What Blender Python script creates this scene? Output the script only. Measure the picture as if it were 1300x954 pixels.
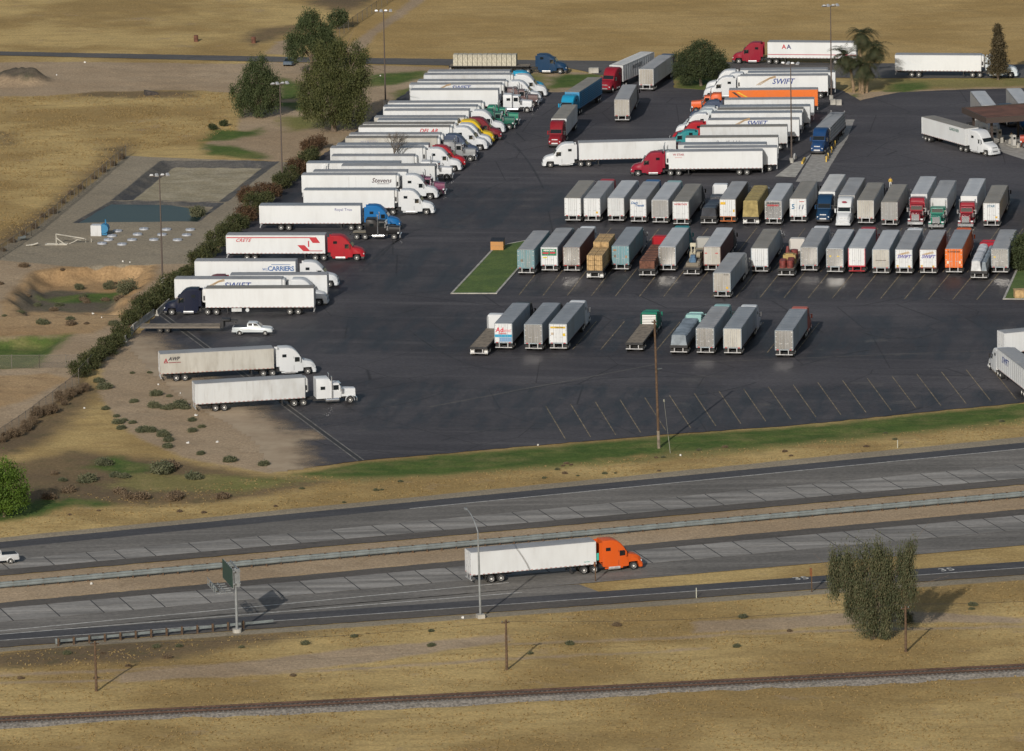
import bpy, bmesh, math, random
import numpy as np
from mathutils import Vector, Matrix, Euler

random.seed(7); RNG = np.random.default_rng(7)
for o in list(bpy.data.objects):
    bpy.data.objects.remove(o)
SC = bpy.context.scene
COL = SC.collection
R = math.radians

# ------------------------------------------------------------------ camera, sky, sun, exposure
CAM_H, PITCH, ROLL, FPX, IMW, IMH = 192.0, R(11.59), R(1.1), 8580.0, 1300.0, 954.0
CAM_Y = -CAM_H / math.tan(PITCH)
CAM = Vector((0, CAM_Y, CAM_H))
_F = Vector((0, math.cos(PITCH), -math.sin(PITCH)))
_R0, _U0 = Vector((1, 0, 0)), Vector((0, math.sin(PITCH), math.cos(PITCH)))
_R = _R0 * math.cos(ROLL) - _U0 * math.sin(ROLL)
_U = _R0 * math.sin(ROLL) + _U0 * math.cos(ROLL)
cam = bpy.data.cameras.new('camera')
cam.sensor_width = 36.0
cam.lens = 36.0 * FPX / IMW
cam.clip_start, cam.clip_end = 10.0, 30000.0
cam_o = bpy.data.objects.new('camera', cam); COL.objects.link(cam_o)
cam_o.matrix_world = Matrix(((_R.x, _U.x, -_F.x, CAM.x), (_R.y, _U.y, -_F.y, CAM.y), (_R.z, _U.z, -_F.z, CAM.z), (0, 0, 0, 1)))
SC.camera = cam_o

SUN_AZ, SUN_EL = 17.5, 24.5          # light travels towards this azimuth (clockwise from +Y)
W = bpy.data.worlds.new('World'); SC.world = W; W.use_nodes = True
nt = W.node_tree; nt.nodes.clear()
sky = nt.nodes.new('ShaderNodeTexSky'); sky.sky_type = 'NISHITA'; sky.sun_disc = False
sky.sun_elevation = R(SUN_EL); sky.sun_rotation = R(SUN_AZ + 180); sky.altitude = 100
sky.air_density = 1.3; sky.dust_density = 2.5; sky.ozone_density = 1.0
bg = nt.nodes.new('ShaderNodeBackground'); bg.inputs['Strength'].default_value = 0.07
wo = nt.nodes.new('ShaderNodeOutputWorld')
nt.links.new(sky.outputs[0], bg.inputs[0]); nt.links.new(bg.outputs[0], wo.inputs[0])
sun = bpy.data.lights.new('sun', 'SUN'); sun.energy = 3.2; sun.angle = R(0.5); sun.color = (1.0, 0.955, 0.885)
sun_o = bpy.data.objects.new('sun', sun); COL.objects.link(sun_o)
_d = Vector((math.sin(R(SUN_AZ)) * math.cos(R(SUN_EL)), math.cos(R(SUN_AZ)) * math.cos(R(SUN_EL)), -math.sin(R(SUN_EL))))
sun_o.rotation_euler = _d.to_track_quat('-Z', 'Y').to_euler(); sun_o.location = (-60, -200, 120)
SC.view_settings.view_transform = 'Standard'; SC.view_settings.look = 'None'
SC.view_settings.exposure = 0.10; SC.view_settings.gamma = 1.0
SC.render.engine = 'CYCLES'; SC.cycles.blur_glossy = 0.2; SC.cycles.caustics_reflective = True

def G(px, py, z=0.0):
    """survey helper: photograph pixel -> point of the level plane at height z, in metres"""
    d = _F + _R * ((px - IMW / 2) / FPX) + _U * ((IMH / 2 - py) / FPX)
    t = (z - CAM.z) / d.z
    return CAM + d * t
def G2(px, py): 
    p = G(px, py); return (p.x, p.y)
def scale_at(px, py):
    p = G(px, py); return FPX / (p - CAM).dot(_F)

# ------------------------------------------------------------------ materials
MATS = {}
def _mat(name):
    m = bpy.data.materials.new(name); m.use_nodes = True
    n = m.node_tree.nodes; b = n.get('Principled BSDF')
    return m, m.node_tree, b
def _noise(t, scale, detail=4, rough=0.55, vec=None, dim=None):
    n = t.nodes.new('ShaderNodeTexNoise'); n.inputs['Scale'].default_value = scale
    n.inputs['Detail'].default_value = detail; n.inputs['Roughness'].default_value = rough
    if vec is not None: t.links.new(vec, n.inputs['Vector'])
    return n.outputs['Fac']
def _ramp(t, fac, lo, hi, a=0.0, b=1.0):
    n = t.nodes.new('ShaderNodeMapRange'); n.inputs['From Min'].default_value = lo; n.inputs['From Max'].default_value = hi
    n.inputs['To Min'].default_value = a; n.inputs['To Max'].default_value = b; n.interpolation_type = 'SMOOTHSTEP'
    t.links.new(fac, n.inputs['Value']); return n.outputs['Result']
def _mix(t, fac, a, b, mode='MIX'):
    n = t.nodes.new('ShaderNodeMix'); n.data_type = 'RGBA'; n.blend_type = mode
    for s, v in ((n.inputs[0], fac), (n.inputs[6], a), (n.inputs[7], b)):
        if isinstance(v, (tuple, list)): s.default_value = (*v[:3], 1)
        elif isinstance(v, (int, float)): s.default_value = v
        else: t.links.new(v, s)
    return n.outputs[2]
def _math(t, op, a, b=0.0):
    n = t.nodes.new('ShaderNodeMath'); n.operation = op
    for s, v in ((n.inputs[0], a), (n.inputs[1], b)):
        if isinstance(v, (int, float)): s.default_value = v
        else: t.links.new(v, s)
    return n.outputs[0]
def _coord(t, which='Object', scale=(1, 1, 1), rz=0.0):
    c = t.nodes.new('ShaderNodeTexCoord'); m = t.nodes.new('ShaderNodeMapping')
    m.inputs['Scale'].default_value = scale; m.inputs['Rotation'].default_value = (0, 0, rz)
    t.links.new(c.outputs[which], m.inputs['Vector']); return m.outputs[0]
def _ocoord(t, scale):
    """object coordinates shifted by a different amount on every object"""
    c = t.nodes.new('ShaderNodeTexCoord'); oi = t.nodes.new('ShaderNodeObjectInfo')
    k = _math(t, 'MULTIPLY', oi.outputs['Random'], 173.0)
    cx = t.nodes.new('ShaderNodeCombineXYZ'); t.links.new(k, cx.inputs[0]); t.links.new(k, cx.inputs[1])
    a = t.nodes.new('ShaderNodeVectorMath'); a.operation = 'ADD'; t.links.new(c.outputs['Object'], a.inputs[0]); t.links.new(cx.outputs[0], a.inputs[1])
    m = t.nodes.new('ShaderNodeMapping'); m.inputs['Scale'].default_value = scale; t.links.new(a.outputs[0], m.inputs['Vector']); return m.outputs[0]
def _bump(t, b, h, strength, dist):
    n = t.nodes.new('ShaderNodeBump'); n.inputs['Strength'].default_value = strength; n.inputs['Distance'].default_value = dist
    t.links.new(h, n.inputs['Height']); t.links.new(n.outputs[0], b.inputs['Normal'])

def paint(col, rough=0.45, metal=0.0, dirt=0.0, dcol=(0.20, 0.17, 0.13), key=None, scale=0.9, coat=0.0, spec=0.4):
    k = ('paint', tuple(round(c, 3) for c in col), rough, metal, dirt, dcol, scale, coat, spec)
    if k in MATS: return MATS[k]
    m, t, b = _mat('paint_%d' % len(MATS))
    b.inputs['Roughness'].default_value = rough; b.inputs['Metallic'].default_value = metal
    b.inputs['Coat Weight'].default_value = coat; b.inputs['Specular IOR Level'].default_value = spec
    if dirt > 0:
        v = _ocoord(t, (0.5 * scale, 0.5 * scale, 0.2 * scale))
        v2 = _ocoord(t, (4 * scale, 4 * scale, 0.4 * scale))
        f = _math(t, 'MULTIPLY', _ramp(t, _noise(t, 1.0, 5, 0.6, v), 0.38, 0.72), dirt)
        f2 = _math(t, 'MULTIPLY', _ramp(t, _noise(t, 1.0, 3, 0.6, v2), 0.5, 0.8), dirt * 0.7)
        c = _mix(t, f, col, dcol); c = _mix(t, f2, c, dcol)
        t.links.new(c, b.inputs['Base Color'])
        t.links.new(_ramp(t, f, 0, 1, rough, min(1, rough + 0.3)), b.inputs['Roughness'])
    else:
        b.inputs['Base Color'].default_value = (*col, 1)
    MATS[k] = m; return m
def simple(name, col, rough=0.7, metal=0.0, nscale=0.0, amt=0.3):
    k = ('s', name)
    if k in MATS: return MATS[k]
    m, t, b = _mat(name); b.inputs['Roughness'].default_value = rough; b.inputs['Metallic'].default_value = metal
    if nscale:
        f = _ramp(t, _noise(t, nscale, 5, 0.6, _coord(t)), 0.3, 0.7)
        c = _mix(t, f, tuple(x * (1 - amt) for x in col), tuple(min(1, x * (1 + amt)) for x in col))
        t.links.new(c, b.inputs['Base Color'])
    else: b.inputs['Base Color'].default_value = (*col, 1)
    MATS[k] = m; return m

M = {}
M['tyre'] = simple('tyre_rubber', (0.02, 0.02, 0.021), 0.85)
M['rim'] = simple('rim_steel', (0.74, 0.73, 0.70), 0.45, 0.05)
M['chrome'] = simple('chrome', (0.75, 0.76, 0.78), 0.22, 0.9)
M['alu'] = simple('aluminium', (0.46, 0.465, 0.475), 0.45, 0.35, 2.0, 0.2)
M['frame'] = simple('chassis_black', (0.022, 0.022, 0.024), 0.7, 0, 1.5, 0.4)
M['glass'] = simple('cab_glass', (0.012, 0.016, 0.018), 0.06)
M['black'] = simple('black_plastic', (0.018, 0.018, 0.02), 0.5)
M['lamp'] = simple('headlamp_lens', (0.7, 0.72, 0.74), 0.12, 0.2)
M['redlamp'] = simple('tail_lamp_red', (0.45, 0.02, 0.02), 0.3)
M['rubber'] = simple('mudflap', (0.03, 0.03, 0.03), 0.8)
M['whiteflap'] = simple('mudflap_white', (0.7, 0.7, 0.68), 0.6)
M['wood'] = simple('pole_wood', (0.095, 0.058, 0.034), 0.85, 0, 3.0, 0.35)
M['deckwood'] = simple('deck_wood', (0.20, 0.165, 0.125), 0.85, 0, 1.4, 0.35)
M['galv'] = simple('galvanised', (0.155, 0.178, 0.182), 0.6, 0.1, 0.6, 0.25)
M['concrete'] = simple('concrete', (0.30, 0.285, 0.26), 0.9, 0, 1.1, 0.22)
M['kerb'] = simple('kerb_concrete', (0.36, 0.345, 0.31), 0.9, 0, 0.8, 0.25)
M['lineY'] = simple('paint_yellow_faded', (0.21, 0.165, 0.10), 0.8, 0, 0.7, 0.6)
M['lineW'] = simple('paint_white_road', (0.50, 0.49, 0.46), 0.8, 0, 1.6, 0.3)
M['rust'] = simple('rust_steel', (0.13, 0.055, 0.035), 0.85, 0, 2.0, 0.4)
M['rail'] = simple('rail_steel', (0.10, 0.06, 0.045), 0.6, 0.4, 1, 0.3)
M['tie'] = simple('rail_tie', (0.075, 0.055, 0.042), 0.9, 0, 2.0, 0.4)

def asphalt(name, c0, c1, streak=0.3, rz=0.0, big=0.035, cracks=False):
    m, t, b = _mat(name); b.inputs['Roughness'].default_value = 0.82
    b.inputs['Specular IOR Level'].default_value = 0.3
    v = _coord(t, 'Object'); vs = _coord(t, 'Object', (0.03, 0.45, 1), rz)
    f = _ramp(t, _noise(t, big, 6, 0.62, v), 0.32, 0.68)
    c = _mix(t, f, c0, c1)
    s = _ramp(t, _noise(t, 1.0, 4, 0.6, vs), 0.42, 0.72)
    c = _mix(t, _math(t, 'MULTIPLY', s, streak), c, tuple(x * 1.55 for x in c1))
    g = _ramp(t, _noise(t, 1.6, 6, 0.75, v), 0.3, 0.75, 0.78, 1.22)
    c = _mix(t, 1.0, c, g, 'MULTIPLY')
    st = _ramp(t, _noise(t, 0.22, 4, 0.6, v), 0.60, 0.74)
    c = _mix(t, _math(t, 'MULTIPLY', st, 0.45), c, tuple(x * 0.45 for x in c0))
    if cracks:
        vo = t.nodes.new('ShaderNodeTexVoronoi'); vo.feature = 'DISTANCE_TO_EDGE'; vo.inputs['Scale'].default_value = 0.07
        nz = t.nodes.new('ShaderNodeTexNoise'); nz.inputs['Scale'].default_value = 0.3
        ad = _mix(t, 0.35, v, nz.outputs['Color'], 'LINEAR_LIGHT'); t.links.new(ad, vo.inputs['Vector'])
        cr = _ramp(t, vo.outputs['Distance'], 0.0, 0.006, 1, 0)
        c = _mix(t, _math(t, 'MULTIPLY', cr, 0.6), c, (0.02, 0.02, 0.022))
    t.links.new(c, b.inputs['Base Color'])
    _bump(t, b, _noise(t, 6.0, 3, 0.6, v), 0.35, 0.03)
    return m
def lot_asphalt():
    m, t, b = _mat('lot_asphalt'); b.inputs['Roughness'].default_value = 0.78; b.inputs['Specular IOR Level'].default_value = 0.3
    v = _coord(t, 'Object'); vr = _coord(t, 'Object', (1, 1, 1), R(9.0))          # lot axes
    sx = t.nodes.new('ShaderNodeSeparateXYZ'); t.links.new(vr, sx.inputs[0]); Y = sx.outputs[1]
    warp = _math(t, 'MULTIPLY', _math(t, 'SUBTRACT', _noise(t, 0.08, 3, 0.6, v), 0.5), 14.0); Y = _math(t, 'ADD', Y, warp)
    def along(sc): 
        mp = t.nodes.new('ShaderNodeMapping'); mp.inputs['Scale'].default_value = sc; t.links.new(vr, mp.inputs['Vector']); return mp.outputs[0]
    big = _ramp(t, _noise(t, 0.020, 6, 0.65, v), 0.34, 0.66)
    c = _mix(t, big, (0.047, 0.0440, 0.0500), (0.080, 0.0750, 0.0815))
    # driving wear runs across the lot, stains run along the bays
    lane = _ramp(t, _noise(t, 1.0, 5, 0.62, along((0.018, 0.30, 1))), 0.47, 0.70)
    c = _mix(t, _math(t, 'MULTIPLY', lane, 0.55), c, (0.112, 0.104, 0.108))
    patch = _ramp(t, _noise(t, 0.055, 5, 0.7, v), 0.60, 0.70)
    c = _mix(t, _math(t, 'MULTIPLY', patch, 0.35), c, (0.125, 0.115, 0.106))
    bay = None
    for lo, hi in BAYS:
        q = _math(t, 'MULTIPLY', _ramp(t, Y, lo - 3, lo + 2), _ramp(t, Y, hi - 2, hi + 3, 1, 0)); bay = q if bay is None else _math(t, 'MAXIMUM', bay, q)
    oil = _ramp(t, _noise(t, 1.0, 4, 0.6, along((0.30, 0.06, 1))), 0.40, 0.66)
    oilf = _math(t, 'MULTIPLY', bay, _math(t, 'ADD', _math(t, 'MULTIPLY', oil, 0.62), 0.16))
    c = _mix(t, oilf, c, (0.0165, 0.016, 0.018))
    drip = _math(t, 'MULTIPLY', _ramp(t, _noise(t, 0.55, 5, 0.7, v), 0.62, 0.72), _math(t, 'ADD', _math(t, 'MULTIPLY', bay, 0.5), 0.18))
    c = _mix(t, drip, c, (0.012, 0.012, 0.013))
    dust = _math(t, 'MULTIPLY', bay, _ramp(t, _noise(t, 0.16, 5, 0.65, v), 0.60, 0.74, 0, 0.5))
    c = _mix(t, dust, c, (0.125, 0.115, 0.10))
    g = _ramp(t, _noise(t, 1.7, 6, 0.75, v), 0.28, 0.75, 0.76, 1.24)
    c = _mix(t, 1.0, c, g, 'MULTIPLY')
    vo = t.nodes.new('ShaderNodeTexVoronoi'); vo.feature = 'DISTANCE_TO_EDGE'; vo.inputs['Scale'].default_value = 0.06
    nz = t.nodes.new('ShaderNodeTexNoise'); nz.inputs['Scale'].default_value = 0.3
    t.links.new(_mix(t, 0.35, v, nz.outputs['Color'], 'LINEAR_LIGHT'), vo.inputs['Vector'])
    cr = _ramp(t, vo.outputs['Distance'], 0.0, 0.008, 1, 0)
    c = _mix(t, _math(t, 'MULTIPLY', cr, 0.65), c, (0.014, 0.014, 0.015))
    t.links.new(c, b.inputs['Base Color']); t.links.new(_ramp(t, oilf, 0, 0.7, 0.80, 0.55), b.inputs['Roughness'])
    _bump(t, b, _noise(t, 6.0, 3, 0.6, v), 0.35, 0.03); return m
def _lotv(px, py): 
    p = G(px, py); return p.x * math.sin(R(9.0)) + p.y * math.cos(R(9.0))
BAYS = [(_lotv(800, 290), _lotv(800, 240)), (_lotv(850, 376), _lotv(850, 318)), (_lotv(850, 452), _lotv(850, 398)), (_lotv(1000, 545), _lotv(1000, 492)), (_lotv(600, 545), _lotv(600, 540))]
M['lot'] = lot_asphalt()
M['road'] = asphalt('road_asphalt', (0.085, 0.080, 0.078), (0.115, 0.108, 0.102), 0.3, R(5))
M['hwdark'] = asphalt('shoulder_asphalt', (0.058, 0.057, 0.062), (0.076, 0.074, 0.078), 0.3, R(-17.4))
M['hwlane'] = asphalt('overlay_asphalt', (0.125, 0.116, 0.105), (0.175, 0.162, 0.146), 0.5, R(-17.4), 0.05)
M['hwbrown'] = asphalt('inner_shoulder', (0.085, 0.075, 0.066), (0.115, 0.102, 0.09), 0.3, R(-17.4))
M['joint'] = simple('joint_tar', (0.030, 0.029, 0.030), 0.8)
def slabmat(name, c):
    m, t, b = _mat(name); b.inputs['Roughness'].default_value = 0.9
    c_ = t.nodes.new('ShaderNodeNewGeometry')
    mp = t.nodes.new('ShaderNodeMapping'); mp.inputs['Rotation'].default_value = (0, 0, R(-17.4)); mp.inputs['Scale'].default_value = (0.03, 0.36, 1)
    t.links.new(c_.outputs['Position'], mp.inputs['Vector'])
    f = _ramp(t, _noise(t, 1.0, 5, 0.6, mp.outputs[0]), 0.3, 0.7)
    oi = t.nodes.new('ShaderNodeObjectInfo')
    k = _math(t, 'ADD', _math(t, 'MULTIPLY', oi.outputs['Random'], 0.26), 0.86)
    cc = _mix(t, f, tuple(x * 0.52 for x in c), tuple(x * 1.2 for x in c))
    cc = _mix(t, 1.0, cc, k, 'MULTIPLY')
    g = _ramp(t, _noise(t, 1.4, 5, 0.7, c_.outputs['Position']), 0.3, 0.7, 0.86, 1.12)
    cc = _mix(t, 1.0, cc, g, 'MULTIPLY')
    t.links.new(cc, b.inputs['Base Color']); return m
M['slab'] = slabmat('slab_concrete', (0.265, 0.25, 0.23))

def leafmat(name, c0, c1, c2=None, sub=0.25):
    m, t, b = _mat(name); b.inputs['Roughness'].default_value = 0.65; b.inputs['Specular IOR Level'].default_value = 0.25
    g = t.nodes.new('ShaderNodeNewGeometry')
    f = _ramp(t, _noise(t, 0.5, 4, 0.6, g.outputs['Position']), 0.3, 0.7)
    c = _mix(t, f, c0, c1)
    rp = _ramp(t, g.outputs['Random Per Island'], 0.55, 1.0)
    c = _mix(t, _math(t, 'MULTIPLY', rp, 0.42), c, c2 if c2 else tuple(x * 1.5 for x in c1))
    t.links.new(c, b.inputs['Base Color'])
    tr = t.nodes.new('ShaderNodeBsdfTranslucent'); t.links.new(c, tr.inputs['Color'])
    ms = t.nodes.new('ShaderNodeMixShader'); ms.inputs[0].default_value = sub
    out = t.nodes.get('Material Output')
    t.links.new(b.outputs[0], ms.inputs[1]); t.links.new(tr.outputs[0], ms.inputs[2]); t.links.new(ms.outputs[0], out.inputs[0])
    return m
M['leaf_pepper'] = leafmat('leaf_pepper', (0.040, 0.058, 0.024), (0.076, 0.098, 0.040), (0.115, 0.13, 0.055))
M['leaf_olive'] = leafmat('leaf_olive', (0.050, 0.062, 0.022), (0.098, 0.108, 0.038), (0.155, 0.15, 0.06))
M['leaf_euc'] = leafmat('leaf_euc', (0.064, 0.078, 0.040), (0.115, 0.124, 0.066), (0.23, 0.17, 0.105))
M['leaf_round'] = leafmat('leaf_round', (0.035, 0.050, 0.022), (0.070, 0.088, 0.038), (0.11, 0.12, 0.05))
M['leaf_bright'] = leafmat('leaf_bright', (0.055, 0.10, 0.015), (0.10, 0.17, 0.022), (0.15, 0.22, 0.04))
M['leaf_hedge'] = leafmat('leaf_hedge', (0.046, 0.058, 0.022), (0.084, 0.092, 0.036), (0.14, 0.12, 0.055))
M['leaf_hedge_red'] = leafmat('leaf_hedge_red', (0.085, 0.050, 0.028), (0.13, 0.082, 0.045), (0.18, 0.10, 0.06))
M['leaf_palm'] = leafmat('leaf_palm', (0.035, 0.046, 0.022), (0.070, 0.080, 0.040), (0.13, 0.10, 0.05))
M['leaf_conifer'] = leafmat('leaf_conifer', (0.050, 0.042, 0.022), (0.085, 0.068, 0.036), (0.12, 0.085, 0.045), 0.1)
M['leaf_weed'] = leafmat('leaf_weed', (0.095, 0.108, 0.062), (0.15, 0.155, 0.088), (0.2, 0.18, 0.11))
M['leaf_dry'] = leafmat('leaf_dry', (0.14, 0.10, 0.065), (0.21, 0.155, 0.10))
M['grass_dry'] = leafmat('grass_dry', (0.40, 0.285, 0.125), (0.46, 0.335, 0.155), (0.50, 0.37, 0.19), 0.5)
M['bark'] = simple('bark', (0.12, 0.09, 0.065), 0.9, 0, 2.0, 0.4)
M['palmbark'] = simple('palm_bark', (0.23, 0.165, 0.10), 0.9, 0, 3.0, 0.4)

# ------------------------------------------------------------------ mesh helpers
def np_mesh(name, v, f):
    v = np.asarray(v, np.float32); f = np.asarray(f, np.int32)
    me = bpy.data.meshes.new(name); k = f.shape[1]
    me.vertices.add(len(v)); me.vertices.foreach_set('co', v.ravel())
    me.loops.add(f.size); me.loops.foreach_set('vertex_index', f.ravel())
    me.polygons.add(len(f)); me.polygons.foreach_set('loop_start', np.arange(0, f.size, k, dtype=np.int32))
    me.update(calc_edges=True); return me

class MB:
    def __init__(s): s.v, s.f, s.m = [], [], []; s.mi = 0
    def quad(s, *p):
        i = len(s.v); s.v += [tuple(q) for q in p]; s.f.append(tuple(range(i, i + len(p)))); s.m.append(s.mi); return s
    def box(s, x0, x1, y0, y1, z0, z1):
        i = len(s.v)
        s.v += [(x, y, z) for z in (z0, z1) for y in (y0, y1) for x in (x0, x1)]
        for q in ((0, 2, 3, 1), (4, 5, 7, 6), (0, 1, 5, 4), (2, 6, 7, 3), (0, 4, 6, 2), (1, 3, 7, 5)):
            s.f.append(tuple(i + k for k in q)); s.m.append(s.mi)
        return s
    def rings(s, rs, caps=True):
        n = len(rs[0]); i0 = len(s.v)
        for r in rs: s.v += [tuple(p) for p in r]
        for a in range(len(rs) - 1):
            for k in range(n):
                p, q = i0 + a * n, i0 + (a + 1) * n; k2 = (k + 1) % n
                s.f.append((p + k, p + k2, q + k2, q + k)); s.m.append(s.mi)
        if caps:
            s.f.append(tuple(i0 + k for k in range(n))[::-1]); s.m.append(s.mi)
            b = i0 + (len(rs) - 1) * n
            s.f.append(tuple(b + k for k in range(n))); s.m.append(s.mi)
        return s
    def cyl(s, p0, p1, r0, r1=None, n=8):
        if r1 is None: r1 = r0
        p0, p1 = Vector(p0), Vector(p1); d = (p1 - p0)
        if d.length < 1e-6: return s
        d.normalize(); a = d.orthogonal().normalized(); b = d.cross(a)
        ring = lambda c, r: [c + a * (r * math.cos(2 * math.pi * k / n)) + b * (r * math.sin(2 * math.pi * k / n)) for k in range(n)]
        return s.rings([ring(p0, r0), ring(p1, r1)])
    def lathe_y(s, prof, n=20):
        """prof: (y, r) pairs about the Y axis"""
        rs = [[(r * math.cos(-2 * math.pi * k / n), y, r * math.sin(-2 * math.pi * k / n)) for k in range(n)] for y, r in prof]
        return s.rings(rs)
    def prism(s, pts, y0, y1):
        """side profile (x, z) extruded across y"""
        return s.rings([[(x, y0, z) for x, z in pts], [(x, y1, z) for x, z in pts]])
    def loft(s, secs):
        """secs: (x, z0, z1, hw_bottom, hw_top, chamfer)"""
        rs = []
        for x, z0, z1, h0, h1, c in secs:
            rs.append([(x, -h0, z0), (x, h0, z0), (x, h0, z0 + 0.45 * (z1 - z0)), (x, h1, z1 - c), (x, h1 - c * 0.4, z1 - c * 0.3), (x, h1 - c * 1.3, z1),
                       (x, -h1 + c * 1.3, z1), (x, -h1 + c * 0.4, z1 - c * 0.3), (x, -h1, z1 - c), (x, -h0, z0 + 0.45 * (z1 - z0))])
        return s.rings(rs)
    def mesh(s, name, smooth=35):
        me = bpy.data.meshes.new(name); me.from_pydata([tuple(p) for p in s.v], [], s.f)
        if s.mi or any(s.m):
            me.polygons.foreach_set('material_index', s.m)
        bm = bmesh.new(); bm.from_mesh(me); bmesh.ops.recalc_face_normals(bm, faces=bm.faces); bm.to_mesh(me); bm.free()
        if smooth:
            me.shade_smooth(); me.set_sharp_from_angle(angle=R(smooth))
        me.update(); return me

CACHE = {}
def cached(key, fn):
    if key not in CACHE: CACHE[key] = fn()
    return CACHE[key]
_dummy = simple('neutral', (0.5, 0.5, 0.5))
def part(name, me, mats, parent=None, loc=(0, 0, 0), rz=0.0, rot=None):
    if not isinstance(mats, (list, tuple)): mats = [mats]
    while len(me.materials) < len(mats): me.materials.append(_dummy)
    o = bpy.data.objects.new(name, me); COL.objects.link(o)
    for i, m in enumerate(mats):
        o.material_slots[i].link = 'OBJECT'; o.material_slots[i].material = m
    if parent is not None: o.parent = parent
    o.location = loc; o.rotation_euler = rot if rot else (0, 0, rz)
    return o
def tag(o, label, cat, group=None):
    o['label'] = label; o['category'] = cat
    if group: o['group'] = group
    return o
def thing(name, label, cat, loc, rz=0.0, group=None):
    o = bpy.data.objects.new(name, None); COL.objects.link(o); o.empty_display_size = 0.3
    o.location = loc; o.rotation_euler = (0, 0, rz); return tag(o, label, cat, group)
def struct(name, me, mats, parent=None, **k):
    o = part(name, me, mats, parent, **k)
    if parent is None: o['kind'] = 'structure'
    return o
def copy_tree(o, parent=None):
    c = o.copy(); COL.objects.link(c); c.parent = parent
    for ch in list(o.children): copy_tree(ch, c)
    return c
TXT = {}
def text_mesh(s, size, shear=0.0, spacing=1.0, bold=0.0):
    k = (s, size, shear, spacing, bold)
    if k not in TXT:
        c = bpy.data.curves.new('lettering', 'FONT'); c.body = s; c.size = size; c.shear = shear; c.space_character = spacing
        c.align_x = 'CENTER'; c.align_y = 'CENTER'; c.offset = bold; c.resolution_u = 2; c.extrude = 0.004
        o = bpy.data.objects.new('tmp', c); COL.objects.link(o)
        me = bpy.data.meshes.new_from_object(o.evaluated_get(bpy.context.evaluated_depsgraph_get()))
        bpy.data.objects.remove(o); me.materials.clear(); TXT[k] = me
    return TXT[k]
# ------------------------------------------------------------------ ground: zones, relief, one sheet to the horizon
def wp(pts): return np.array([G2(*p) for p in pts])
def sdist(P, poly):
    """signed distance (positive inside) of points P (N,2) to polygon"""
    a, b = poly, np.roll(poly, -1, 0); d = np.full(len(P), 1e9); ins = np.zeros(len(P), bool)
    for p, q in zip(a, b):
        e = q - p; w = P - p; t = np.clip((w @ e) / max(e @ e, 1e-9), 0, 1)
        d = np.minimum(d, np.hypot(*(w - t[:, None] * e).T))
        c = ((p[1] > P[:, 1]) != (q[1] > P[:, 1]))
        xs = (q[0] - p[0]) * (P[:, 1] - p[1]) / (q[1] - p[1] + 1e-12) + p[0]
        ins ^= c & (P[:, 0] < xs)
    return np.where(ins, d, -d)
def zone(P, polys, w=2.0, pad=6.0):
    out = np.zeros(len(P))
    for poly in polys:
        lo, hi = poly.min(0) - pad, poly.max(0) + pad
        k = np.where((P[:, 0] > lo[0]) & (P[:, 0] < hi[0]) & (P[:, 1] > lo[1]) & (P[:, 1] < hi[1]))[0]
        if len(k): out[k] = np.maximum(out[k], np.clip(0.5 + sdist(P[k], poly) / (2 * w), 0, 1))
    return out
def sd_max(P, polys, pad=8.0):
    out = np.full(len(P), -1e3)
    for poly in polys:
        lo, hi = poly.min(0) - pad, poly.max(0) + pad
        k = np.where((P[:, 0] > lo[0]) & (P[:, 0] < hi[0]) & (P[:, 1] > lo[1]) & (P[:, 1] < hi[1]))[0]
        if len(k): out[k] = np.maximum(out[k], sdist(P[k], poly))
    return out
class VN:
    """value noise on a lattice"""
    def __init__(s, seed): s.t = np.random.default_rng(seed).random((256, 256))
    def __call__(s, x, y):
        xi, yi = np.floor(x).astype(int), np.floor(y).astype(int); fx, fy = x - xi, y - yi
        fx, fy = fx * fx * (3 - 2 * fx), fy * fy * (3 - 2 * fy); g = lambda i, j: s.t[i % 256, j % 256]
        return (g(xi, yi) * (1 - fx) + g(xi + 1, yi) * fx) * (1 - fy) + (g(xi, yi + 1) * (1 - fx) + g(xi + 1, yi + 1) * fx) * fy
vn1, vn2, vn3 = VN(1), VN(2), VN(3)

def hwline(p0, p1):
    (x0, y0), (x1, y1) = p0, p1; s = (y1 - y0) / (x1 - x0)
    return lambda x: (x, y0 + s * (x - x0))
H = {  # freeway edge lines, read off the photograph
    'gtop': hwline((0, 683), (1250, 559.5)), 'atop': hwline((0, 688.5), (1250, 567)), 'wline': hwline((0, 697), (1250, 574.8)),
    'flane': hwline((0, 707), (1250, 588)), 'fdark': hwline((0, 712), (1250, 594)), 'fbot': hwline((0, 724), (1250, 612)), 'fsh': hwline((0, 731), (1250, 619.5)),
    'rail': hwline((0, 748.5), (1250, 637)), 'nsh': hwline((0, 765.6), (1250, 651)), 'ntop': hwline((0, 772.6), (1250, 658.5)),
    'nslab': hwline((0, 790), (1250, 677)), 'nw1': hwline((0, 802.5), (1250, 687.5)), 'nbot': hwline((0, 805), (1250, 696.5)),
    'nw2': hwline((0, 805.5), (1250, 704.5)), 'rtop': hwline((0, 805.5), (1250, 716.5)), 'rdark': hwline((0, 813.5), (1250, 724.5)), 'rsh': hwline((0, 822), (1250, 733)), 'rg': hwline((0, 828), (1250, 740)),
}
XA, XB = -420, 1720
def band(a, b, x0=XA, x1=XB): return [H[a](x0), H[a](x1), H[b](x1), H[b](x0)]

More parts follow.
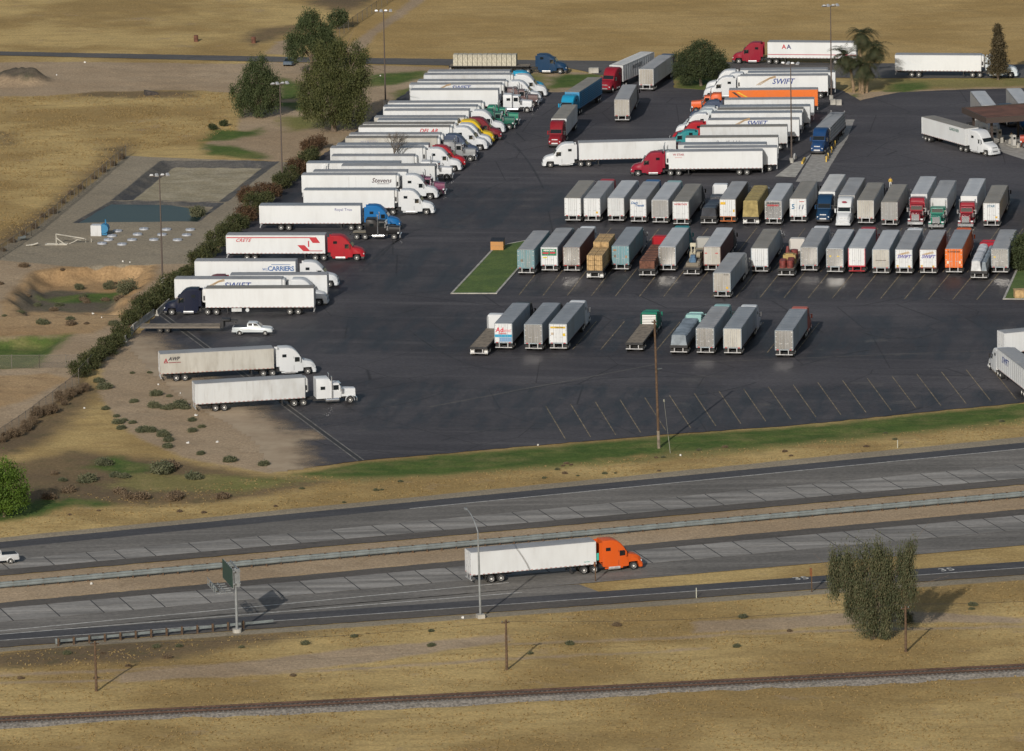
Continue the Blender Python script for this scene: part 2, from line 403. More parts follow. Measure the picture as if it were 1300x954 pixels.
LOT = [(165, 436), (200, 398), (226, 379), (252, 342), (292, 302), (334, 262), (386, 213), (424, 186), (458, 162), (492, 133), (524, 113), (545, 104),
       (600, 106), (690, 118), (742, 116), (768, 96), (800, 93), (852, 93), (856, 112), (905, 115), (938, 106), (1052, 111), (1072, 116), (1092, 128), (1112, 123), (1142, 117.5), (1220, 114), (1330, 111),
       (1460, 108), (1460, 500), (1300, 511), (1000, 541), (830, 553), (700, 564), (460, 585), (352, 598), (334, 562), (300, 540), (246, 510), (202, 476), (180, 450)]
ROAD_TOP = [(-300, 60), (0, 65.5), (320, 71.5), (480, 74), (720, 77), (930, 79), (1300, 82), (1600, 84)]
ROAD_BOT = [(1600, 102), (1300, 99), (1110, 99.5), (930, 97), (858, 95), (760, 95), (720, 86), (480, 81.5), (320, 78), (0, 70.5), (-300, 64)]
PUPPER = [(204.6, 203), (355.8, 205), (289, 255.5), (141, 253.5)]
PLOWER = [(141, 254.5), (285.4, 256.5), (253, 281), (91.5, 282.5)]
PIT = [(8, 380), (45, 345), (120, 338), (196, 337), (190, 356), (160, 378), (150, 399), (20, 400)]
GREENPIT = [(-60, 430), (60, 427), (92, 423), (66, 448), (48, 466), (-60, 468)]
Z = {
 'stubble': [[(450, -80), (1700, -80), (1700, 86), (1300, 82), (930, 79), (620, 76), (436, 73)]],
 'dirt': [[(-200, 79), (100, 79), (300, 81), (345, 79), (560, 86), (740, 92), (770, 96), (745, 118), (690, 119), (525, 119), (470, 165), (400, 200), (357, 206), (330, 204), (258, 190), (262, 182), (300, 166), (308, 140), (300, 118), (240, 114), (120, 116), (60, 122), (-200, 127)],
          [(-300, 322), (0, 324), (250, 333), (345, 255), (395, 206), (410, 200), (300, 305), (235, 360), (165, 415), (112, 458), (96, 490), (0, 560), (-300, 720)],
          [(170, 430), (132, 452), (126, 500), (150, 538), (175, 556), (230, 580), (345, 602), (365, 592), (340, 556), (300, 530), (250, 500), (210, 470), (190, 445)],
          [(436, 66), (450, 52), (500, 18), (528, -6), (560, -30), (575, -30), (535, 4), (480, 42), (455, 70)],
          [(338, 68), (352, 52), (395, 44), (380, 60), (368, 71)],
          [(150, 856), (330, 838), (480, 820), (640, 806), (648, 814), (500, 836), (380, 851), (150, 868)],
          [(640, 818), (900, 806), (1060, 800), (1300, 793), (1300, 795.5), (1060, 802.5), (900, 808.5), (640, 820.5)], [(-40, 858), (120, 852), (300, 842), (300, 844), (120, 854.5), (-40, 861)], [(-40, 868), (200, 862), (640, 836), (900, 822), (900, 824), (640, 838.5), (200, 864.5), (-40, 870.5)], [(880, 789), (1000, 784), (1130, 775), (1300, 783), (1300, 790), (1130, 790), (980, 801), (880, 803)],
          [(1050, 116), (1088, 118), (1140, 115), (1300, 109), (1300, 112), (1142, 118), (1095, 128)],
          band('fsh', 'nsh')],
 'gravel': [[(160, 198), (357, 206), (396, 206), (332, 262), (288, 302), (250, 335), (100, 339), (0, 330), (-160, 350), (-160, 326), (0, 316), (45, 290)],
            band('gtop', 'atop'), band('rsh', 'rg')],
 'lawn': [[(372, 604), (460, 587), (700, 567), (830, 555), (1000, 543), (1300, 513), (1500, 500), (1500, 517), (1300, 531), (1100, 553), (940, 569), (835, 576), (700, 590), (560, 602), (450, 606)],
          [(256, 179), (272, 165), (318, 166), (334, 162), (328, 172), (290, 178)], [(262, 196), (258, 183), (300, 187), (345, 200), (330, 204)], [(352, 128), (356, 98), (384, 108), (386, 124)], [(338, 132), (400, 128), (412, 136), (380, 142)],
          [(462, 100), (480, 94), (540, 91), (546, 97), (505, 107), (470, 110)], [(500, 117), (524, 111), (524, 128), (503, 126)], [(700, 112), (698, 101), (714, 95), (752, 94), (766, 96), (742, 110)],
          [(856, 112), (852, 94), (930, 98), (905, 115)], [(1124, 117), (1136, 107), (1172, 105), (1182, 111), (1150, 118)], [(1052, 141), (1060, 122), (1088, 120), (1072, 132), (1062, 144)],
          [(1004, 203), (1012, 186), (1034, 152), (1036, 165), (1028, 192), (1016, 206)], GREENPIT,
          [(-40, 656), (10, 642), (62, 634), (104, 640), (50, 655), (0, 664)], [(112, 592), (140, 578), (182, 588), (196, 597), (150, 603)], [(60, 640), (90, 632), (150, 640), (120, 645)]],
 'drylawn': [[(372, 606), (450, 601), (700, 586), (940, 566), (1300, 527), (1300, 537), (940, 575), (700, 595), (450, 612)], [(1120, 114), (1130, 101), (1320, 98), (1320, 109), (1180, 113)], [(352, 150), (400, 146), (410, 160), (370, 168)], [(440, 178), (470, 160), (480, 165), (440, 190)], [(640, 95), (690, 94), (700, 115), (660, 116)], [(160, 600), (300, 604), (400, 610), (300, 625), (140, 620)], [(880, 100), (930, 98), (905, 117)]],
 'brush': [[(-60, 570), (40, 512), (104, 478), (128, 496), (110, 520), (60, 560), (-60, 610)], [(-40, 600), (90, 572), (250, 588), (345, 606), (420, 612), (330, 632), (200, 642), (60, 640), (-40, 640)],
           [(-10, 103), (0, 94), (18, 89), (40, 94), (60, 104), (40, 108)], [(98, 116), (160, 114), (240, 116), (250, 124), (150, 124), (96, 122)], [(0, 168), (18, 172), (16, 184), (0, 184)], [(130, 190), (170, 182), (160, 200), (140, 202)],
           [(-20, 848), (-20, 832), (60, 823), (330, 801), (430, 800), (330, 818), (200, 840)], [(-60, 352), (0, 318), (48, 284), (150, 202), (168, 188), (136, 196), (58, 262), (0, 300), (-60, 335)], [(310, 48), (330, 36), (395, 30), (400, 36), (350, 48), (322, 58)], [(390, 6), (420, -10), (490, -20), (460, 10), (440, 18)]],
 'mud': [[(12, 396), (34, 376), (66, 368), (120, 372), (150, 380), (148, 398)], [(170, 393), (190, 388), (206, 393), (190, 400)], [(-16, 104), (0, 94), (18, 89), (42, 94), (62, 105), (30, 108)], [(346, 519), (382, 512), (378, 526), (350, 528)], [(160, 258), (240, 259), (240, 266), (226, 266)]],
 'clay': [[(0, 385), (40, 343), (120, 333), (200, 333), (198, 356), (168, 376), (160, 404), (0, 408)], [(-60, 408), (100, 400), (150, 405), (120, 424), (60, 426), (-60, 430)], [(-60, 480), (60, 474), (90, 480), (30, 510), (-60, 530)]],
}
ZW = {k: [wp(p) for p in v] for k, v in Z.items()}
ZW['lawn'].append(np.array([tuple(G(*p, -1.9))[:2] for p in [(50, 381), (95, 374), (150, 372), (158, 368), (150, 382), (95, 386)]]))
ZW['mud'][0] = np.array([tuple(G(*p, -1.9))[:2] for p in Z['mud'][0]])
PAVED = [wp(LOT), wp(ROAD_TOP + ROAD_BOT), wp(band('atop', 'fsh')), wp(band('nsh', 'rsh'))]
W_UP, W_LO, W_PIT, W_GP = wp(PUPPER), wp(PLOWER), wp(PIT), wp(GREENPIT)
MOUND = G(20, 103); MOUND2 = G(45, 104)
def terrain_z(P):
    x, y = P[:, 0], P[:, 1]
    pav = sd_max(P, PAVED)
    amp = np.clip((-pav - 0.5) / 6.0, 0, 1)
    z = amp * (0.22 * (vn1(x * 0.07, y * 0.05) - 0.5) + 0.16 * (vn2(x * 0.35, y * 0.3) - 0.5))
    z = np.where(pav > -0.4, -0.07, z)
    for poly, dep, sl in ((W_UP, 0.9, 0.38), (W_LO, 0.55, 0.35), (W_PIT, 1.9, 0.6), (W_GP, 1.2, 0.4)):
        s = sdist(P, poly); q = s + (vn2(x * 0.5, y * 0.5) - 0.5) * (1.8 if dep > 1.5 else 0.2)
        z = z - np.where(s > -3, np.clip(q * sl, 0, dep), 0)
    for c, hh, rr in ((MOUND, 2.6, 6.5), (MOUND2, 1.2, 4.0)):
        r = np.hypot(x - c.x, (y - c.y) * 0.75); z = z + hh * np.clip(1 - r / rr, 0, 1) ** 1.3 * (0.75 + 0.5 * vn2(x * 0.8, y * 0.8))
    return z
def tz(x, y): return float(terrain_z(np.array([[x, y]]))[0])

def axis(lo, hi, step, far):
    c = np.arange(lo, hi + step, step); g = [];  s = step
    while sum(g) < far: s *= 1.35; g.append(s)
    g = np.cumsum(g)
    return np.concatenate([lo - g[::-1], c, c[-1] + g])
yb, yt = G(650, 975).y, G(650, -30).y
AX, AY = axis(-112, 112, 0.55, 9000), axis(yb, yt, 0.7, 9000)
gx, gy = np.meshgrid(AX, AY); P = np.stack([gx.ravel(), gy.ravel()], 1)
zz = terrain_z(P)
nx, ny = len(AX), len(AY); ii = np.arange(nx * ny).reshape(ny, nx)
quads = np.stack([ii[:-1, :-1].ravel(), ii[:-1, 1:].ravel(), ii[1:, 1:].ravel(), ii[1:, :-1].ravel()], 1)
gme = np_mesh('ground', np.column_stack([P, zz]), quads)
ZWID = {'stubble': 3.0, 'dirt': 1.6, 'gravel': 0.7, 'lawn': 2.6, 'drylawn': 3.0, 'brush': 3.0, 'mud': 1.8, 'clay': 1.6}
ATT = {k: zone(P, ZW[k], ZWID[k]) for k in ZWID}
su, sl_ = sdist(P, W_UP), sdist(P, W_LO)
ATT['liner'] = np.maximum(np.clip(0.5 + np.minimum(su, 2.6 - su) / 0.7, 0, 1), np.clip(0.5 + np.minimum(sl_, 1.5 - sl_) / 0.7, 0, 1))
ATT['pondfloor'] = np.clip(0.5 + (su - 2.3) / 0.8, 0, 1)
for k, v in ATT.items():
    a = gme.attributes.new('z_' + k, 'FLOAT', 'POINT'); a.data.foreach_set('value', v.astype(np.float32))
gme.shade_smooth()

def ground_material():
    m, t, b = _mat('ground_soil_and_grass'); b.inputs['Roughness'].default_value = 0.95; b.inputs['Specular IOR Level'].default_value = 0.1
    v = _coord(t, 'Object')
    n_big, n_mid, n_fine = _noise(t, 0.035, 5, 0.6, v), _noise(t, 0.28, 6, 0.65, v), _noise(t, 1.9, 6, 0.72, v)
    vs = _coord(t, 'Object', (0.10, 0.55, 1), R(-14)); n_st = _noise(t, 1.0, 5, 0.65, vs)
    vfur = _coord(t, 'Object', (0.05, 0.55, 1), R(-3)); n_fur = _noise(t, 1.0, 4, 0.6, vfur)
    def two(c0, c1, c2, f1=n_big, f2=n_mid, lo=0.35, hi=0.66):
        c = _mix(t, _ramp(t, f1, lo, hi), c0, c1)
        return _mix(t, _math(t, 'MULTIPLY', _ramp(t, f2, 0.45, 0.75), 0.65), c, c2)
    gold = two((0.335, 0.230, 0.094), (0.505, 0.368, 0.160), (0.265, 0.180, 0.080), n_big, n_st, 0.40, 0.60)
    n_soil = _noise(t, 0.12, 6, 0.7, v)
    gold = _mix(t, _math(t, 'MULTIPLY', _ramp(t, n_soil, 0.57, 0.70), 0.6), gold, (0.36, 0.265, 0.165))
    gold = _mix(t, _math(t, 'MULTIPLY', _ramp(t, n_mid, 0.56, 0.78), 0.4), gold, (0.195, 0.132, 0.062))
    gold = _mix(t, _math(t, 'MULTIPLY', _ramp(t, n_st, 0.52, 0.75), 0.5), gold, (0.43, 0.31, 0.14))
    stub = two((0.365, 0.248, 0.10), (0.445, 0.312, 0.135), (0.285, 0.19, 0.076), n_big, n_fur, 0.40, 0.60)
    stub = _mix(t, _math(t, 'MULTIPLY', _ramp(t, n_fur, 0.55, 0.72), 0.5), stub, (0.42, 0.295, 0.14))
    dirt = two((0.345, 0.255, 0.165), (0.42, 0.32, 0.215), (0.275, 0.20, 0.125))
    grav = two((0.265, 0.225, 0.165), (0.315, 0.27, 0.20), (0.225, 0.19, 0.14))
    lawn = two((0.058, 0.102, 0.025), (0.098, 0.140, 0.036), (0.25, 0.205, 0.09), n_mid, n_soil)
    lawn = _mix(t, _math(t, 'MULTIPLY', _ramp(t, n_st, 0.50, 0.70), 0.5), lawn, (0.17, 0.165, 0.06))
    dlaw = two((0.22, 0.19, 0.075), (0.17, 0.18, 0.055), (0.33, 0.25, 0.12))
    brush = two((0.155, 0.112, 0.068), (0.235, 0.165, 0.085), (0.10, 0.095, 0.048))
    mud = two((0.105, 0.088, 0.068), (0.15, 0.125, 0.09), (0.085, 0.095, 0.045))
    clay = two((0.345, 0.22, 0.11), (0.42, 0.29, 0.16), (0.21, 0.135, 0.075))
    liner = two((0.075, 0.076, 0.080), (0.12, 0.112, 0.10), (0.19, 0.17, 0.14))
    pfl = two((0.30, 0.26, 0.175), (0.37, 0.325, 0.235), (0.18, 0.155, 0.105), n_mid, n_st)
    col = gold
    def over(col, key, zc, edge=0.5, soft=0.16, f=n_mid):
        a = t.nodes.new('ShaderNodeAttribute'); a.attribute_name = 'z_' + key
        s = _math(t, 'ADD', a.outputs['Fac'], _math(t, 'MULTIPLY', _math(t, 'SUBTRACT', f, 0.5), edge))
        s = _math(t, 'ADD', s, _math(t, 'MULTIPLY', _math(t, 'SUBTRACT', n_fine, 0.5), edge * 0.5))
        # nothing of a zone where its attribute is zero
        return _mix(t, _math(t, 'MULTIPLY', _ramp(t, s, 0.5 - soft, 0.5 + soft), _ramp(t, a.outputs['Fac'], 0.0, 0.1)), col, zc)
    col = over(col, 'stubble', stub, 0.3, 0.3)
    col = over(col, 'brush', brush, 1.1, 0.4)
    col = over(col, 'dirt', dirt, 0.7, 0.22)
    col = over(col, 'clay', clay, 0.7, 0.3)
    col = over(col, 'gravel', grav, 0.25, 0.2)
    col = over(col, 'pondfloor', pfl, 0.2, 0.3)
    col = over(col, 'liner', liner, 0.15, 0.2)
    col = over(col, 'mud', mud, 1.0, 0.35)
    col = over(col, 'drylawn', dlaw, 1.2, 0.35)
    col = over(col, 'lawn', lawn, 0.9, 0.28)
    g = _ramp(t, n_fine, 0.28, 0.74, 0.82, 1.16)
    col = _mix(t, 1.0, col, g, 'MULTIPLY')
    vf = _coord(t, 'Object', (2.2, 1.1, 1), R(20)); col = _mix(t, 1.0, col, _ramp(t, _noise(t, 1.6, 3, 0.7, vf), 0.25, 0.75, 0.84, 1.16), 'MULTIPLY')
    t.links.new(col, b.inputs['Base Color'])
    hgt = _math(t, 'ADD', _math(t, 'MULTIPLY', n_fine, 0.6), _math(t, 'MULTIPLY', n_mid, 1.4))
    _bump(t, b, hgt, 0.45, 0.22)
    return m
M['ground'] = ground_material()
struct('ground', gme, M['ground'])

# ------------------------------------------------------------------ paved sheets
def sheet(name, pts, z, mat, parent=None, jitter=0.0, world=False, structure=True):
    w = [Vector((*p[:2], 0)) for p in pts] if world else [Vector((*G2(*p), 0)) for p in pts]
    if jitter:
        q = []
        for a, b in zip(w, w[1:] + w[:1]):
            n = max(1, int((b - a).length / 1.3)); nrm = Vector((-(b - a).y, (b - a).x, 0)).normalized()
            for k in range(n):
                q.append(a.lerp(b, k / n) + nrm * random.uniform(-jitter, jitter) * (0 if k == 0 else 1))
        w = q
    me = bpy.data.meshes.new(name); me.from_pydata([(p.x, p.y, z) for p in w], [], [tuple(range(len(w)))])
    bm = bmesh.new(); bm.from_mesh(me)
    for f in bm.faces:
        f.normal_update()
        if f.normal.z < 0: f.normal_flip()
    bmesh.ops.triangulate(bm, faces=bm.faces); bm.to_mesh(me); bm.free(); me.update()
    o = part(name, me, mat, parent)
    if parent is None and structure: o['kind'] = 'structure'
    return o
lot_o = sheet('parking_lot', LOT, 0.010, M['lot'], jitter=0.22)
sheet('access_road', ROAD_TOP + ROAD_BOT, 0.004, M['road'], jitter=0.15)
fw = sheet('freeway', band('atop', 'wline'), 0.012, M['hwdark'])
far_l = sheet('far_outer_lane', band('wline', 'fdark'), 0.012, M['hwlane']); 
near_l = sheet('near_outer_lane', band('nslab', 'nbot'), 0.012, M['hwlane'], jitter=0.12)
sheet('far_inner_shoulder', band('fbot', 'fsh'), 0.012, M['hwbrown'], jitter=0.12)
sheet('near_inner_shoulder', band('nsh', 'ntop'), 0.012, M['hwbrown'], jitter=0.12)
sheet('off_ramp', band('rtop', 'rdark'), 0.016, M['hwdark'])
sheet('ramp_shoulder', band('rdark', 'rsh'), 0.012, M['hwbrown'], jitter=0.12)
sheet('gore_pavement', [H['nbot'](-420), H['nbot'](690), (735, 742), H['rtop'](760), H['rtop'](-420)], 0.008, M['hwlane'])
bed_f = sheet('far_carriageway', band('fdark', 'fbot'), 0.004, M['joint'])
bed_n = sheet('near_carriageway', band('ntop', 'nslab'), 0.004, M['joint'])
# concrete slabs, one by one, with tarred joints between
def slabs(bed, a, b, rows, x0, x1):
    pat = [3.96, 5.8, 5.5, 3.66]; A0, A1 = Vector(G2(*H[a](x0))), Vector(G2(*H[a](x1))); B0, B1 = Vector(G2(*H[b](x0))), Vector(G2(*H[b](x1)))
    L = (A1 - A0).length; s = 0.0; i = 0
    da = (A1 - A0).normalized(); skew = Vector((da.y, -da.x)) 
    while s < L - 6:
        ln = pat[i % 4]; i += 1
        for r in range(rows):
            q = []
            for ss, rr in ((s + 0.085, r + 0.012), (s + ln - 0.085, r + 0.012), (s + ln - 0.085, r + 0.988), (s + 0.085, r + 0.988)):
                pa, pb = A0.lerp(A1, ss / L), B0.lerp(B1, ss / L)
                w = pb - pa; off = da * (w.dot(da) * -1.0)          # joints square to the road
                p = pa + (w + off) * (rr / rows); q.append(p)
            c = sum(q, Vector((0, 0))) / 4; h = 0.011 + random.uniform(0, 0.003)
            mb = MB(); lo = [(p.x - c.x, p.y - c.y, 0.0) for p in q]; hi = [(p.x - c.x, p.y - c.y, h) for p in q]
            mb.rings([lo, hi]); me = mb.mesh('slab', 0)
            o = part('slab', me, M['slab'], bed, (c.x, c.y, 0.0045))
        s += ln
slabs(bed_f, 'fdark', 'fbot', 2, -40, 1345)
slabs(bed_n, 'ntop', 'nslab', 2, -40, 1345)
def stripe(name, p0, p1, w, z, mat, parent=None, world=False):
    a, b = (Vector(p0), Vector(p1)) if world else (Vector(G2(*p0)), Vector(G2(*p1)))
    n = (b - a).normalized(); n = Vector((-n.y, n.x)) * (w / 2)
    me = bpy.data.meshes.new(name); me.from_pydata([(*(a - n), z), (*(b - n), z), (*(b + n), z), (*(a + n), z)], [], [(0, 1, 2, 3)])
    o = part(name, me, mat, parent)
    if parent is None: o['kind'] = 'structure'
    return o
stripe('edge_line', H['wline'](520), H['wline'](XB), 0.22, 0.020, M['lineW'])
stripe('edge_line', H['wline'](XA), H['wline'](505), 0.14, 0.020, M['hwlane'])
stripe('edge_line', H['nw1'](XA), (646, 740), 0.26, 0.020, M['lineW'])
stripe('edge_line', H['nbot'](690), H['nbot'](XB), 0.13, 0.020, M['slab'])
stripe('edge_line', H['nw2'](XA), (663, 752.5), 0.26, 0.022, M['lineW'])
stripe('edge_line', H['rdark'](XA), H['rdark'](XB), 0.2, 0.022, M['lineW'])
# painted figures on the ramp
for (px, py, s) in ((1017, 734.6, '35'), (1202, 723.6, '35')):
    p = G(px, py); me = text_mesh(s, 2.1, 0, 1.0).copy(); o = part('road_figure', me, M['lineW'], None, (p.x, p.y, 0.028), R(17.4)); o['kind'] = 'structure'

# parking stall lines
def lines(p0, p1, n, d0, d1, w=0.15):
    for k in range(n):
        t = k / (n - 1)
        bx, by = p0[0] + (p1[0] - p0[0]) * t, p0[1] + (p1[1] - p0[1]) * t
        tx, ty = d0[0] + (d1[0] - d0[0]) * t, d0[1] + (d1[1] - d0[1]) * t
        stripe('stall_line', (bx, by), (tx, ty), w, 0.020, M['lineY'], lot_o)
lines((659, 375), (1240, 381), 20, (686, 340), (1270, 345), 0.13)           # behind second row
lines((692, 443), (1009, 449), 10, (722, 408), (1040, 410), 0.12)     # third row
lines((718, 558), (1290, 507), 19, (693, 516), (1258, 467), 0.12)     # along the bottom edge
lines((700, 345), (1290, 346), 20, (745, 290), (1330, 290), 0.13)
stripe('seam_line', (545, 517), (832, 463), 0.45, 0.016, M['road'], lot_o)
stripe('seam_line', (832, 462.5), (1310, 443), 0.3, 0.016, M['road'], lot_o)
stripe('seam_line', (560, 450), (1110, 462), 0.12, 0.016, M['road'], lot_o)
# valley gutter across the lot
for dx in (-0.42, 0.42):
    a, b = Vector(G2(203, 398)), Vector(G2(458, 585)); n = (b - a).normalized(); n = Vector((-n.y, n.x)) * dx
    stripe('drain_gutter_edge', a + n, b + n, 0.2, 0.020, simple('gutter_concrete', (0.15, 0.142, 0.13), 0.9, 0, 0.6, 0.4), lot_o, world=True)
stripe('drain_gutter_channel', (203, 398), (458, 585), 0.55, 0.015, M['joint'], lot_o)

# kerbed lawn islands
M['lawn'] = None
def lawn_mat():
    m, t, b = _mat('mown_lawn'); b.inputs['Roughness'].default_value = 0.95
    v = _coord(t, 'Object'); f = _ramp(t, _noise(t, 0.25, 5, 0.6, v), 0.35, 0.65); g = _ramp(t, _noise(t, 2.2, 5, 0.7, v), 0.3, 0.7, 0.75, 1.25)
    c = _mix(t, f, (0.058, 0.105, 0.018), (0.088, 0.135, 0.024)); t.links.new(_mix(t, 1.0, c, g, 'MULTIPLY'), b.inputs['Base Color'])
    _bump(t, b, _noise(t, 3.0, 4, 0.7, v), 0.5, 0.2); return m
M['lawn'] = lawn_mat()
def island(pts, kerb=0.32, h=0.14, km=None, lawn=None):
    w = [Vector(G2(*p)) for p in pts]; c = sum(w, Vector((0, 0))) / len(w)
    ar = sum(a.x * b.y - a.y * b.x for a, b in zip(w, w[1:] + w[:1]))
    if ar < 0: w = w[::-1]
    n = len(w); inn = []
    for k in range(n):
        a, b, d = w[k - 1], w[k], w[(k + 1) % n]
        n1 = (b - a).normalized(); n1 = Vector((-n1.y, n1.x)); n2 = (d - b).normalized(); n2 = Vector((-n2.y, n2.x))
        inn.append(b + (n1 + n2) * (kerb / max(0.4, 1 + n1.dot(n2))))
    mb = MB()
    mb.rings([[(*p, 0.0) for p in w], [(*p, h) for p in w], [(*p, h) for p in inn], [(*p, 0.0) for p in inn]], caps=False)
    o = struct('kerb', mb.mesh('kerb', 0), km or M['kerb'])
    sheet('lawn_island', [(p.x, p.y) for p in inn], h - 0.03, lawn or M['lawn'], world=True)
island([(572, 373.5), (631, 373.5), (664, 336), (700, 300), (644, 310.5), (625, 317)])
island([(1273, 380.5), (1345, 381), (1345, 325), (1292, 338)])
island([(1235, 190), (1252, 198), (1272, 193), (1258, 184)], lawn=M['lawn'])
# pond water
def water():
    m, t, b = _mat('pond_water'); b.inputs['Base Color'].default_value = (0.010, 0.026, 0.028, 1); b.inputs['Roughness'].default_value = 0.28
    b.inputs['IOR'].default_value = 1.33; b.inputs['Specular IOR Level'].default_value = 0.2
    _bump(t, b, _noise(t, 1.5, 3, 0.6, _coord(t)), 0.12, 0.05); return m
wpts = [(133, 257.3), (180, 258), (216, 258.4), (238, 262), (247, 269), (256, 273), (251, 280.5), (180, 282), (98, 283), (112, 271)]
sheet('pond_water', wpts, -0.30, water(), jitter=0.05)
# dark tyre scuffs: curved strips of rubber on the asphalt
M['scuff'] = simple('tyre_scuff', (0.030, 0.030, 0.034), 0.8, 0, 0.5, 0.4)
def arc(pts, w=0.35):
    g = [Vector(G2(*p)) for p in pts]; mb = MB(); a = []; b = []
    for k, p in enumerate(g):
        d = (g[min(k + 1, len(g) - 1)] - g[max(k - 1, 0)]).normalized(); n = Vector((-d.y, d.x)) * w / 2; a.append(p - n); b.append(p + n)
    for k in range(len(g) - 1): mb.quad((*a[k], 0.0165), (*a[k + 1], 0.0165), (*b[k + 1], 0.0165), (*b[k], 0.0165))
    part('tyre_scuff', mb.mesh('tyre_scuff', 0), M['scuff'], lot_o)
random.seed(21)
for (x0, y0, x1, y1, bend) in ((1120, 424, 1195, 420, 8), (1090, 420, 1150, 428, 5), (640, 500, 900, 480, -9), (520, 420, 640, 470, 12), (560, 560, 690, 545, -6), (700, 390, 1000, 396, 4), (480, 330, 560, 290, -14), (460, 345, 540, 300, -14), (640, 180, 690, 240, -12), (1060, 210, 1180, 205, 6), (1100, 200, 1170, 170, -8), (820, 505, 960, 486, 6), (1000, 470, 1180, 440, -8), (600, 250, 700, 222, -7), (420, 400, 540, 388, 9), (430, 520, 560, 500, 6)):
    arc([(x0 + (x1 - x0) * f, y0 + (y1 - y0) * f + bend * 4 * f * (1 - f)) for f in [k / 14 for k in range(15)]], random.uniform(0.2, 0.45))
random.seed(8)

# wind-blown soil thinning out over the asphalt at the lower left corner of the lot
def dust_film():
    m, t, b = _mat('blown_dust'); b.inputs['Roughness'].default_value = 0.95; v = _coord(t, 'Object')
    t.links.new(_mix(t, _ramp(t, _noise(t, 0.2, 5, 0.6, v), 0.35, 0.65), (0.33, 0.245, 0.16), (0.40, 0.31, 0.21)), b.inputs['Base Color'])
    a = t.nodes.new('ShaderNodeAttribute'); a.attribute_name = 'dust'
    s = _math(t, 'ADD', a.outputs['Fac'], _math(t, 'MULTIPLY', _math(t, 'SUBTRACT', _noise(t, 0.22, 6, 0.68, v), 0.5), 1.1))
    f = _math(t, 'MULTIPLY', _ramp(t, s, 0.25, 1.0), _ramp(t, a.outputs['Fac'], 0.0, 0.12))
    tr = t.nodes.new('ShaderNodeBsdfTransparent'); ms = t.nodes.new('ShaderNodeMixShader'); t.links.new(f, ms.inputs[0])
    t.links.new(tr.outputs[0], ms.inputs[1]); t.links.new(b.outputs[0], ms.inputs[2]); t.links.new(ms.outputs[0], t.nodes['Material Output'].inputs[0]); return m
lotw = wp(LOT); dx = np.arange(-58, -8, 0.7); p0_, p1_ = G(300, 610).y - 6, G(300, 425).y + 6; dy = np.arange(p0_, p1_, 0.9)
DX, DY = np.meshgrid(dx, dy); DP = np.stack([DX.ravel(), DY.ravel()], 1); core = wp([(150, 430), (170, 432), (215, 472), (262, 505), (315, 535), (350, 560), (362, 600), (300, 640), (120, 560)])
tail = wp([(300, 545), (395, 548), (400, 556), (300, 562)])
att = np.maximum(np.clip(1 + sdist(DP, core) / 9.0, 0, 1), 0.75 * np.clip(1 + sdist(DP, tail) / 4.0, 0, 1))
ins_ = sdist(DP, lotw) > -1.3
ki = np.arange(len(DP)).reshape(DX.shape); qd = np.stack([ki[:-1, :-1].ravel(), ki[:-1, 1:].ravel(), ki[1:, 1:].ravel(), ki[1:, :-1].ravel()], 1)
qd = qd[ins_[qd].all(1) & (att[qd].max(1) > 0.01)]
dme = np_mesh('dust_film', np.column_stack([DP, np.full(len(DP), 0.0145)]), qd); aa = dme.attributes.new('dust', 'FLOAT', 'POINT'); aa.data.foreach_set('value', att.astype(np.float32))
part('dust_film', dme, dust_film(), lot_o)
# ------------------------------------------------------------------ vehicle meshes
TW, TZ0, TZ1 = 2.59, 1.18, 4.08      # trailer width, floor and roof heights
def m_tyre(w):
    def f():
        mb = MB(); mb.lathe_y([(-w / 2, 0.30), (-w / 2, 0.45), (-w / 2 + 0.05, 0.505), (w / 2 - 0.05, 0.505), (w / 2, 0.45), (w / 2, 0.30)], 20); return mb.mesh('tyre')
    return cached(('tyre', w), f)
def m_rim(w):
    def f():
        mb = MB(); e = w / 2 + 0.012
        mb.lathe_y([(-e - 0.05, 0.06), (-e - 0.04, 0.12), (-e + 0.03, 0.15), (-e + 0.02, 0.27), (-e, 0.30), (e, 0.30), (e - 0.02, 0.27), (e - 0.03, 0.15), (e + 0.04, 0.12), (e + 0.05, 0.06)], 16)
        return mb.mesh('rim')
    return cached(('rim', w), f)
def wheel(parent, x, y, w=0.56, rim=None, rz=0.0, r=0.505):
    t = part('wheel', m_tyre(w), M['tyre'], parent, (x, y, r), rz)
    if r != 0.505: t.scale = (r / 0.505,) * 3
    part('rim', m_rim(w), rim or M['rim'], t)
    return t

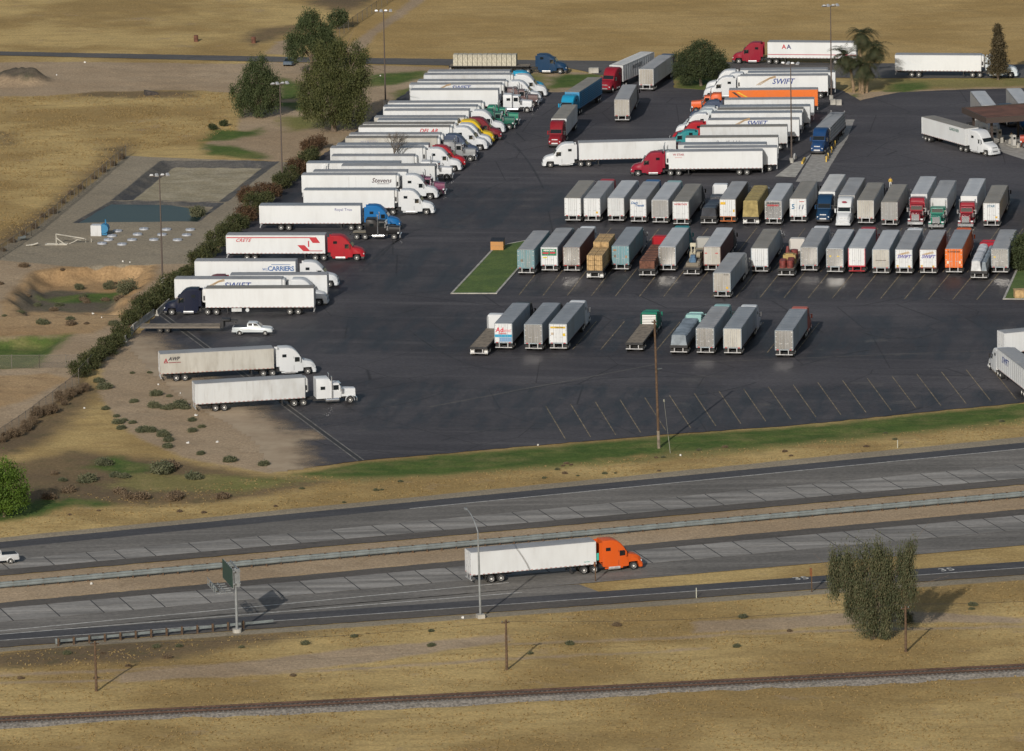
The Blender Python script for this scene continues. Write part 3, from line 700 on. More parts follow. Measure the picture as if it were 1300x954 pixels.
def m_van(L, ribs, W_=TW, z0=TZ0, z1=TZ1):
    def f():
        mb = MB(); h = W_ / 2
        # walls as one closed shell, bottom rail slightly proud
        mb.box(0.06, L, -h, h, z0 + 0.1, z1 - 0.055)
        mb.box(0.02, L + 0.01, -h - 0.018, h + 0.018, z0, z0 + 0.14)
        mb.box(0.0, 0.10, -h - 0.02, h + 0.02, z0 - 0.02, z0 + 0.15)
        for s in (-1, 1):
            mb.box(0.0, 0.12, s * h - 0.06 if s > 0 else -h - 0.02, s * h + 0.02 if s > 0 else -h + 0.06, z0 + 0.15, z1 - 0.09)
            mb.box(0.02, L + 0.008, s * h - 0.03 if s > 0 else -h - 0.016, s * h + 0.016 if s > 0 else -h + 0.03, z1 - 0.16, z1 - 0.055)
        mb.box(0.0, 0.12, -h - 0.02, h + 0.02, z1 - 0.09, z1 - 0.052)
        if ribs:
            n = int(L / ribs)
            for k in range(1, n + 1):
                x = k * L / (n + 1)
                for s in (-1, 1):
                    y0, y1 = sorted((s * (h - 0.01), s * (h + 0.022)))
                    mb.box(x - 0.03, x + 0.03, y0, y1, z0 + 0.14, z1 - 0.16)
        mb.mi = 1; n = int(L / 0.62)
        for k in range(n):
            for s in (-1, 1):
                y0, y1 = sorted((s * (h + 0.016), s * (h + 0.024))); mb.box(0.2 + k * L / n, 0.5 + k * L / n, y0, y1, z0 + 0.03, z0 + 0.09)
        return mb.mesh('trailer', 0)
    return cached(('van', L, ribs, W_, z0, z1), f)
def m_roof(L, W_=TW, z1=TZ1):
    def f():
        mb = MB(); h = W_ / 2 - 0.035
        prof = [(-h, z1 - 0.056), (-h, z1 - 0.02), (-h * 0.5, z1 + 0.012), (0, z1 + 0.02), (h * 0.5, z1 + 0.012), (h, z1 - 0.02), (h, z1 - 0.056)]
        mb.rings([[(x, y, z) for y, z in prof] for x in (0.03, L - 0.02)])
        n = int(L / 1.22)
        for k in range(1, n):
            x = k * L / n; mb.box(x - 0.025, x + 0.025, -h * 0.98, h * 0.98, z1 + 0.004, z1 + 0.026)
        return mb.mesh('roof', 20)
    return cached(('roof', L, W_, z1), f)
def m_door(s, z0=TZ0, z1=TZ1):
    def f():
        mb = MB(); y0, y1 = sorted((s * 0.012, s * (TW / 2 - 0.075)))
        mb.box(-0.035, 0.058, y0, y1, z0 + 0.155, z1 - 0.10)
        mb.mi = 1
        for yy in (0.28, 0.62):
            mb.cyl((-0.06, s * yy, z0 + 0.06), (-0.06, s * yy, z1 - 0.06), 0.028, n=6)
            mb.box(-0.075, -0.035, s * yy - 0.05, s * yy + 0.05, z0 + 0.9, z0 + 1.0)
        mb.box(-0.075, -0.05, min(s * 0.28, s * 0.62), max(s * 0.28, s * 0.62), z0 + 0.93, z0 + 0.97)
        for zz in (0.35, 1.15, 1.95, 2.55):
            a, b = sorted((s * 1.05, s * 1.24)); mb.box(-0.055, -0.03, a, b, z0 + zz, z0 + zz + 0.09)
        return mb.mesh('rear_door', 0)
    return cached(('door', s, z0, z1), f)
def m_underframe(L, slide=1.9):
    def f():
        mb = MB()
        for s in (-1, 1): mb.box(0.4, 5.4, s * 0.55 - 0.06, s * 0.55 + 0.06, 0.78, 1.17)
        mb.box(0.3, L - 0.1, -1.1, 1.1, 1.06, 1.175)
        mb.box(L - 2.2, L - 0.2, -0.6, 0.6, 1.0, 1.06)
        for ax in (slide - 0.62, slide + 0.62): mb.cyl((ax, -1.0, 0.5), (ax, 1.0, 0.5), 0.09, n=8)
        return mb.mesh('underframe', 0)
    return cached(('uf', L, slide), f)
def m_bumper():
    def f():
        mb = MB(); mb.box(-0.02, 0.10, -1.22, 1.22, 0.48, 0.60)
        for s in (-1, 1): mb.box(0.0, 0.08, s * 0.62 - 0.06, s * 0.62 + 0.06, 0.60, TZ0 - 0.02)
        return mb.mesh('rear_bumper', 0)
    return cached('bumper', f)
def m_landing():
    def f():
        mb = MB()
        for s in (-1, 1):
            mb.box(-0.08, 0.08, s * 0.85 - 0.07, s * 0.85 + 0.07, 0.32, 1.07); mb.box(-0.16, 0.16, s * 0.85 - 0.14, s * 0.85 + 0.14, 0.28, 0.32)
        mb.box(-0.04, 0.04, -0.8, 0.8, 0.62, 0.70); return mb.mesh('landing_legs', 0)
    return cached('landing', f)
def m_flap(): return cached('flap', lambda: MB().box(-0.012, 0.012, -0.30, 0.30, 0.22, 1.0).mesh('mudflap', 0))
def m_lights():
    def f():
        mb = MB()
        for s in (-1, 1):
            for k in range(2): mb.box(-0.03, 0.0, s * (0.85 + 0.16 * k) - 0.06, s * (0.85 + 0.16 * k) + 0.06, TZ0 + 0.02, TZ0 + 0.12)
        for y in (-0.2, 0, 0.2): mb.box(-0.02, 0.0, y - 0.05, y + 0.05, TZ1 - 0.085, TZ1 - 0.055)
        return mb.mesh('tail_lights', 0)
    return cached('tl', f)
def m_reefer():
    def f():
        mb = MB(); mb.loft([(0.0, 1.9, 3.95, 1.0, 0.98, 0.1), (0.38, 1.95, 3.9, 0.98, 0.94, 0.12), (0.52, 2.1, 3.7, 0.85, 0.8, 0.12)])
        mb.mi = 1; mb.box(0.5, 0.535, -0.6, 0.6, 2.9, 3.5)
        for s in (-1, 1): mb.box(0.08, 0.34, s * 0.995 - 0.015, s * 0.995 + 0.015, 2.2, 2.9)
        return mb.mesh('refrigeration_unit', 30)
    return cached('reefer', f)
def m_sidebox(): return cached('sidebox', lambda: MB().box(-0.75, 0.75, -0.28, 0.28, 0.55, 1.05).cyl((-1.6, -0.28, 0.78), (-1.6, 0.28, 0.78), 0.28, n=12).mesh('side_box', 30))

# --- tractors (local origin: fifth wheel; +x forward; cab rear at x = cr)
def m_aero(tall):
    def f():
        t = tall; mb = MB()
        mb.loft([(0.0, 0.80, t - 0.03, 1.21, 1.16, 0.12), (0.06, 0.72, t, 1.22, 1.17, 0.16), (1.3, 0.58, t + 0.02, 1.22, 1.17, 0.20), (1.95, 0.58, t - 0.12, 1.22, 1.14, 0.22),
                 (2.45, 0.58, t - 0.50, 1.22, 1.10, 0.22), (2.85, 0.58, t - 0.98 if t > 3.6 else 2.88, 1.21, 1.06, 0.16), (2.98, 0.58, 2.76, 1.21, 1.06, 0.14), (3.36, 0.60, 2.22, 1.18, 1.10, 0.10), (3.42, 1.06, 2.10, 1.15, 1.08, 0.12),
                 (3.9, 1.10, 2.02, 1.15, 1.0, 0.18), (4.55, 1.08, 1.86, 1.12, 0.92, 0.22), (4.72, 0.62, 1.78, 1.11, 0.90, 0.22), (5.02, 0.46, 1.55, 1.06, 0.82, 0.24), (5.22, 0.44, 1.15, 0.98, 0.78, 0.18)])
        return mb.mesh('cab', 26)
    return cached(('aero', tall), f)
AERO_SEC = lambda t: [(0.25, 0.72, t, 1.22, 1.17), (1.3, 0.58, t + 0.02, 1.22, 1.17), (1.95, 0.58, t - 0.12, 1.22, 1.14), (2.45, 0.58, t - 0.50, 1.22, 1.10), (2.85, 0.58, t - 0.98 if t > 3.6 else 2.88, 1.21, 1.06), (2.98, 0.58, 2.76, 1.21, 1.06), (3.36, 0.60, 2.22, 1.18, 1.10)]
def aero_hw(t, x, z):
    """half width of the cab shell at (x, z)"""
    S = AERO_SEC(t)
    for a, b in zip(S, S[1:]):
        if a[0] <= x <= b[0]:
            f = (x - a[0]) / (b[0] - a[0]); _, z0, z1, h0, h1 = [p + (q - p) * f for p, q in zip(a, b)]
            zm = z0 + 0.45 * (z1 - z0); return h0 if z <= zm else h0 + (h1 - h0) * (z - zm) / max(0.1, z1 - 0.18 - zm)
    return 1.2
def m_classic(sl, top):
    def f():
        mb = MB()
        mb.loft([(0.0, 0.92, top - 0.05, 1.18, 1.14, 0.14), (0.1, 0.9, top, 1.2, 1.16, 0.14), (sl - 0.4, 0.9, top, 1.2, 1.16, 0.16), (sl, 0.9, top - (0.5 if top > 3.2 else 0.1), 1.2, 1.14, 0.14)])
        mb.loft([(sl + 0.02, 0.9, 2.98, 1.06, 1.0, 0.1), (sl + 1.05, 0.9, 2.93, 1.05, 0.98, 0.12), (sl + 1.28, 0.9, 2.28, 1.04, 1.0, 0.06)])
        mb.loft([(sl + 1.29, 1.0, 2.14, 0.92, 0.82, 0.12), (sl + 3.35, 1.0, 2.0, 0.80, 0.72, 0.12)])
        return mb.mesh('cab', 40)
    return cached(('classic', sl, top), f)
def m_fender(r=0.64, w=0.40, a0=-10, a1=190):
    def f():
        mb = MB(); n = 10; rs = []
        for k in range(n + 1):
            a = R(a0 + (a1 - a0) * k / n); c, s = math.cos(a), math.sin(a)
            rs.append([(r * c, -w / 2, 0.5 + r * s), (r * c, w / 2, 0.5 + r * s), ((r - 0.04) * c, w / 2, 0.5 + (r - 0.04) * s), ((r - 0.04) * c, -w / 2, 0.5 + (r - 0.04) * s)])
        mb.rings(rs); return mb.mesh('fender', 40)
    return cached(('fender', r, w, a0, a1), f)
def box_mesh(key, *b): return cached(('bx', key) + b, lambda: MB().box(*b).mesh(key, 0))
def quad_mesh(key, pts, th=0.02):
    """thin solid plate from a quad"""
    def f():
        p = [Vector(q) for q in pts]; n = (p[1] - p[0]).cross(p[3] - p[0]).normalized() * th
        return MB().rings([[q for q in p], [q + n for q in p]]).mesh(key, 0)
    return cached(('q', key, tuple(map(tuple, pts))), f)
def m_mirror(s):
    def f():
        mb = MB(); mb.box(-0.06, 0.06, s * 1.42 - 0.11, s * 1.42 + 0.11, 1.95, 2.6); mb.cyl((0, s * 1.1, 2.5), (0, s * 1.42, 2.55), 0.025, n=5); mb.cyl((0, s * 1.1, 2.05), (0, s * 1.42, 2.0), 0.025, n=5)
        return mb.mesh('mirror', 0)
    return cached(('mirror', s), f)
def m_stack(): return cached('stack', lambda: MB().cyl((0, 0, 1.0), (0, 0, 2.0), 0.11, n=8).cyl((0, 0, 2.0), (0, 0, 3.85), 0.075, n=8).cyl((0, 0, 3.85), (-0.12, 0, 4.05), 0.075, n=8).mesh('exhaust_stack'))
def m_tank(l): return cached(('tank', l), lambda: MB().cyl((0, 0, 0), (l, 0, 0), 0.30, n=16).cyl((0.25, 0, 0), (0.31, 0, 0), 0.315, n=16).cyl((l - 0.31, 0, 0), (l - 0.25, 0, 0), 0.315, n=16).mesh('fuel_tank'))
def m_chassis(cr):
    def f():
        mb = MB()
        for s in (-1, 1): mb.box(-1.75, cr + 4.9, s * 0.42 - 0.05, s * 0.42 + 0.05, 0.72, 0.98)
        for x in (-1.7, -0.2, cr - 0.3): mb.box(x, x + 0.12, -0.42, 0.42, 0.74, 0.96)
        mb.box(-0.5, 0.5, -0.48, 0.48, 0.98, 1.10); mb.box(-1.85, -1.7, -1.1, 1.1, 0.8, 0.92)
        for ax in (-0.66, 0.66): mb.cyl((ax, -1.0, 0.5), (ax, 1.0, 0.5), 0.12, n=8)
        mb.box(cr - 0.4, cr + 3.4, -0.85, 0.85, 0.55, 0.95)
        return mb.mesh('chassis', 0)
    return cached(('ch', round(cr, 2)), f)
GRILLE = simple('grille_grey', (0.16, 0.165, 0.17), 0.4, 0.3, 14.0, 0.6)
def cabpaint(c): return paint(tuple(x * 0.92 for x in c), 0.40, 0.0, 0.02 if max(c) < 0.15 else 0.06, (0.2, 0.17, 0.14), scale=1.3, spec=0.2)

def tractor(root, kind, col, ox, yaw=0.0, gap=0.85, tall=3.98, trim=None, sl=1.9, top=3.5, second=None, stacks=None, bob=False):
    """adds the cab and its pieces under root; fifth wheel at (ox, 0)"""
    cr = 0.9 + gap
    c, s = math.cos(yaw), math.sin(yaw)
    def at(x, y, z=0): return (ox + c * x - s * y, s * x + c * y, z)
    pm = cabpaint(col)
    if kind == 'aero':
        cab = part('cab', m_aero(tall), pm, root, at(cr, 0), yaw); steer = cr + 4.02
        part('windscreen', quad_mesh('windscreen', [(3.375, -0.98, 2.235), (3.375, 0.98, 2.235), (3.0, 0.92, 2.765), (3.0, -0.92, 2.765)], 0.03), M['glass'], cab)
        for q in (-1, 1):
            part('side_window', quad_mesh('side_window', [(px_, q * (aero_hw(tall, px_, pz_) + 0.006), pz_) for px_, pz_ in ((2.2, 1.95), (3.12, 1.95), (2.86, 2.60), (2.2, 2.62))][::-q], 0.03), M['glass'], cab)
            part('door_seam', quad_mesh('door_seam', [(px_, q * (aero_hw(tall, px_, pz_) + 0.002), pz_) for px_, pz_ in ((2.05, 0.75), (2.09, 0.75), (2.09, 2.72), (2.05, 2.72))][::-q], 0.012), M['black'], cab)
            part('sleeper_window', quad_mesh('sleeper_window', [(px_, q * (aero_hw(tall, px_, pz_) + 0.004), pz_) for px_, pz_ in ((0.42, 2.68), (1.02, 2.68), (1.02, 3.1), (0.42, 3.1))][::-q], 0.03), M['glass'], cab)
            part('headlight', box_mesh('headlight', 4.98, 5.16, q * 0.78 - 0.16, q * 0.78 + 0.16, 0.98, 1.18), M['lamp'], cab)
            part('mirror', m_mirror(q), M['black'] if q > 0 else pm, cab, (2.95, 0, 0))
            part('side_fairing', box_mesh('side_fairing', 0.25, 2.6, q * 1.215 - 0.02, q * 1.215 + 0.02, 0.42, 0.62), second or pm, cab)
            part('cab_extender', box_mesh('cab_extender', -0.45, 0.02, q * 1.15 - 0.025, q * 1.15 + 0.025, 1.35, tall - 0.2), pm, cab)
        part('grille', quad_mesh('grille', [(5.245, -0.52, 0.72), (5.245, 0.52, 0.72), (5.06, 0.50, 1.50), (5.06, -0.50, 1.50)]), GRILLE if trim is None else trim, cab)
        part('front_bumper', cached('abump', lambda: MB().loft([(4.75, 0.34, 0.66, 1.2, 1.18, 0.05), (5.15, 0.34, 0.68, 1.16, 1.14, 0.06), (5.34, 0.36, 0.66, 0.9, 0.88, 0.06)]).mesh('front_bumper', 40)), M['black'] if col[0] < 0.4 else pm, cab)
        part('visor', box_mesh('visor', 2.92, 3.12, -1.0, 1.0, 2.76, 2.82), M['black'], cab)
        if stacks: part('exhaust_stack', m_stack(), M['chrome'], cab, (-0.15, -0.95, 0))
        for q in (-1, 1): part('fuel_tank', m_tank(1.5), M['alu'], cab, (0.75, q * 0.96, 0.52))
    else:
        cab = part('cab', m_classic(sl, top), pm, root, at(cr, 0), yaw); steer = cr + sl + 2.55
        e = sl + 1.29
        part('windscreen', quad_mesh('windscreen', [(e + 0.0, -0.90, 2.30), (e + 0.0, 0.90, 2.30), (sl + 1.09, 0.84, 2.84), (sl + 1.09, -0.84, 2.84)]), M['glass'], cab)
        for q in (-1, 1):
            part('side_window', box_mesh('side_window', sl + 0.22, sl + 0.98, q * 1.045 - 0.025, q * 1.045 + 0.025, 2.0, 2.68), M['glass'], cab)
            if sl > 1: part('sleeper_window', box_mesh('sleeper_window', 0.6, 1.25, q * 1.20 - 0.03, q * 1.20 + 0.03, 2.15, 2.6), M['glass'], cab)
            fx = sl + 2.55
            part('fender', m_fender(), second or pm, cab, (fx, q * 1.0, 0))
            part('headlight', cached('rl', lambda: MB().box(-0.12, 0.12, -0.2, 0.2, 1.0, 1.22).mesh('headlight', 0)), M['lamp'], cab, (sl + 3.2, q * 0.98, 0))
            part('mirror', m_mirror(q), M['chrome'], cab, (sl + 1.2, 0, 0))
            part('exhaust_stack', m_stack(), M['chrome'], cab, (sl + 0.0, q * 1.24, 0))
            part('air_cleaner', cached('ac', lambda: MB().cyl((0, 0, 1.5), (0, 0, 2.15), 0.19, n=10).mesh('air_cleaner')), M['chrome'], cab, (sl + 1.5, q * 1.03, 0))
            part('fuel_tank', m_tank(1.9), M['chrome'], cab, (sl - 0.9, q * 0.95, 0.62))
        part('grille', box_mesh('grille', sl + 3.36, sl + 3.41, -0.60, 0.60, 0.95, 1.95), M['chrome'], cab)
        part('front_bumper', box_mesh('front_bumper', sl + 3.42, sl + 3.56, -1.2, 1.2, 0.36, 0.80), M['chrome'], cab)
        part('visor', box_mesh('visor', sl + 1.02, sl + 1.35, -0.92, 0.92, 2.84, 2.89), M['chrome'], cab)
    part('chassis', m_chassis(cr), M['frame'], cab, (-cr, 0, 0))
    for ax in (-0.66, 0.66):
        for q in (-1, 1): wheel(root, *at(ax, q * 0.95)[:2], 0.58, None, yaw)
    for q in (-1, 1): wheel(root, *at(steer, q * 1.02)[:2], 0.30, None, yaw)
    return cab

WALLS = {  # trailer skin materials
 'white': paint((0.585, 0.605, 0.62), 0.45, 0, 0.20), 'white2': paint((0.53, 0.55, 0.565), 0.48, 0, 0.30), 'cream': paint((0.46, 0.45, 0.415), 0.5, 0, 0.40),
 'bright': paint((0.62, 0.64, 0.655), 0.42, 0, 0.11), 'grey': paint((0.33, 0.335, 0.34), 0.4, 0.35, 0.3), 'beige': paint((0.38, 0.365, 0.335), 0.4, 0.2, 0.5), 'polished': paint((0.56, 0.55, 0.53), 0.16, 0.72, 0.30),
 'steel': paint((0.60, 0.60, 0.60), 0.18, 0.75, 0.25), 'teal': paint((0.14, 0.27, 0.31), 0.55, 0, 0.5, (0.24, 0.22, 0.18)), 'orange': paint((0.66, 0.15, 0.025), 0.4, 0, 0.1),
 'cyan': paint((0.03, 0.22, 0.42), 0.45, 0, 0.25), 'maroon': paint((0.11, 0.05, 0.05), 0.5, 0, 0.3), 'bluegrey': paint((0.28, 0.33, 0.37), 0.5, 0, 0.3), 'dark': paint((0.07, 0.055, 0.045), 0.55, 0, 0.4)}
ROOFS = {'grey': paint((0.30, 0.305, 0.315), 0.55, 0.0, 0.30, (0.13, 0.125, 0.12), scale=0.5), 'brown': paint((0.235, 0.22, 0.195), 0.6, 0.0, 0.35, (0.13, 0.12, 0.10), scale=0.5),
         'pale': paint((0.42, 0.435, 0.455), 0.5, 0.0, 0.25, (0.22, 0.22, 0.22), scale=0.5), 'white': paint((0.52, 0.52, 0.51), 0.5, 0.0, 0.3, (0.25, 0.24, 0.22), scale=0.5), 'blue': paint((0.245, 0.265, 0.29), 0.55, 0.0, 0.3, (0.12, 0.13, 0.14), scale=0.5)}
RED, MAR, WHT, CYAN, BLU, NAVY, BLK, ORG, TEAL, GRN, YEL, PUR, GRY, BRN, SLATE = (0.36, 0.012, 0.022), (0.16, 0.015, 0.025), (0.61, 0.63, 0.65), (0.01, 0.30, 0.50), (0.012, 0.10, 0.27), (0.007, 0.011, 0.030), (0.008, 0.008, 0.010), (0.62, 0.10, 0.015), (0.02, 0.22, 0.24), (0.01, 0.20, 0.12), (0.65, 0.45, 0.02), (0.16, 0.035, 0.09), (0.25, 0.26, 0.27), (0.13, 0.085, 0.085), (0.06, 0.08, 0.13)
DKBL, ROYAL, AQUA = (0.010, 0.040, 0.095), (0.008, 0.13, 0.36), (0.25, 0.42, 0.42)

GRP = 'semi trucks parked and moving in the truck stop'
TRUCKS = []
TAPE = simple('reflective_tape', (0.30, 0.06, 0.05), 0.5)
def letter(parent, s, x, z, size, col, side, L, shear=0.0, bold=0.0, spacing=1.0, off=0.02):
    """lettering on the trailer wall; x measured from the trailer's rear"""
    m = simple('ink_%s' % (str(col)), col, 0.5)
    rot = (math.pi / 2, 0, 0) if side < 0 else (math.pi / 2, 0, math.pi)
    return part('lettering', text_mesh(s, size, shear, spacing, bold), m, parent, (x, side * (TW / 2 + off), z), rot=rot)
def rear_letter(parent, s, y, z, size, col, shear=0.0, bold=0.0):
    m = simple('ink_%s' % (str(col)), col, 0.5)
    return part('lettering', text_mesh(s, size, shear, 1.0, bold), m, parent, (-0.085, y, z), rot=(math.pi / 2, 0, -math.pi / 2))
def panel(parent, name, x0, x1, z0, z1, col, side, off=0.012):
    y0, y1 = sorted((side * (TW / 2 + 0.002), side * (TW / 2 + off)))
    m = simple('ink_%s' % (str(col)), col, 0.5)
    return part(name, MB().box(x0, x1, y0, y1, z0, z1).mesh(name, 0), m, parent)
def rpanel(parent, name, y0, y1, z0, z1, col, off=0.082):
    m = simple('ink_%s' % (str(col)), col, 0.5)
    return part(name, MB().box(-off, -off + 0.02, y0, y1, z0, z1).mesh(name, 0), m, parent)

LENS = (13.7, 14.63, 15.4, 16.15)
def place(mode, A, B, ztop, L=None, W_=TW, hd=None):
    a, b = G(*A, ztop), G(*B, ztop); mid = (a + b) / 2
    if mode in ('R', 'L'):
        ln = (b - a).length
        if L is None: L = min(LENS, key=lambda q: abs(q - ln))
        if hd is None: hd = -6.0 if mode == 'R' else 176.0
        lx, ly = L / 2, (-W_ / 2 if mode == 'R' else W_ / 2)
    else:
        L = L or 16.15
        if hd is None: hd = 81.0 if mode == 'B' else 261.0
        lx, ly = (0.0, 0.0) if mode == 'B' else (L, 0.0)
    h = R(hd); x = mid.x - (math.cos(h) * lx - math.sin(h) * ly); y = mid.y - (math.sin(h) * lx + math.cos(h) * ly)
    return x, y, h, L
def semi(label, mode, A, B, cab, wall='white', roof='grey', door=None, hd=None, L=None, kind='van', ribs=1.22, yaw=0.0, extra=None, ztop=TZ1, slide=1.9, flap=False, bump=None, group=GRP, box=False):
    """mode R/L: side on, nose right/left (A,B on the near top edge); B: rear to us; F: front to us"""
    x, y, h, L = place(mode, A, B, ztop, L, hd=hd)
    t = thing('semi_truck', label, 'truck', (x, y, 0.012), h, group)
    if kind == 'flat':
        body = part('trailer', m_flat(L), [M['deckwood'], M['frame']], t)
    else:
        body = part('trailer', m_van(L, ribs, TW, TZ0, ztop), [WALLS[wall] if isinstance(wall, str) else wall, TAPE], t)
        part('roof', m_roof(L, TW, ztop), ROOFS[roof], body)
        dm = WALLS[door or wall] if isinstance(door or wall, str) else wall
        for s in (-1, 1): part('rear_door', m_door(s, TZ0, ztop), [dm, M['alu']], body)
        for s in (-1, 1): part('tail_light', box_mesh('tail_light', -0.03, 0.0, s * 0.93 - 0.15, s * 0.93 + 0.15, TZ0 + 0.02, TZ0 + 0.12), M['redlamp'], body)
        part('underframe', m_underframe(L, slide), M['frame'], body)
    part('rear_bumper', m_bumper(), bump or M['alu'], body)
    part('landing_legs', m_landing(), M['frame'], body, (L - 3.2, 0, 0))
    for s in (-1, 1): part('mudflap', m_flap(), M['whiteflap'] if flap else M['rubber'], body, (slide - 1.3 if slide > 1.6 else 0.25, s * 0.95, 0.05))
    if kind == 'reefer': part('refrigeration_unit', m_reefer(), [paint((0.55, 0.56, 0.56), 0.45, 0, 0.2), M['frame']], body, (L + 0.012, 0, 0))
    if box: part('side_box', m_sidebox(), WALLS['white2'], body, (L - 4.6, (-1 if mode == 'R' else 1) * 0.98, 0))
    for ax in (slide - 0.62, slide + 0.62):
        for s in (-1, 1): wheel(t, ax, s * 0.97, 0.58)
    if cab:
        c = dict(cab); k = c.pop('kind', 'aero'); col = c.pop('col')
        cg = c.pop('gap', 1.1 if kind == 'reefer' else 0.85)
        tractor(t, k, col, L - 0.9, R(yaw), cg, **c)
    if extra: extra(t, body, L)
    TRUCKS.append(t); return t, L
def m_flat(L):
    def f():
        mb = MB(); n = int(L / 0.6)
        mb.box(0, L, -1.22, 1.22, 1.36, 1.45)
        mb.mi = 1
        for s in (-1, 1):
            mb.box(0, L, s * 1.26 - 0.04, s * 1.26 + 0.04, 1.26, 1.46)
            mb.box(0.3, L - 2.0, s * 0.5 - 0.06, s * 0.5 + 0.06, 0.85, 1.36); mb.box(L - 2.0, L - 0.1, s * 0.5 - 0.06, s * 0.5 + 0.06, 1.12, 1.36)
            for k in range(1, n): mb.box(k * L / n - 0.05, k * L / n + 0.05, min(s * 1.30, s * 1.345), max(s * 1.30, s * 1.345), 1.27, 1.43)
        for k in range(n): mb.box(k * L / n + 0.1, k * L / n + 0.18, -1.22, 1.22, 1.28, 1.36)
        mb.box(-0.04, 0.0, -1.26, 1.26, 1.1, 1.47)
        for ax in (1.28, 2.52): mb.cyl((ax, -1.0, 0.5), (ax, 1.0, 0.5), 0.09, n=8)
        mb.box(0.8, 3.1, -0.5, 0.5, 0.6, 0.85)
        return mb.mesh('trailer', 0)
    return cached(('flat', L), f)
AERO = lambda col, **k: dict(kind='aero', col=col, **k)
CLAS = lambda col, **k: dict(kind='classic', col=col, **k)
# ------------------------------------------------------------------ the trucks
BL, RD, DK = (0.02, 0.05, 0.22), (0.42, 0.02, 0.03), (0.05, 0.02, 0.03)
GOLD = (0.42, 0.26, 0.10)
def swoosh(b, x, z, side, k=1.0):
    """three curved strokes that rise to the right ahead of the lettering"""
    s = 1 if side < 0 else -1
    for i, c in enumerate((GOLD, (0.25, 0.20, 0.16), GOLD)):
        pts = [(-1.5 - 0.25 * i, -0.62), (-0.9 - 0.25 * i, -0.22), (0.1, 0.36 + 0.10 * i), (1.0, 0.55 + 0.12 * i)]
        mb = MB(); y0, y1 = sorted((side * (TW / 2 + 0.024), side * (TW / 2 + 0.034)))
        for (xa, za), (xb, zb) in zip(pts, pts[1:]):
            w = 0.045
            q = [(x + s * xa * k, z + (za - w) * k), (x + s * xb * k, z + (zb - w) * k), (x + s * xb * k, z + (zb + w) * k), (x + s * xa * k, z + (za + w) * k)]
            mb.rings([[(p[0], y0, p[1]) for p in q], [(p[0], y1, p[1]) for p in q]])
        part('logo_stroke', mb.mesh('logo_stroke', 0), simple('ink_%s' % str(c), c, 0.5), b)
def swift(x, z, side, size=1.25):
    def f(t, b, L):
        letter(b, 'SWIFT', x, z, size, BL, side, L, 0.3, 0.02); s = 1 if side < 0 else -1
        swoosh(b, x - s * size * 1.75, z + 0.1, side, size * 0.85)
    return f
def rear_swift(t, b, L):
    rear_letter(b, 'SWIFT', 0.0, 2.95, 0.72, (0.05, 0.03, 0.30), 0.3, 0.012)
    m = simple('ink_%s' % str(GOLD), GOLD, 0.5)
    for i in range(3):
        mb = MB(); a, c = (0.95 - 0.3 * i, 3.25), (-0.75 - 0.08 * i, 3.72 - 0.1 * i)
        mb.rings([[(xx, a[0], a[1]), (xx, c[0], c[1]), (xx, c[0], c[1] + 0.06), (xx, a[0], a[1] + 0.06)] for xx in (-0.085, -0.075)])
        part('logo_stroke', mb.mesh('logo_stroke', 0), m, b)
    rpanel(b, 'sticker', -0.95, -0.65, 1.35, 1.6, (0.55, 0.33, 0.04)); rpanel(b, 'sticker', 0.8, 1.1, 1.4, 1.65, (0.55, 0.33, 0.04))

# --- left column, noses to the right, far to near
semi('white trailer topmost in the left column with a bright aqua hood', 'R', (544, 91.3), (646, 91), AERO(CYAN), 'white', 'grey')
semi('white truck with tall white sleeper, second from top in the left column', 'R', (539, 95.2), (647, 95.2), AERO(WHT, tall=4.0), 'white2', 'grey', kind='reefer')
semi('white truck with white cab and nose past its neighbour, third from top in left column', 'R', (529.6, 103), (641, 103.4), AERO(WHT), 'white', 'grey', kind='reefer')
semi('white trailer with blue lettering and brown long-nose cab in the left column', 'R', (521, 107.2), (634.5, 108), CLAS(BRN, top=3.3), 'white', 'grey', kind='reefer', extra=lambda t, b, L: (letter(b, 'SWIFT', L * 0.56, 3.45, 1.15, BL, -1, L, 0.3, 0.02), swoosh(b, L * 0.56 - 2.6, 3.5, -1, 0.9)))
semi('plain white trailer with white long-nose cab beside the first gap in left column', 'R', (522, 114.5), (631, 114.8), CLAS(WHT, top=3.2, sl=1.6), 'bright', 'grey')
semi('white trailer with dark green cab, farther of the green pair in left column', 'R', (493, 130.3), (610, 131), CLAS(GRN, top=3.4), 'white', 'grey', kind='reefer')
semi('white trailer with dark green long-nose cab and chrome, nearer of the green pair', 'R', (486.5, 135.4), (605, 136), CLAS((0.01, 0.10, 0.07), top=3.4), 'white2', 'blue', kind='reefer')
semi('white trailer just before the maroon cab, white cab hidden in left column', 'R', (489, 140.6), (593, 141), AERO(WHT), 'white', 'grey')
semi('white trailer with long maroon red cab beside the yellow one', 'R', (476.3, 148.8), (588, 150), AERO(MAR, tall=3.9), 'cream', 'grey', kind='reefer')
semi('white trailer pulled by the only bright yellow cab', 'R', (478.7, 152.6), (581, 153.3), AERO(YEL), 'white', 'blue')
semi('white trailer behind the red lettered one, white cab, left column', 'R', (462, 157.4), (574, 158), AERO(WHT), 'white2', 'brown', kind='reefer')
semi('white truck with red italic letters near the trailer nose, left column', 'R', (455.7, 161.5), (570, 162), AERO(WHT, tall=4.0), 'bright', 'brown', kind='reefer', extra=lambda t, b, L: letter(b, 'DEL AR', L * 0.77, 3.42, 0.95, RD, -1, L, 0.35, 0.02))
semi('white trailer with slate blue cab in the left column', 'R', (443.5, 170.8), (558.5, 171.3), AERO(SLATE), 'white', 'grey', kind='reefer')
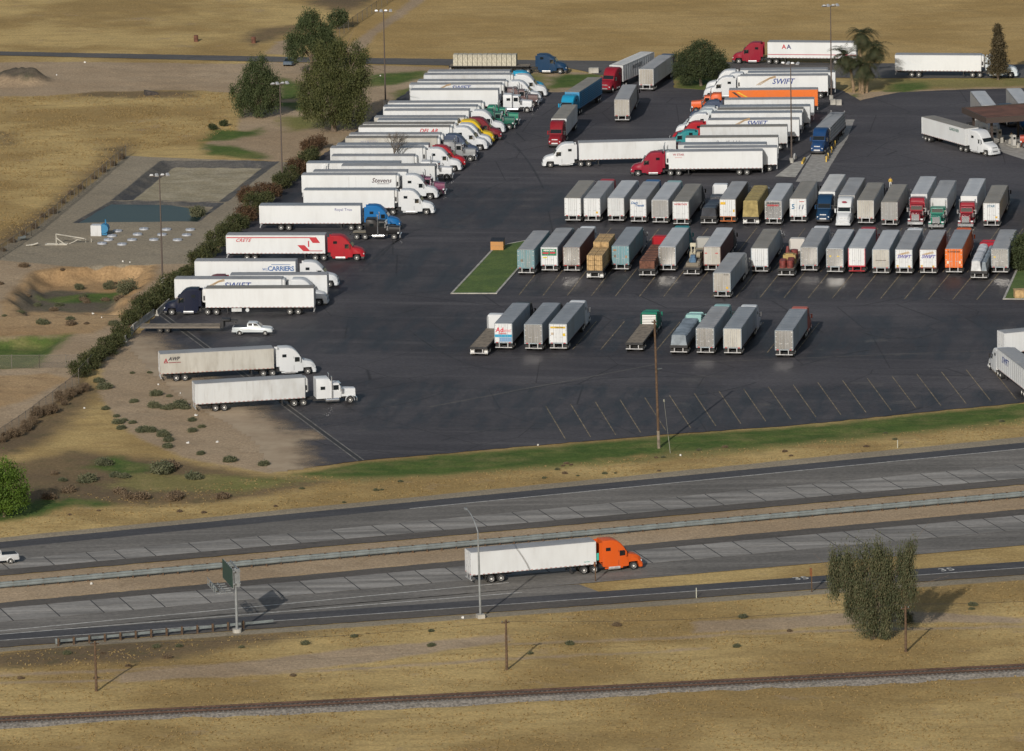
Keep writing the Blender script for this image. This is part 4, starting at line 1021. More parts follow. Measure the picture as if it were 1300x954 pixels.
semi('white trailer with grey long-nose cab and chrome in the left column', 'R', (439, 175), (554, 176), CLAS(GRY, top=3.4), 'cream', 'brown', kind='reefer', extra=lambda t, b, L: letter(b, 'MARTEN', 4.0, 3.35, 0.75, (0.25, 0.25, 0.32), -1, L, 0, 0))
semi('white trailer with crimson cab above the bare tree', 'R', (428, 184), (543, 184.5), AERO(RED, tall=3.8), 'white', 'blue')
semi('white trailer with silver white cab behind the bare tree top', 'R', (419, 188), (536.5, 188.2), AERO(WHT, tall=3.9), 'white', 'grey', kind='reefer')
semi('white trailer half hidden by the bare tree, white long-nose cab', 'R', (419, 198.4), (527, 198.6), CLAS((0.60, 0.61, 0.62), top=3.1, sl=1.7), 'white2', 'grey', kind='reefer')
semi('white trailer under the bare tree with small white day cab', 'R', (389.6, 207), (507, 207.6), AERO(WHT, tall=3.2), 'white', 'blue')
semi('white trailer parked nose in, its cab pointing at the hedge below the bare tree', 'L', (432, 211.2), (552.6, 210.6), CLAS(BLK, top=3.0, sl=1.6), 'white2', 'grey', hd=174)
semi('white trailer with purple long-nose cab in the left column', 'R', (396, 218), (517, 218.4), CLAS(PUR, top=3.2), 'white', 'grey')
def fallon(t, b, L):
    letter(b, 'Stevens', L * 0.86 - 0.2, 3.15, 1.05, DK, -1, L, 0.25, 0.015)
    panel(b, 'logo_stroke', L * 0.80, L * 0.93, 2.58, 2.66, DK, -1); panel(b, 'side_door_seam', L * 0.5, L * 0.5 + 0.03, 1.4, 3.75, (0.3, 0.3, 0.3), -1, 0.008); panel(b, 'side_door_seam', L * 0.575, L * 0.575 + 0.03, 1.4, 3.75, (0.3, 0.3, 0.3), -1, 0.008)
semi('white truck with dark script lettering and a side door outline', 'R', (382.5, 222.4), (502.7, 222.6), AERO(WHT, tall=4.02, gap=1.5), 'bright', 'grey', kind='reefer', ribs=0, extra=fallon)
semi('all white truck with short white cab just below the script lettered one', 'R', (386.8, 241.5), (498.5, 242), AERO(WHT, tall=4.02), 'bright', 'blue', kind='reefer', ribs=0)
semi('white trailer with small navy letters and azure blue cab', 'R', (330.7, 261), (456, 261.5), AERO(ROYAL, tall=4.0, gap=1.0), 'bright', 'blue', ribs=0, slide=4.0, extra=lambda t, b, L: letter(b, 'Royal Trux', L * 0.83, 3.4, 0.62, (0.06, 0.07, 0.25), -1, L, 0, 0))
def crete(t, b, L):
    letter(b, 'CRETE', 2.6, 3.25, 0.72, RD, -1, L, 0.5, 0.015, 1.15)
    panel(b, 'stripe', 0.05, L - 2.2, 3.62, 3.76, RD, -1, 0.03); panel(b, 'stripe', L - 3.0, L - 0.4, 1.55, 1.66, RD, -1, 0.03)
    def para(x0, x1, z0, z1, sh):
        y0, y1 = -(TW / 2 + 0.034), -(TW / 2 + 0.002)
        mb = MB().rings([[(x0 + sh, y, z0), (x1 + sh, y, z0), (x1, y, z1), (x0, y, z1)] for y in (y0, y1)])
        part('stripe', mb.mesh('stripe', 0), simple('ink_%s' % str(RD), RD, 0.5), b)
    para(L - 2.5, L - 1.35, 2.85, 3.75, 0.6); para(L - 4.3, L - 3.2, 1.56, 2.5, 0.9)
    letter(b, '1', L - 2.55, 2.65, 1.3, RD, -1, L, 0.0, 0.03)
semi('white trailer with red stripes and a red one, red cab', 'R', (285.6, 298.7), (413.5, 299), AERO(RED, tall=3.95), 'bright', 'grey', slide=3.8, extra=crete)
semi('white trailer with blue CARRIERS lettering and white cab', 'R', (246, 331.5), (376, 332.3), AERO(WHT, tall=3.9, gap=1.1), 'bright', 'grey', ribs=0, extra=lambda t, b, L: (letter(b, 'CARRIERS', L * 0.855, 2.9, 1.0, (0.02, 0.10, 0.30), -1, L, 0, 0.02, 0.9), letter(b, 'W.I.', L * 0.70, 2.8, 0.5, (0.02, 0.10, 0.30), -1, L, 0, 0.01), panel(b, 'stripe', L * 0.76, L * 0.95, 3.5, 3.58, (0.02, 0.10, 0.30), -1, 0.02), panel(b, 'stripe', L * 0.71, L * 0.95, 2.25, 2.33, (0.02, 0.10, 0.30), -1, 0.02)))
semi('white trailer parked nose to the hedge, only its dark red cab roof showing', 'L', (294, 349), (412.5, 350), AERO(MAR, tall=3.9), 'white', 'grey', hd=175.5)
semi('white trailer with blue italic lettering behind the navy truck', 'R', (222.7, 354.6), (356, 354.6), AERO(WHT, tall=4.0, gap=1.5), 'bright', 'grey', kind='reefer', extra=lambda t, b, L: (letter(b, 'SWIFT', L * 0.58, 3.05, 1.3, BL, -1, L, 0.3, 0.02, 1.1), swoosh(b, L * 0.58 - 2.8, 3.25, -1, 1.0)))
semi('white trailer with dark navy cab facing left towards the hedge', 'L', (262.5, 366), (396, 366.6), AERO(NAVY, tall=3.95), 'bright', 'brown', hd=175.5, kind='reefer', slide=3.0, ribs=0, box=True)
def awp(t, b, L):
    letter(b, 'AWP', 1.9, 3.3, 0.7, (0.03, 0.03, 0.04), -1, L, 0.35, 0.02); letter(b, 'A', 0.75, 3.05, 0.85, (0.30, 0.03, 0.04), -1, L, 0.1, 0.02); panel(b, 'stripe', 0.5, 2.9, 2.72, 2.82, (0.20, 0.03, 0.04), -1, 0.02)
semi('weathered white truck with white cab, upper of the two parked askew at the dirt', 'R', (203.7, 450), (347, 442.5), AERO(WHT, tall=4.0, gap=0.8), 'cream', 'grey', hd=9.3, slide=2.8, extra=awp)
semi('white truck with wide gap behind its white cab, nearest in the left column', 'R', (245.8, 488), (388.5, 479.4), CLAS(WHT, top=3.72, sl=2.2, gap=1.6), 'white2', 'grey', hd=11.5, kind='reefer', slide=3.4)
# bobtail black tractor in front of the blue cab
p = G(452, 305); bt = thing('tractor_unit', 'black long-nose tractor without a trailer beside the azure cab', 'truck', (p.x, p.y + 1.2, 0.012), R(-6), GRP)
tractor(bt, 'classic', BLK, 0.9, 0, -0.1, sl=1.9, top=3.3)
part('fifth_wheel_deck', MB().box(-0.6, 1.9, -0.75, 0.75, 1.1, 1.22).mesh('fifth_wheel_deck', 0), paint((0.20, 0.18, 0.14), 0.8, 0, 0.4), bt, (0.2, 0, 0))
# the back road
semi('white trailer with red stripe and emblem, dark red cab, on the back road', 'L', (975, 53.6), (1086, 54.6), AERO((0.26, 0.010, 0.028), tall=3.9, gap=1.3), 'bright', 'grey', hd=170, slide=3.2,
     extra=lambda t, b, L: (panel(b, 'stripe', 0.05, L - 0.05, 1.75, 1.87, (0.40, 0.04, 0.07), 1, 0.03), letter(b, 'A', L - 3.0, 3.2, 1.1, RD, 1, L, 0, 0.03), letter(b, 'A', L - 3.9, 3.2, 1.1, (0.03, 0.03, 0.12), 1, L, 0, 0.03)))
semi('white truck on the back road behind the small conifer', 'R', (1135.8, 70), (1246, 70.4), AERO((0.60, 0.66, 0.70), tall=4.0, gap=1.2), 'bright', 'grey', hd=-9, kind='reefer', slide=3.6)
# --- moving / waiting in the middle
semi('dark red truck with a long white lettered trailer arriving between the trees', 'F', (773, 83), (791.5, 83.4), AERO((0.24, 0.012, 0.025)), 'white2', 'white', hd=248.5, extra=lambda t, b, L: letter(b, 'FIRST FLEET', L * 0.55, 3.0, 0.95, (0.08, 0.08, 0.09), 1, L, 0, 0.01))
semi('silver trailer seen from behind, leaving beside the round tree', 'B', (811, 87.8), (829.5, 88.2), AERO(SLATE), 'white2', 'grey', door='beige', hd=76)
semi('grey roofed trailer seen from behind alone in the middle lane', 'B', (779.2, 126.6), (799.4, 126.6), AERO(BLK, tall=3.7), 'grey', 'grey', door='beige', hd=84)
def slats(t, b, L):
    for i in range(7):
        for s in (-1, 1): panel(b, 'slat', 0.3, L - 0.3, 1.5 + i * 0.34, 1.6 + i * 0.34, (0.01, 0.09, 0.17), s, 0.03)
semi('bright azure truck with matching slatted trailer coming towards the camera', 'F', (717, 116.8), (735.5, 117.2), AERO((0.012, 0.26, 0.46), tall=3.8), 'cyan', 'brown', hd=255, extra=slats)
semi('dark red truck with grey trailer driving towards the camera, left of the lone trailer', 'F', (700.5, 150.5), (718.5, 151), AERO((0.22, 0.012, 0.02), tall=4.0), 'white2', 'brown', hd=262, L=14.63)
semi('all white truck driving left across the middle of the lot', 'L', (735, 181.8), (858, 178.4), AERO(WHT, tall=4.0, gap=0.8), 'white', 'grey', hd=183, ribs=0)
semi('white ribbed refrigerated trailer with dark red cab, nearest in the right column', 'L', (849.4, 193), (967.4, 191.8), AERO((0.27, 0.010, 0.03), tall=3.95, gap=1.1, stacks=True), 'bright', 'grey', hd=177, kind='reefer', ribs=0.61, slide=3.2, extra=lambda t, b, L: (letter(b, 'W STAR', L - 1.6, 3.55, 0.5, (0.30, 0.03, 0.05), 1, L, 0, 0.01), letter(b, 'TRANSPORT', L - 1.6, 3.1, 0.22, (0.5, 0.1, 0.1), 1, L, 0, 0)))
# --- right column, noses to the left
semi('white trailer with tall white cab, topmost in the right column', 'L', (939, 89), (1051, 88.8), AERO(WHT, tall=4.0), 'white', 'grey')
semi('white trailer set farther right with white cab, second from top in right column', 'L', (948, 93), (1061.5, 91.6), AERO(WHT), 'white', 'blue')
semi('white trailer with large blue lettering and gold strokes in the right column', 'L', (939, 96.8), (1051.4, 96.2), AERO(WHT, tall=3.9, gap=1.2), 'bright', 'grey', kind='reefer', extra=swift(7.9, 3.05, 1, 1.35))
def schneider(t, b, L):
    mb = MB(); y0, y1 = TW / 2 + 0.024, TW / 2 + 0.036
    for (xa, xb, c) in ((L - 0.5, L - 2.4, (0.02, 0.02, 0.02)), (L - 1.3, L - 3.8, (0.65, 0.40, 0.03))):
        mb = MB().rings([[(xa, y, 3.7), (xa - 0.5, y, 3.7), (xb - 0.35, y, 2.3), (xb, y, 2.3)] for y in (y0, y1)])
        part('logo_stroke', mb.mesh('logo_stroke', 0), simple('ink_%s' % str(c), c, 0.5), b)
semi('bright orange trailer with orange long-nose cab in the right column', 'L', (924.5, 114.6), (1038.7, 113.9), CLAS(ORG, top=3.4, gap=1.3), 'orange', 'grey', extra=schneider)
semi('white trailer with slate grey cab just below the orange truck', 'L', (919, 126.9), (1033.6, 126.2), AERO(SLATE, tall=3.8), 'white', 'grey')
semi('white trailer with silver cab, second below the orange truck', 'L', (914, 136.2), (1027.7, 135), AERO((0.50, 0.53, 0.55)), 'white', 'blue')
semi('white trailer with pale cab, third below the orange truck', 'L', (910, 139.8), (1020, 138.6), AERO((0.55, 0.60, 0.62)), 'white2', 'brown')
semi('white trailer with white cab, fourth below the orange truck', 'L', (901.6, 144), (1019, 143.3), AERO(WHT), 'white', 'blue')
semi('white trailer with blue lettering partly hidden and a red cab, right column', 'L', (898, 152.6), (1015, 152.2), AERO(RED, tall=3.7), 'bright', 'grey', extra=swift(7.2, 3.45, 1, 1.2))
semi('white trailer with teal cab in the right column', 'L', (891.5, 161.6), (996.4, 160.7), AERO(TEAL, tall=3.4), 'white2', 'brown', L=14.63)
semi('white trailer with dark script lettering in the right column', 'L', (869, 175.5), (988.8, 174.2), CLAS(MAR, top=3.1), 'white', 'brown', extra=lambda t, b, L: letter(b, 'Bredfield Inc', L * 0.52, 3.2, 0.95, (0.12, 0.12, 0.16), 1, L, 0.3, 0))
semi('grey roofed trailer squeezed between two white ones at the right column foot', 'L', (862.5, 184), (971, 183.2), CLAS((0.08, 0.15, 0.17), top=2.95, sl=1.5), 'white2', 'blue', L=14.63)
semi('white trailer standing out to the right behind the nearest right column truck', 'L', (868, 188.6), (986, 187.2), AERO(GRY, tall=3.1), 'bright', 'grey')

# --- first row of the middle block
R1 = 'first'
def stick(t, b, L): rpanel(b, 'sticker', -0.95, -0.62, 1.65, 1.95, (0.60, 0.36, 0.03))
semi('white doored trailer with brown roof at the left end of the upper row', 'B', (716.6, 251.6), (737, 251.6), AERO(GRY, tall=3.6), 'white2', 'brown', door='bright')
semi('white doored trailer with yellow sticker and a red cab, second in upper row', 'B', (741.5, 252), (761.3, 252), AERO(RED), 'white2', 'grey', door='bright', extra=stick)
semi('white doored trailer with dark centre seam, third in upper row', 'B', (771.8, 251.6), (791.6, 251.8), AERO(WHT, tall=3.7), 'white2', 'pale', door='white2')
semi('trailer with small blue lettering on its white doors in the upper row', 'B', (800, 253), (820, 253), AERO(BLU), 'grey', 'grey', door='bright', extra=lambda t, b, L: (rear_letter(b, 'Dart', 0.6, 3.45, 0.55, (0.01, 0.10, 0.28), 0.2, 0.012), rear_letter(b, 'Transit', -0.2, 3.05, 0.5, (0.01, 0.10, 0.28), 0.2, 0.012)))
semi('trailer with grimy grey doors and pale aqua cab in the upper row', 'B', (827.6, 254), (847.8, 254), AERO(AQUA, tall=3.95), 'white2', 'pale', door='grey')
semi('brown roofed trailer with a red line of letters on white doors', 'B', (854.2, 256), (874, 256.2), AERO(BLK, tall=3.5), 'grey', 'brown', door='bright', extra=lambda t, b, L: rear_letter(b, 'INTERSTATE', 0, 3.62, 0.36, RD, 0, 0.01))
semi('trailer with yellow sign and orange bumper in the upper row', 'B', (913.6, 253), (933.6, 253), AERO(GRY, tall=3.6), 'dark', 'grey', door='bright', bump=simple('orange_steel', (0.5, 0.14, 0.03), 0.6), extra=lambda t, b, L: (rpanel(b, 'sign_plate', 0.35, 1.15, 3.2, 3.6, (0.62, 0.38, 0.02)), rpanel(b, 'sticker', -1.1, -0.85, 2.0, 2.4, (0.62, 0.38, 0.02)), rpanel(b, 'bumper_panel', -1.22, 1.22, 1.22, 1.32, (0.45, 0.14, 0.04))))
semi('trailer with shiny stainless doors and red letters in the upper row', 'B', (971.5, 255.4), (991.5, 255.4), AERO(GRY, tall=3.5), 'white2', 'pale', door='steel', extra=lambda t, b, L: (rear_letter(b, 'PREFERRED', 0, 3.35, 0.36, RD, 0, 0.015), rpanel(b, 'dark_band', -0.95, 0.95, 3.62, 3.8, (0.05, 0.05, 0.06))))
semi('white doored trailer with blue and grey figures on its doors', 'B', (1003, 252.4), (1023, 252.4), AERO(BLK, tall=3.5), 'white2', 'brown', door='bright', extra=lambda t, b, L: (rear_letter(b, '5', 0.75, 2.75, 1.1, (0.03, 0.14, 0.26), 0, 0.02), rear_letter(b, '11', -0.45, 2.7, 1.0, (0.10, 0.13, 0.20), 0.2, 0.02), rpanel(b, 'red_line', -1.0, -0.2, 3.55, 3.65, (0.4, 0.05, 0.05))))
semi('dark blue cab facing the camera with pale trailer in the upper row', 'F', (1040, 243.6), (1059.3, 243.8), AERO(DKBL, tall=3.9), 'white', 'white', hd=261)
semi('white cab facing the camera with red oval emblem in the upper row', 'F', (1065, 248), (1084.7, 248.3), AERO(WHT, tall=4.05), 'grey', 'grey', hd=261, extra=lambda t, b, L: part('emblem', cached('oval', lambda: MB().rings([[(0.03 * q, 0.42 * math.cos(a), 3.55 + 0.15 * math.sin(a)) for a in [k * math.pi / 6 for k in range(12)]] for q in (0, 1)]).mesh('emblem', 0)), simple('ink_emblem', (0.25, 0.02, 0.04), 0.5), b, (L + 3.62, 0, 0.08)))
semi('cream doored trailer right of the white cab in the upper row', 'B', (1088.5, 254.6), (1109, 254.6), AERO(BLK, tall=3.6), 'white2', 'brown', door='cream')
semi('trailer with dull grey doors next to the standing person', 'B', (1119, 256.8), (1139, 256.8), AERO(GRY, tall=3.5), 'grey', 'brown', door='grey')
semi('dark red cab with chrome nose facing the camera in the upper row', 'F', (1157, 246.4), (1176.3, 246.6), CLAS((0.24, 0.012, 0.025), top=3.85, sl=2.1), 'white2', 'pale', hd=261)
semi('green nosed white long-nose cab facing the camera in the upper row', 'F', (1182, 251.5), (1202, 251.7), CLAS((0.02, 0.20, 0.14), top=2.95, sl=0.9, second=None), 'white2', 'grey', hd=261)
semi('red cab with small white letters on its roof facing the camera', 'F', (1220, 249), (1240, 249.2), CLAS((0.26, 0.012, 0.025), top=3.45, sl=2.0), 'bright', 'pale', hd=261)
semi('white doored trailer with small grey logo at the right end of upper row', 'B', (1248, 257.8), (1269, 258), AERO(BLK, tall=3.7), 'grey', 'brown', door='bright', extra=lambda t, b, L: (rear_letter(b, 'STAR', 0.1, 3.55, 0.5, (0.06, 0.16, 0.25), 0.3, 0.01), stick(t, b, L)))
# --- second row
cor = 0.42
semi('weathered teal container trailer at the left end of the lower row', 'B', (657, 317.2), (677.6, 317.4), AERO(BLK, tall=3.0), 'teal', 'grey', ribs=cor, extra=lambda t, b, L: rpanel(b, 'worn_patch', 0.45, 0.8, 2.2, 2.6, (0.16, 0.13, 0.09)))
def greensign(t, b, L):
    rpanel(b, 'sign_board', -1.12, 1.12, 2.75, 3.78, (0.01, 0.16, 0.08)); rpanel(b, 'sign_stripe', 0.1, 1.0, 3.02, 3.26, (0.45, 0.02, 0.04), 0.09); rpanel(b, 'sign_stripe', -0.95, -0.1, 3.08, 3.32, (0.45, 0.02, 0.04), 0.09)
    rear_letter(b, 'MEXICANO', 0.0, 3.55, 0.33, (0.7, 0.7, 0.68), 0, 0.012).location.x = -0.1
    rpanel(b, 'sticker', 0.35, 0.95, 2.35, 2.55, (0.55, 0.50, 0.05))
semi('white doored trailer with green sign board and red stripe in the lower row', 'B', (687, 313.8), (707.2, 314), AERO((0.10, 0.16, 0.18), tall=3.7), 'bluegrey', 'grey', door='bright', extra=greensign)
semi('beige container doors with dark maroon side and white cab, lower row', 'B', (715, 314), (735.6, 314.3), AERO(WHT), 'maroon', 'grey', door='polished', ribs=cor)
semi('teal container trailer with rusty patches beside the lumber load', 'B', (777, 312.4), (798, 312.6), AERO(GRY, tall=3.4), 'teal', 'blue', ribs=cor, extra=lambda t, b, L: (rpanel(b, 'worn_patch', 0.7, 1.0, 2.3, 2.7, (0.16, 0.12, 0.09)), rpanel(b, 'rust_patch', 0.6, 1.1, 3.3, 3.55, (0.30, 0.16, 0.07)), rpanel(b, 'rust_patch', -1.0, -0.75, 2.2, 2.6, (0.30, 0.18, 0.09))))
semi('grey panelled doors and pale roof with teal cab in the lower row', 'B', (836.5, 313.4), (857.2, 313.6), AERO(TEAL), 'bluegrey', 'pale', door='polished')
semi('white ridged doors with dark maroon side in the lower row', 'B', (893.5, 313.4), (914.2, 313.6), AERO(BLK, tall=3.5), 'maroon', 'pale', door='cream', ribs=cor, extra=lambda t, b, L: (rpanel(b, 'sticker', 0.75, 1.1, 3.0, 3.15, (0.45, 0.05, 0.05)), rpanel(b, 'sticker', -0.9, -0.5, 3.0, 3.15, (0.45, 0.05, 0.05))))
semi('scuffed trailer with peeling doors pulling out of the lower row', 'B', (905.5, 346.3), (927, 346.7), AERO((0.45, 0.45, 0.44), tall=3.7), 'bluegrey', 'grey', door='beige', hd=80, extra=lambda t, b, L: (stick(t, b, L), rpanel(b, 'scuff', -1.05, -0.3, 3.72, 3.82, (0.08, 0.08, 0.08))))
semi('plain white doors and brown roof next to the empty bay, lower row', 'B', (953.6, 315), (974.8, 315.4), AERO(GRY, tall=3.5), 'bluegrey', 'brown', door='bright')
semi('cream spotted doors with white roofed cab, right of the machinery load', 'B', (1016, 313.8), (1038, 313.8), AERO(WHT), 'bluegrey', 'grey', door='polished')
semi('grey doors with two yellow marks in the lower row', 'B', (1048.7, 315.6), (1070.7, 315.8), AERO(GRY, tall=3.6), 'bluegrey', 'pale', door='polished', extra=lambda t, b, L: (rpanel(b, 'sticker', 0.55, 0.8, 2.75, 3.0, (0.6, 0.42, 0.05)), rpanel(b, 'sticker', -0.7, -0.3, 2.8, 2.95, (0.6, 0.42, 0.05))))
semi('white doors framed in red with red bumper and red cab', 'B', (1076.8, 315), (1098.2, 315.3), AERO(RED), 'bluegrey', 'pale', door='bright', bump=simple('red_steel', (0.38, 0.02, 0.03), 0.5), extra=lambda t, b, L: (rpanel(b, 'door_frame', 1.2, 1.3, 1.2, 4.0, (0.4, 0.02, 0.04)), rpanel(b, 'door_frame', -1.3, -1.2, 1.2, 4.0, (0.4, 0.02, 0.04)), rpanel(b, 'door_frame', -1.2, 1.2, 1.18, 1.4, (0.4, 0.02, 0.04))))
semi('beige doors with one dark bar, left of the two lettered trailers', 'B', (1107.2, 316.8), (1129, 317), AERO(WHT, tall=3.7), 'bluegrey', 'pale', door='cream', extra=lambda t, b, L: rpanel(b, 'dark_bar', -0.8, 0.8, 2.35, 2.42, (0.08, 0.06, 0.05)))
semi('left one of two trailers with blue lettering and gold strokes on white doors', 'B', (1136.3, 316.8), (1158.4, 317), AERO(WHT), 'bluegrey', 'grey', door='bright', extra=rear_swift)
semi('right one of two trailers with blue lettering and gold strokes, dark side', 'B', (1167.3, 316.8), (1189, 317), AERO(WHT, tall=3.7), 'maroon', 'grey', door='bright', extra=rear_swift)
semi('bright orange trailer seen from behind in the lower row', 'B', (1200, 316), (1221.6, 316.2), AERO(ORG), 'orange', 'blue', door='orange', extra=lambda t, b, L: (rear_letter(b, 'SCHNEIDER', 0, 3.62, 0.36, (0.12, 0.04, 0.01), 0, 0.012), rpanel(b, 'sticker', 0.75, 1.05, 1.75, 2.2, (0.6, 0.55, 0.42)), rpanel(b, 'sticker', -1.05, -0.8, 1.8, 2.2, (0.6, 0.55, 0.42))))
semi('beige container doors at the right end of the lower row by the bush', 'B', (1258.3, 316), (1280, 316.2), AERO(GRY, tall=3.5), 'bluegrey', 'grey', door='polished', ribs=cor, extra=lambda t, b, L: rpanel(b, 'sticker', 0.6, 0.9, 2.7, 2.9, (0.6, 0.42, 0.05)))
# --- third row
def adexp(t, b, L):
    rear_letter(b, 'Ad', 0.55, 3.1, 0.95, (0.55, 0.03, 0.06), 0.1, 0.02); rear_letter(b, 'ams', -0.5, 3.05, 0.75, (0.6, 0.25, 0.28), 0.1, 0.01); rear_letter(b, 'Express', 0.1, 2.62, 0.36, (0.5, 0.08, 0.1), 0, 0.01)
    rpanel(b, 'blue_band', -1.24, 1.24, 2.05, 2.45, (0.02, 0.27, 0.45)); rpanel(b, 'blue_band', -1.2, 0.55, 1.4, 2.0, (0.15, 0.28, 0.45))
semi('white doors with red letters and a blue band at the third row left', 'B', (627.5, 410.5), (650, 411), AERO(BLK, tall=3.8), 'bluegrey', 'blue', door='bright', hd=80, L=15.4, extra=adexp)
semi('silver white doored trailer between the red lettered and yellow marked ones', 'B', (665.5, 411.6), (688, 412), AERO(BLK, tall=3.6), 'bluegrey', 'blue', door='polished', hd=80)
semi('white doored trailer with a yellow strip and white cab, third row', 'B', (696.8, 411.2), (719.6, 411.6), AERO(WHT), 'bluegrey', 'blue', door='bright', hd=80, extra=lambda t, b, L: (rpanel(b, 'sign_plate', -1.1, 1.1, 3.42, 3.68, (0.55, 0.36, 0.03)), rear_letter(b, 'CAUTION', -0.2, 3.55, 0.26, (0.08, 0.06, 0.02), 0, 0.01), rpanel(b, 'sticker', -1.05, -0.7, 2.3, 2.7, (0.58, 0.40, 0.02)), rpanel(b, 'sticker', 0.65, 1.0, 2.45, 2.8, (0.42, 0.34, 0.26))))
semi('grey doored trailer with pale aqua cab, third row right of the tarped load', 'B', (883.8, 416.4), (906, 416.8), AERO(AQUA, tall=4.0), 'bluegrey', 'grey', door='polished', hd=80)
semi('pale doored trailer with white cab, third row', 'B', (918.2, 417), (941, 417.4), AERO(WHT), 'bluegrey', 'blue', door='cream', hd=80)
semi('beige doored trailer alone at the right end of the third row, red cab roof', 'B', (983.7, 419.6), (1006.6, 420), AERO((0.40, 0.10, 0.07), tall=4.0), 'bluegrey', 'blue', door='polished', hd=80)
# --- right edge and fuel island
semi('white truck with small green lettering turning out beside the fuel canopy', 'R', (1173.4, 148), (1221.5, 164), AERO(WHT, tall=4.0, gap=0.7), 'bright', 'brown', hd=-64, L=14.63, yaw=10, ribs=0, extra=lambda t, b, L: letter(b, 'GARDNER', L * 0.75, 3.35, 0.7, (0.02, 0.10, 0.08), -1, L, 0, 0.01))
semi('dark blue truck on the weigh scale facing the camera', 'F', (1034.5, 162.5), (1054, 162.8), AERO((0.010, 0.050, 0.15), tall=3.85), 'grey', 'grey', hd=258, ztop=3.6, extra=lambda t, b, L: [panel(b, 'side_rail', 0.2, L - 0.2, 1.5 + 0.55 * i, 1.6 + 0.55 * i, (0.5, 0.5, 0.52), 1, 0.05) for i in range(4)])
semi('grey trailer standing nose up behind the fuel canopy', 'F', (1245, 134), (1266, 133.8), AERO(WHT, tall=3.5), 'grey', 'pale', hd=273, L=15.4)
semi('grey trailer cut by the right picture edge behind the canopy', 'F', (1292, 131.5), (1312.5, 131.2), AERO(BLU, tall=3.5), 'grey', 'pale', hd=273)
semi('white trailer cut by the right picture edge, upper of two', 'R', (1274.5, 423.3), (1388, 413), AERO(WHT), 'bright', 'grey', hd=20, L=13.7)
semi('white trailer with blue lettering pointing up left at the right picture edge', 'L', (1271.2, 442.4), (1297, 470.5), AERO(WHT, tall=3.7), 'bright', 'grey', hd=100, L=16.15, extra=lambda t, b, L: (letter(b, 'SWIFT', L - 4.6, 3.0, 1.3, BL, 1, L, 0.3, 0.02)))
# --- freeway
semi('orange cab with long white trailer driving along the freeway', 'R', (598, 702), (756.4, 687.4), AERO(ORG, tall=4.0, gap=0.9), 'bright', 'grey', hd=17.4, slide=3.2, ribs=0, group='vehicles on the freeway', extra=lambda t, b, L: (letter(b, 'carrier', L - 1.2, 1.6, 0.3, (0.05, 0.3, 0.25), -1, L, 0, 0), part('side_panel', MB().box(0.0, 0.42, -1.08, -1.02, 1.6, 2.5).mesh('side_panel', 0), simple('green_panel', (0.04, 0.42, 0.34), 0.5), b, (L, 0, 0))))
# ------------------------------------------------------------------ flatbeds and their loads
def flat(label, mode, A, B, cab, hd=None, L=14.63, zr=1.46, slide=1.9, flap=False):
    return semi(label, mode, A, B, cab, kind='flat', hd=hd, L=L, ztop=zr, slide=slide, flap=flap)
def onto(t, name, label, cat, me, mats, x, y, z, group=None, rz=0.0):
    """a load lying on a flatbed: a thing of its own, at its place in the world"""
    h = t.rotation_euler.z; p = t.location
    o = part(name, me, mats, None, (p.x + math.cos(h) * x - math.sin(h) * y, p.y + math.sin(h) * x + math.cos(h) * y, p.z + z), h + rz)
    return tag(o, label, cat, group)
def m_tarp(L, w, hgt, seed, mats=1, lump=0.06):
    """tarpaulin over a load: subdivided block with sagging top and folds"""
    r = random.Random(seed); nx_, ny_ = int(L / 0.5), 6; mb = MB(); prof = []
    rs = []
    for i in range(nx_ + 1):
        x = L * i / nx_; hh = hgt + r.uniform(-lump, lump) + 0.05 * math.sin(x * 2.1 + seed); ww = w / 2 + r.uniform(-0.03, 0.03)
        e = 0.0 if 0 < i < nx_ else 0.12
        rs.append([(x, -ww, 0), (x, ww, 0), (x, ww - e, hh * 0.5), (x, ww - 0.05 - e, hh - 0.18), (x, ww - 0.25, hh - 0.02), (x, 0, hh + r.uniform(0, 0.06)), (x, -ww + 0.25, hh - 0.02), (x, -ww + 0.05 + e, hh - 0.18), (x, -ww + e, hh * 0.5)])
    mb.rings(rs); return mb.mesh('tarp', 25)
def m_bundle(L, w, h, n=4, m=5):
    """strapped lumber bundle: boards with open joints, bearers between tiers"""
    mb = MB(); bw, bh = w / n, h / m
    for i in range(n):
        for j in range(m):
            d = random.uniform(-0.03, 0.03)
            mb.box(-L / 2 + d, L / 2 + d, -w / 2 + i * bw + 0.01, -w / 2 + (i + 1) * bw - 0.01, j * bh + 0.006, (j + 1) * bh - 0.006)
    for x in (-L * 0.33, L * 0.33): mb.box(x - 0.02, x + 0.02, -w / 2 - 0.006, w / 2 + 0.006, 0.01, h + 0.006)
    return mb.mesh('bundle', 0)
LUM = simple('sawn_lumber', (0.40, 0.27, 0.13), 0.8, 0, 2.2, 0.3); HAY = simple('straw_tarp', (0.30, 0.235, 0.095), 0.85, 0, 1.2, 0.3)
TARPD = simple('tarp_black', (0.030, 0.034, 0.045), 0.4, 0, 0.8, 0.4); TARPB = simple('tarp_bluegrey', (0.20, 0.235, 0.27), 0.5, 0, 0.7, 0.3); TARPW = simple('tarp_white', (0.52, 0.53, 0.55), 0.5, 0, 0.7, 0.25)
BAGS = simple('cement_bags', (0.40, 0.375, 0.30), 0.85, 0, 2.0, 0.3)
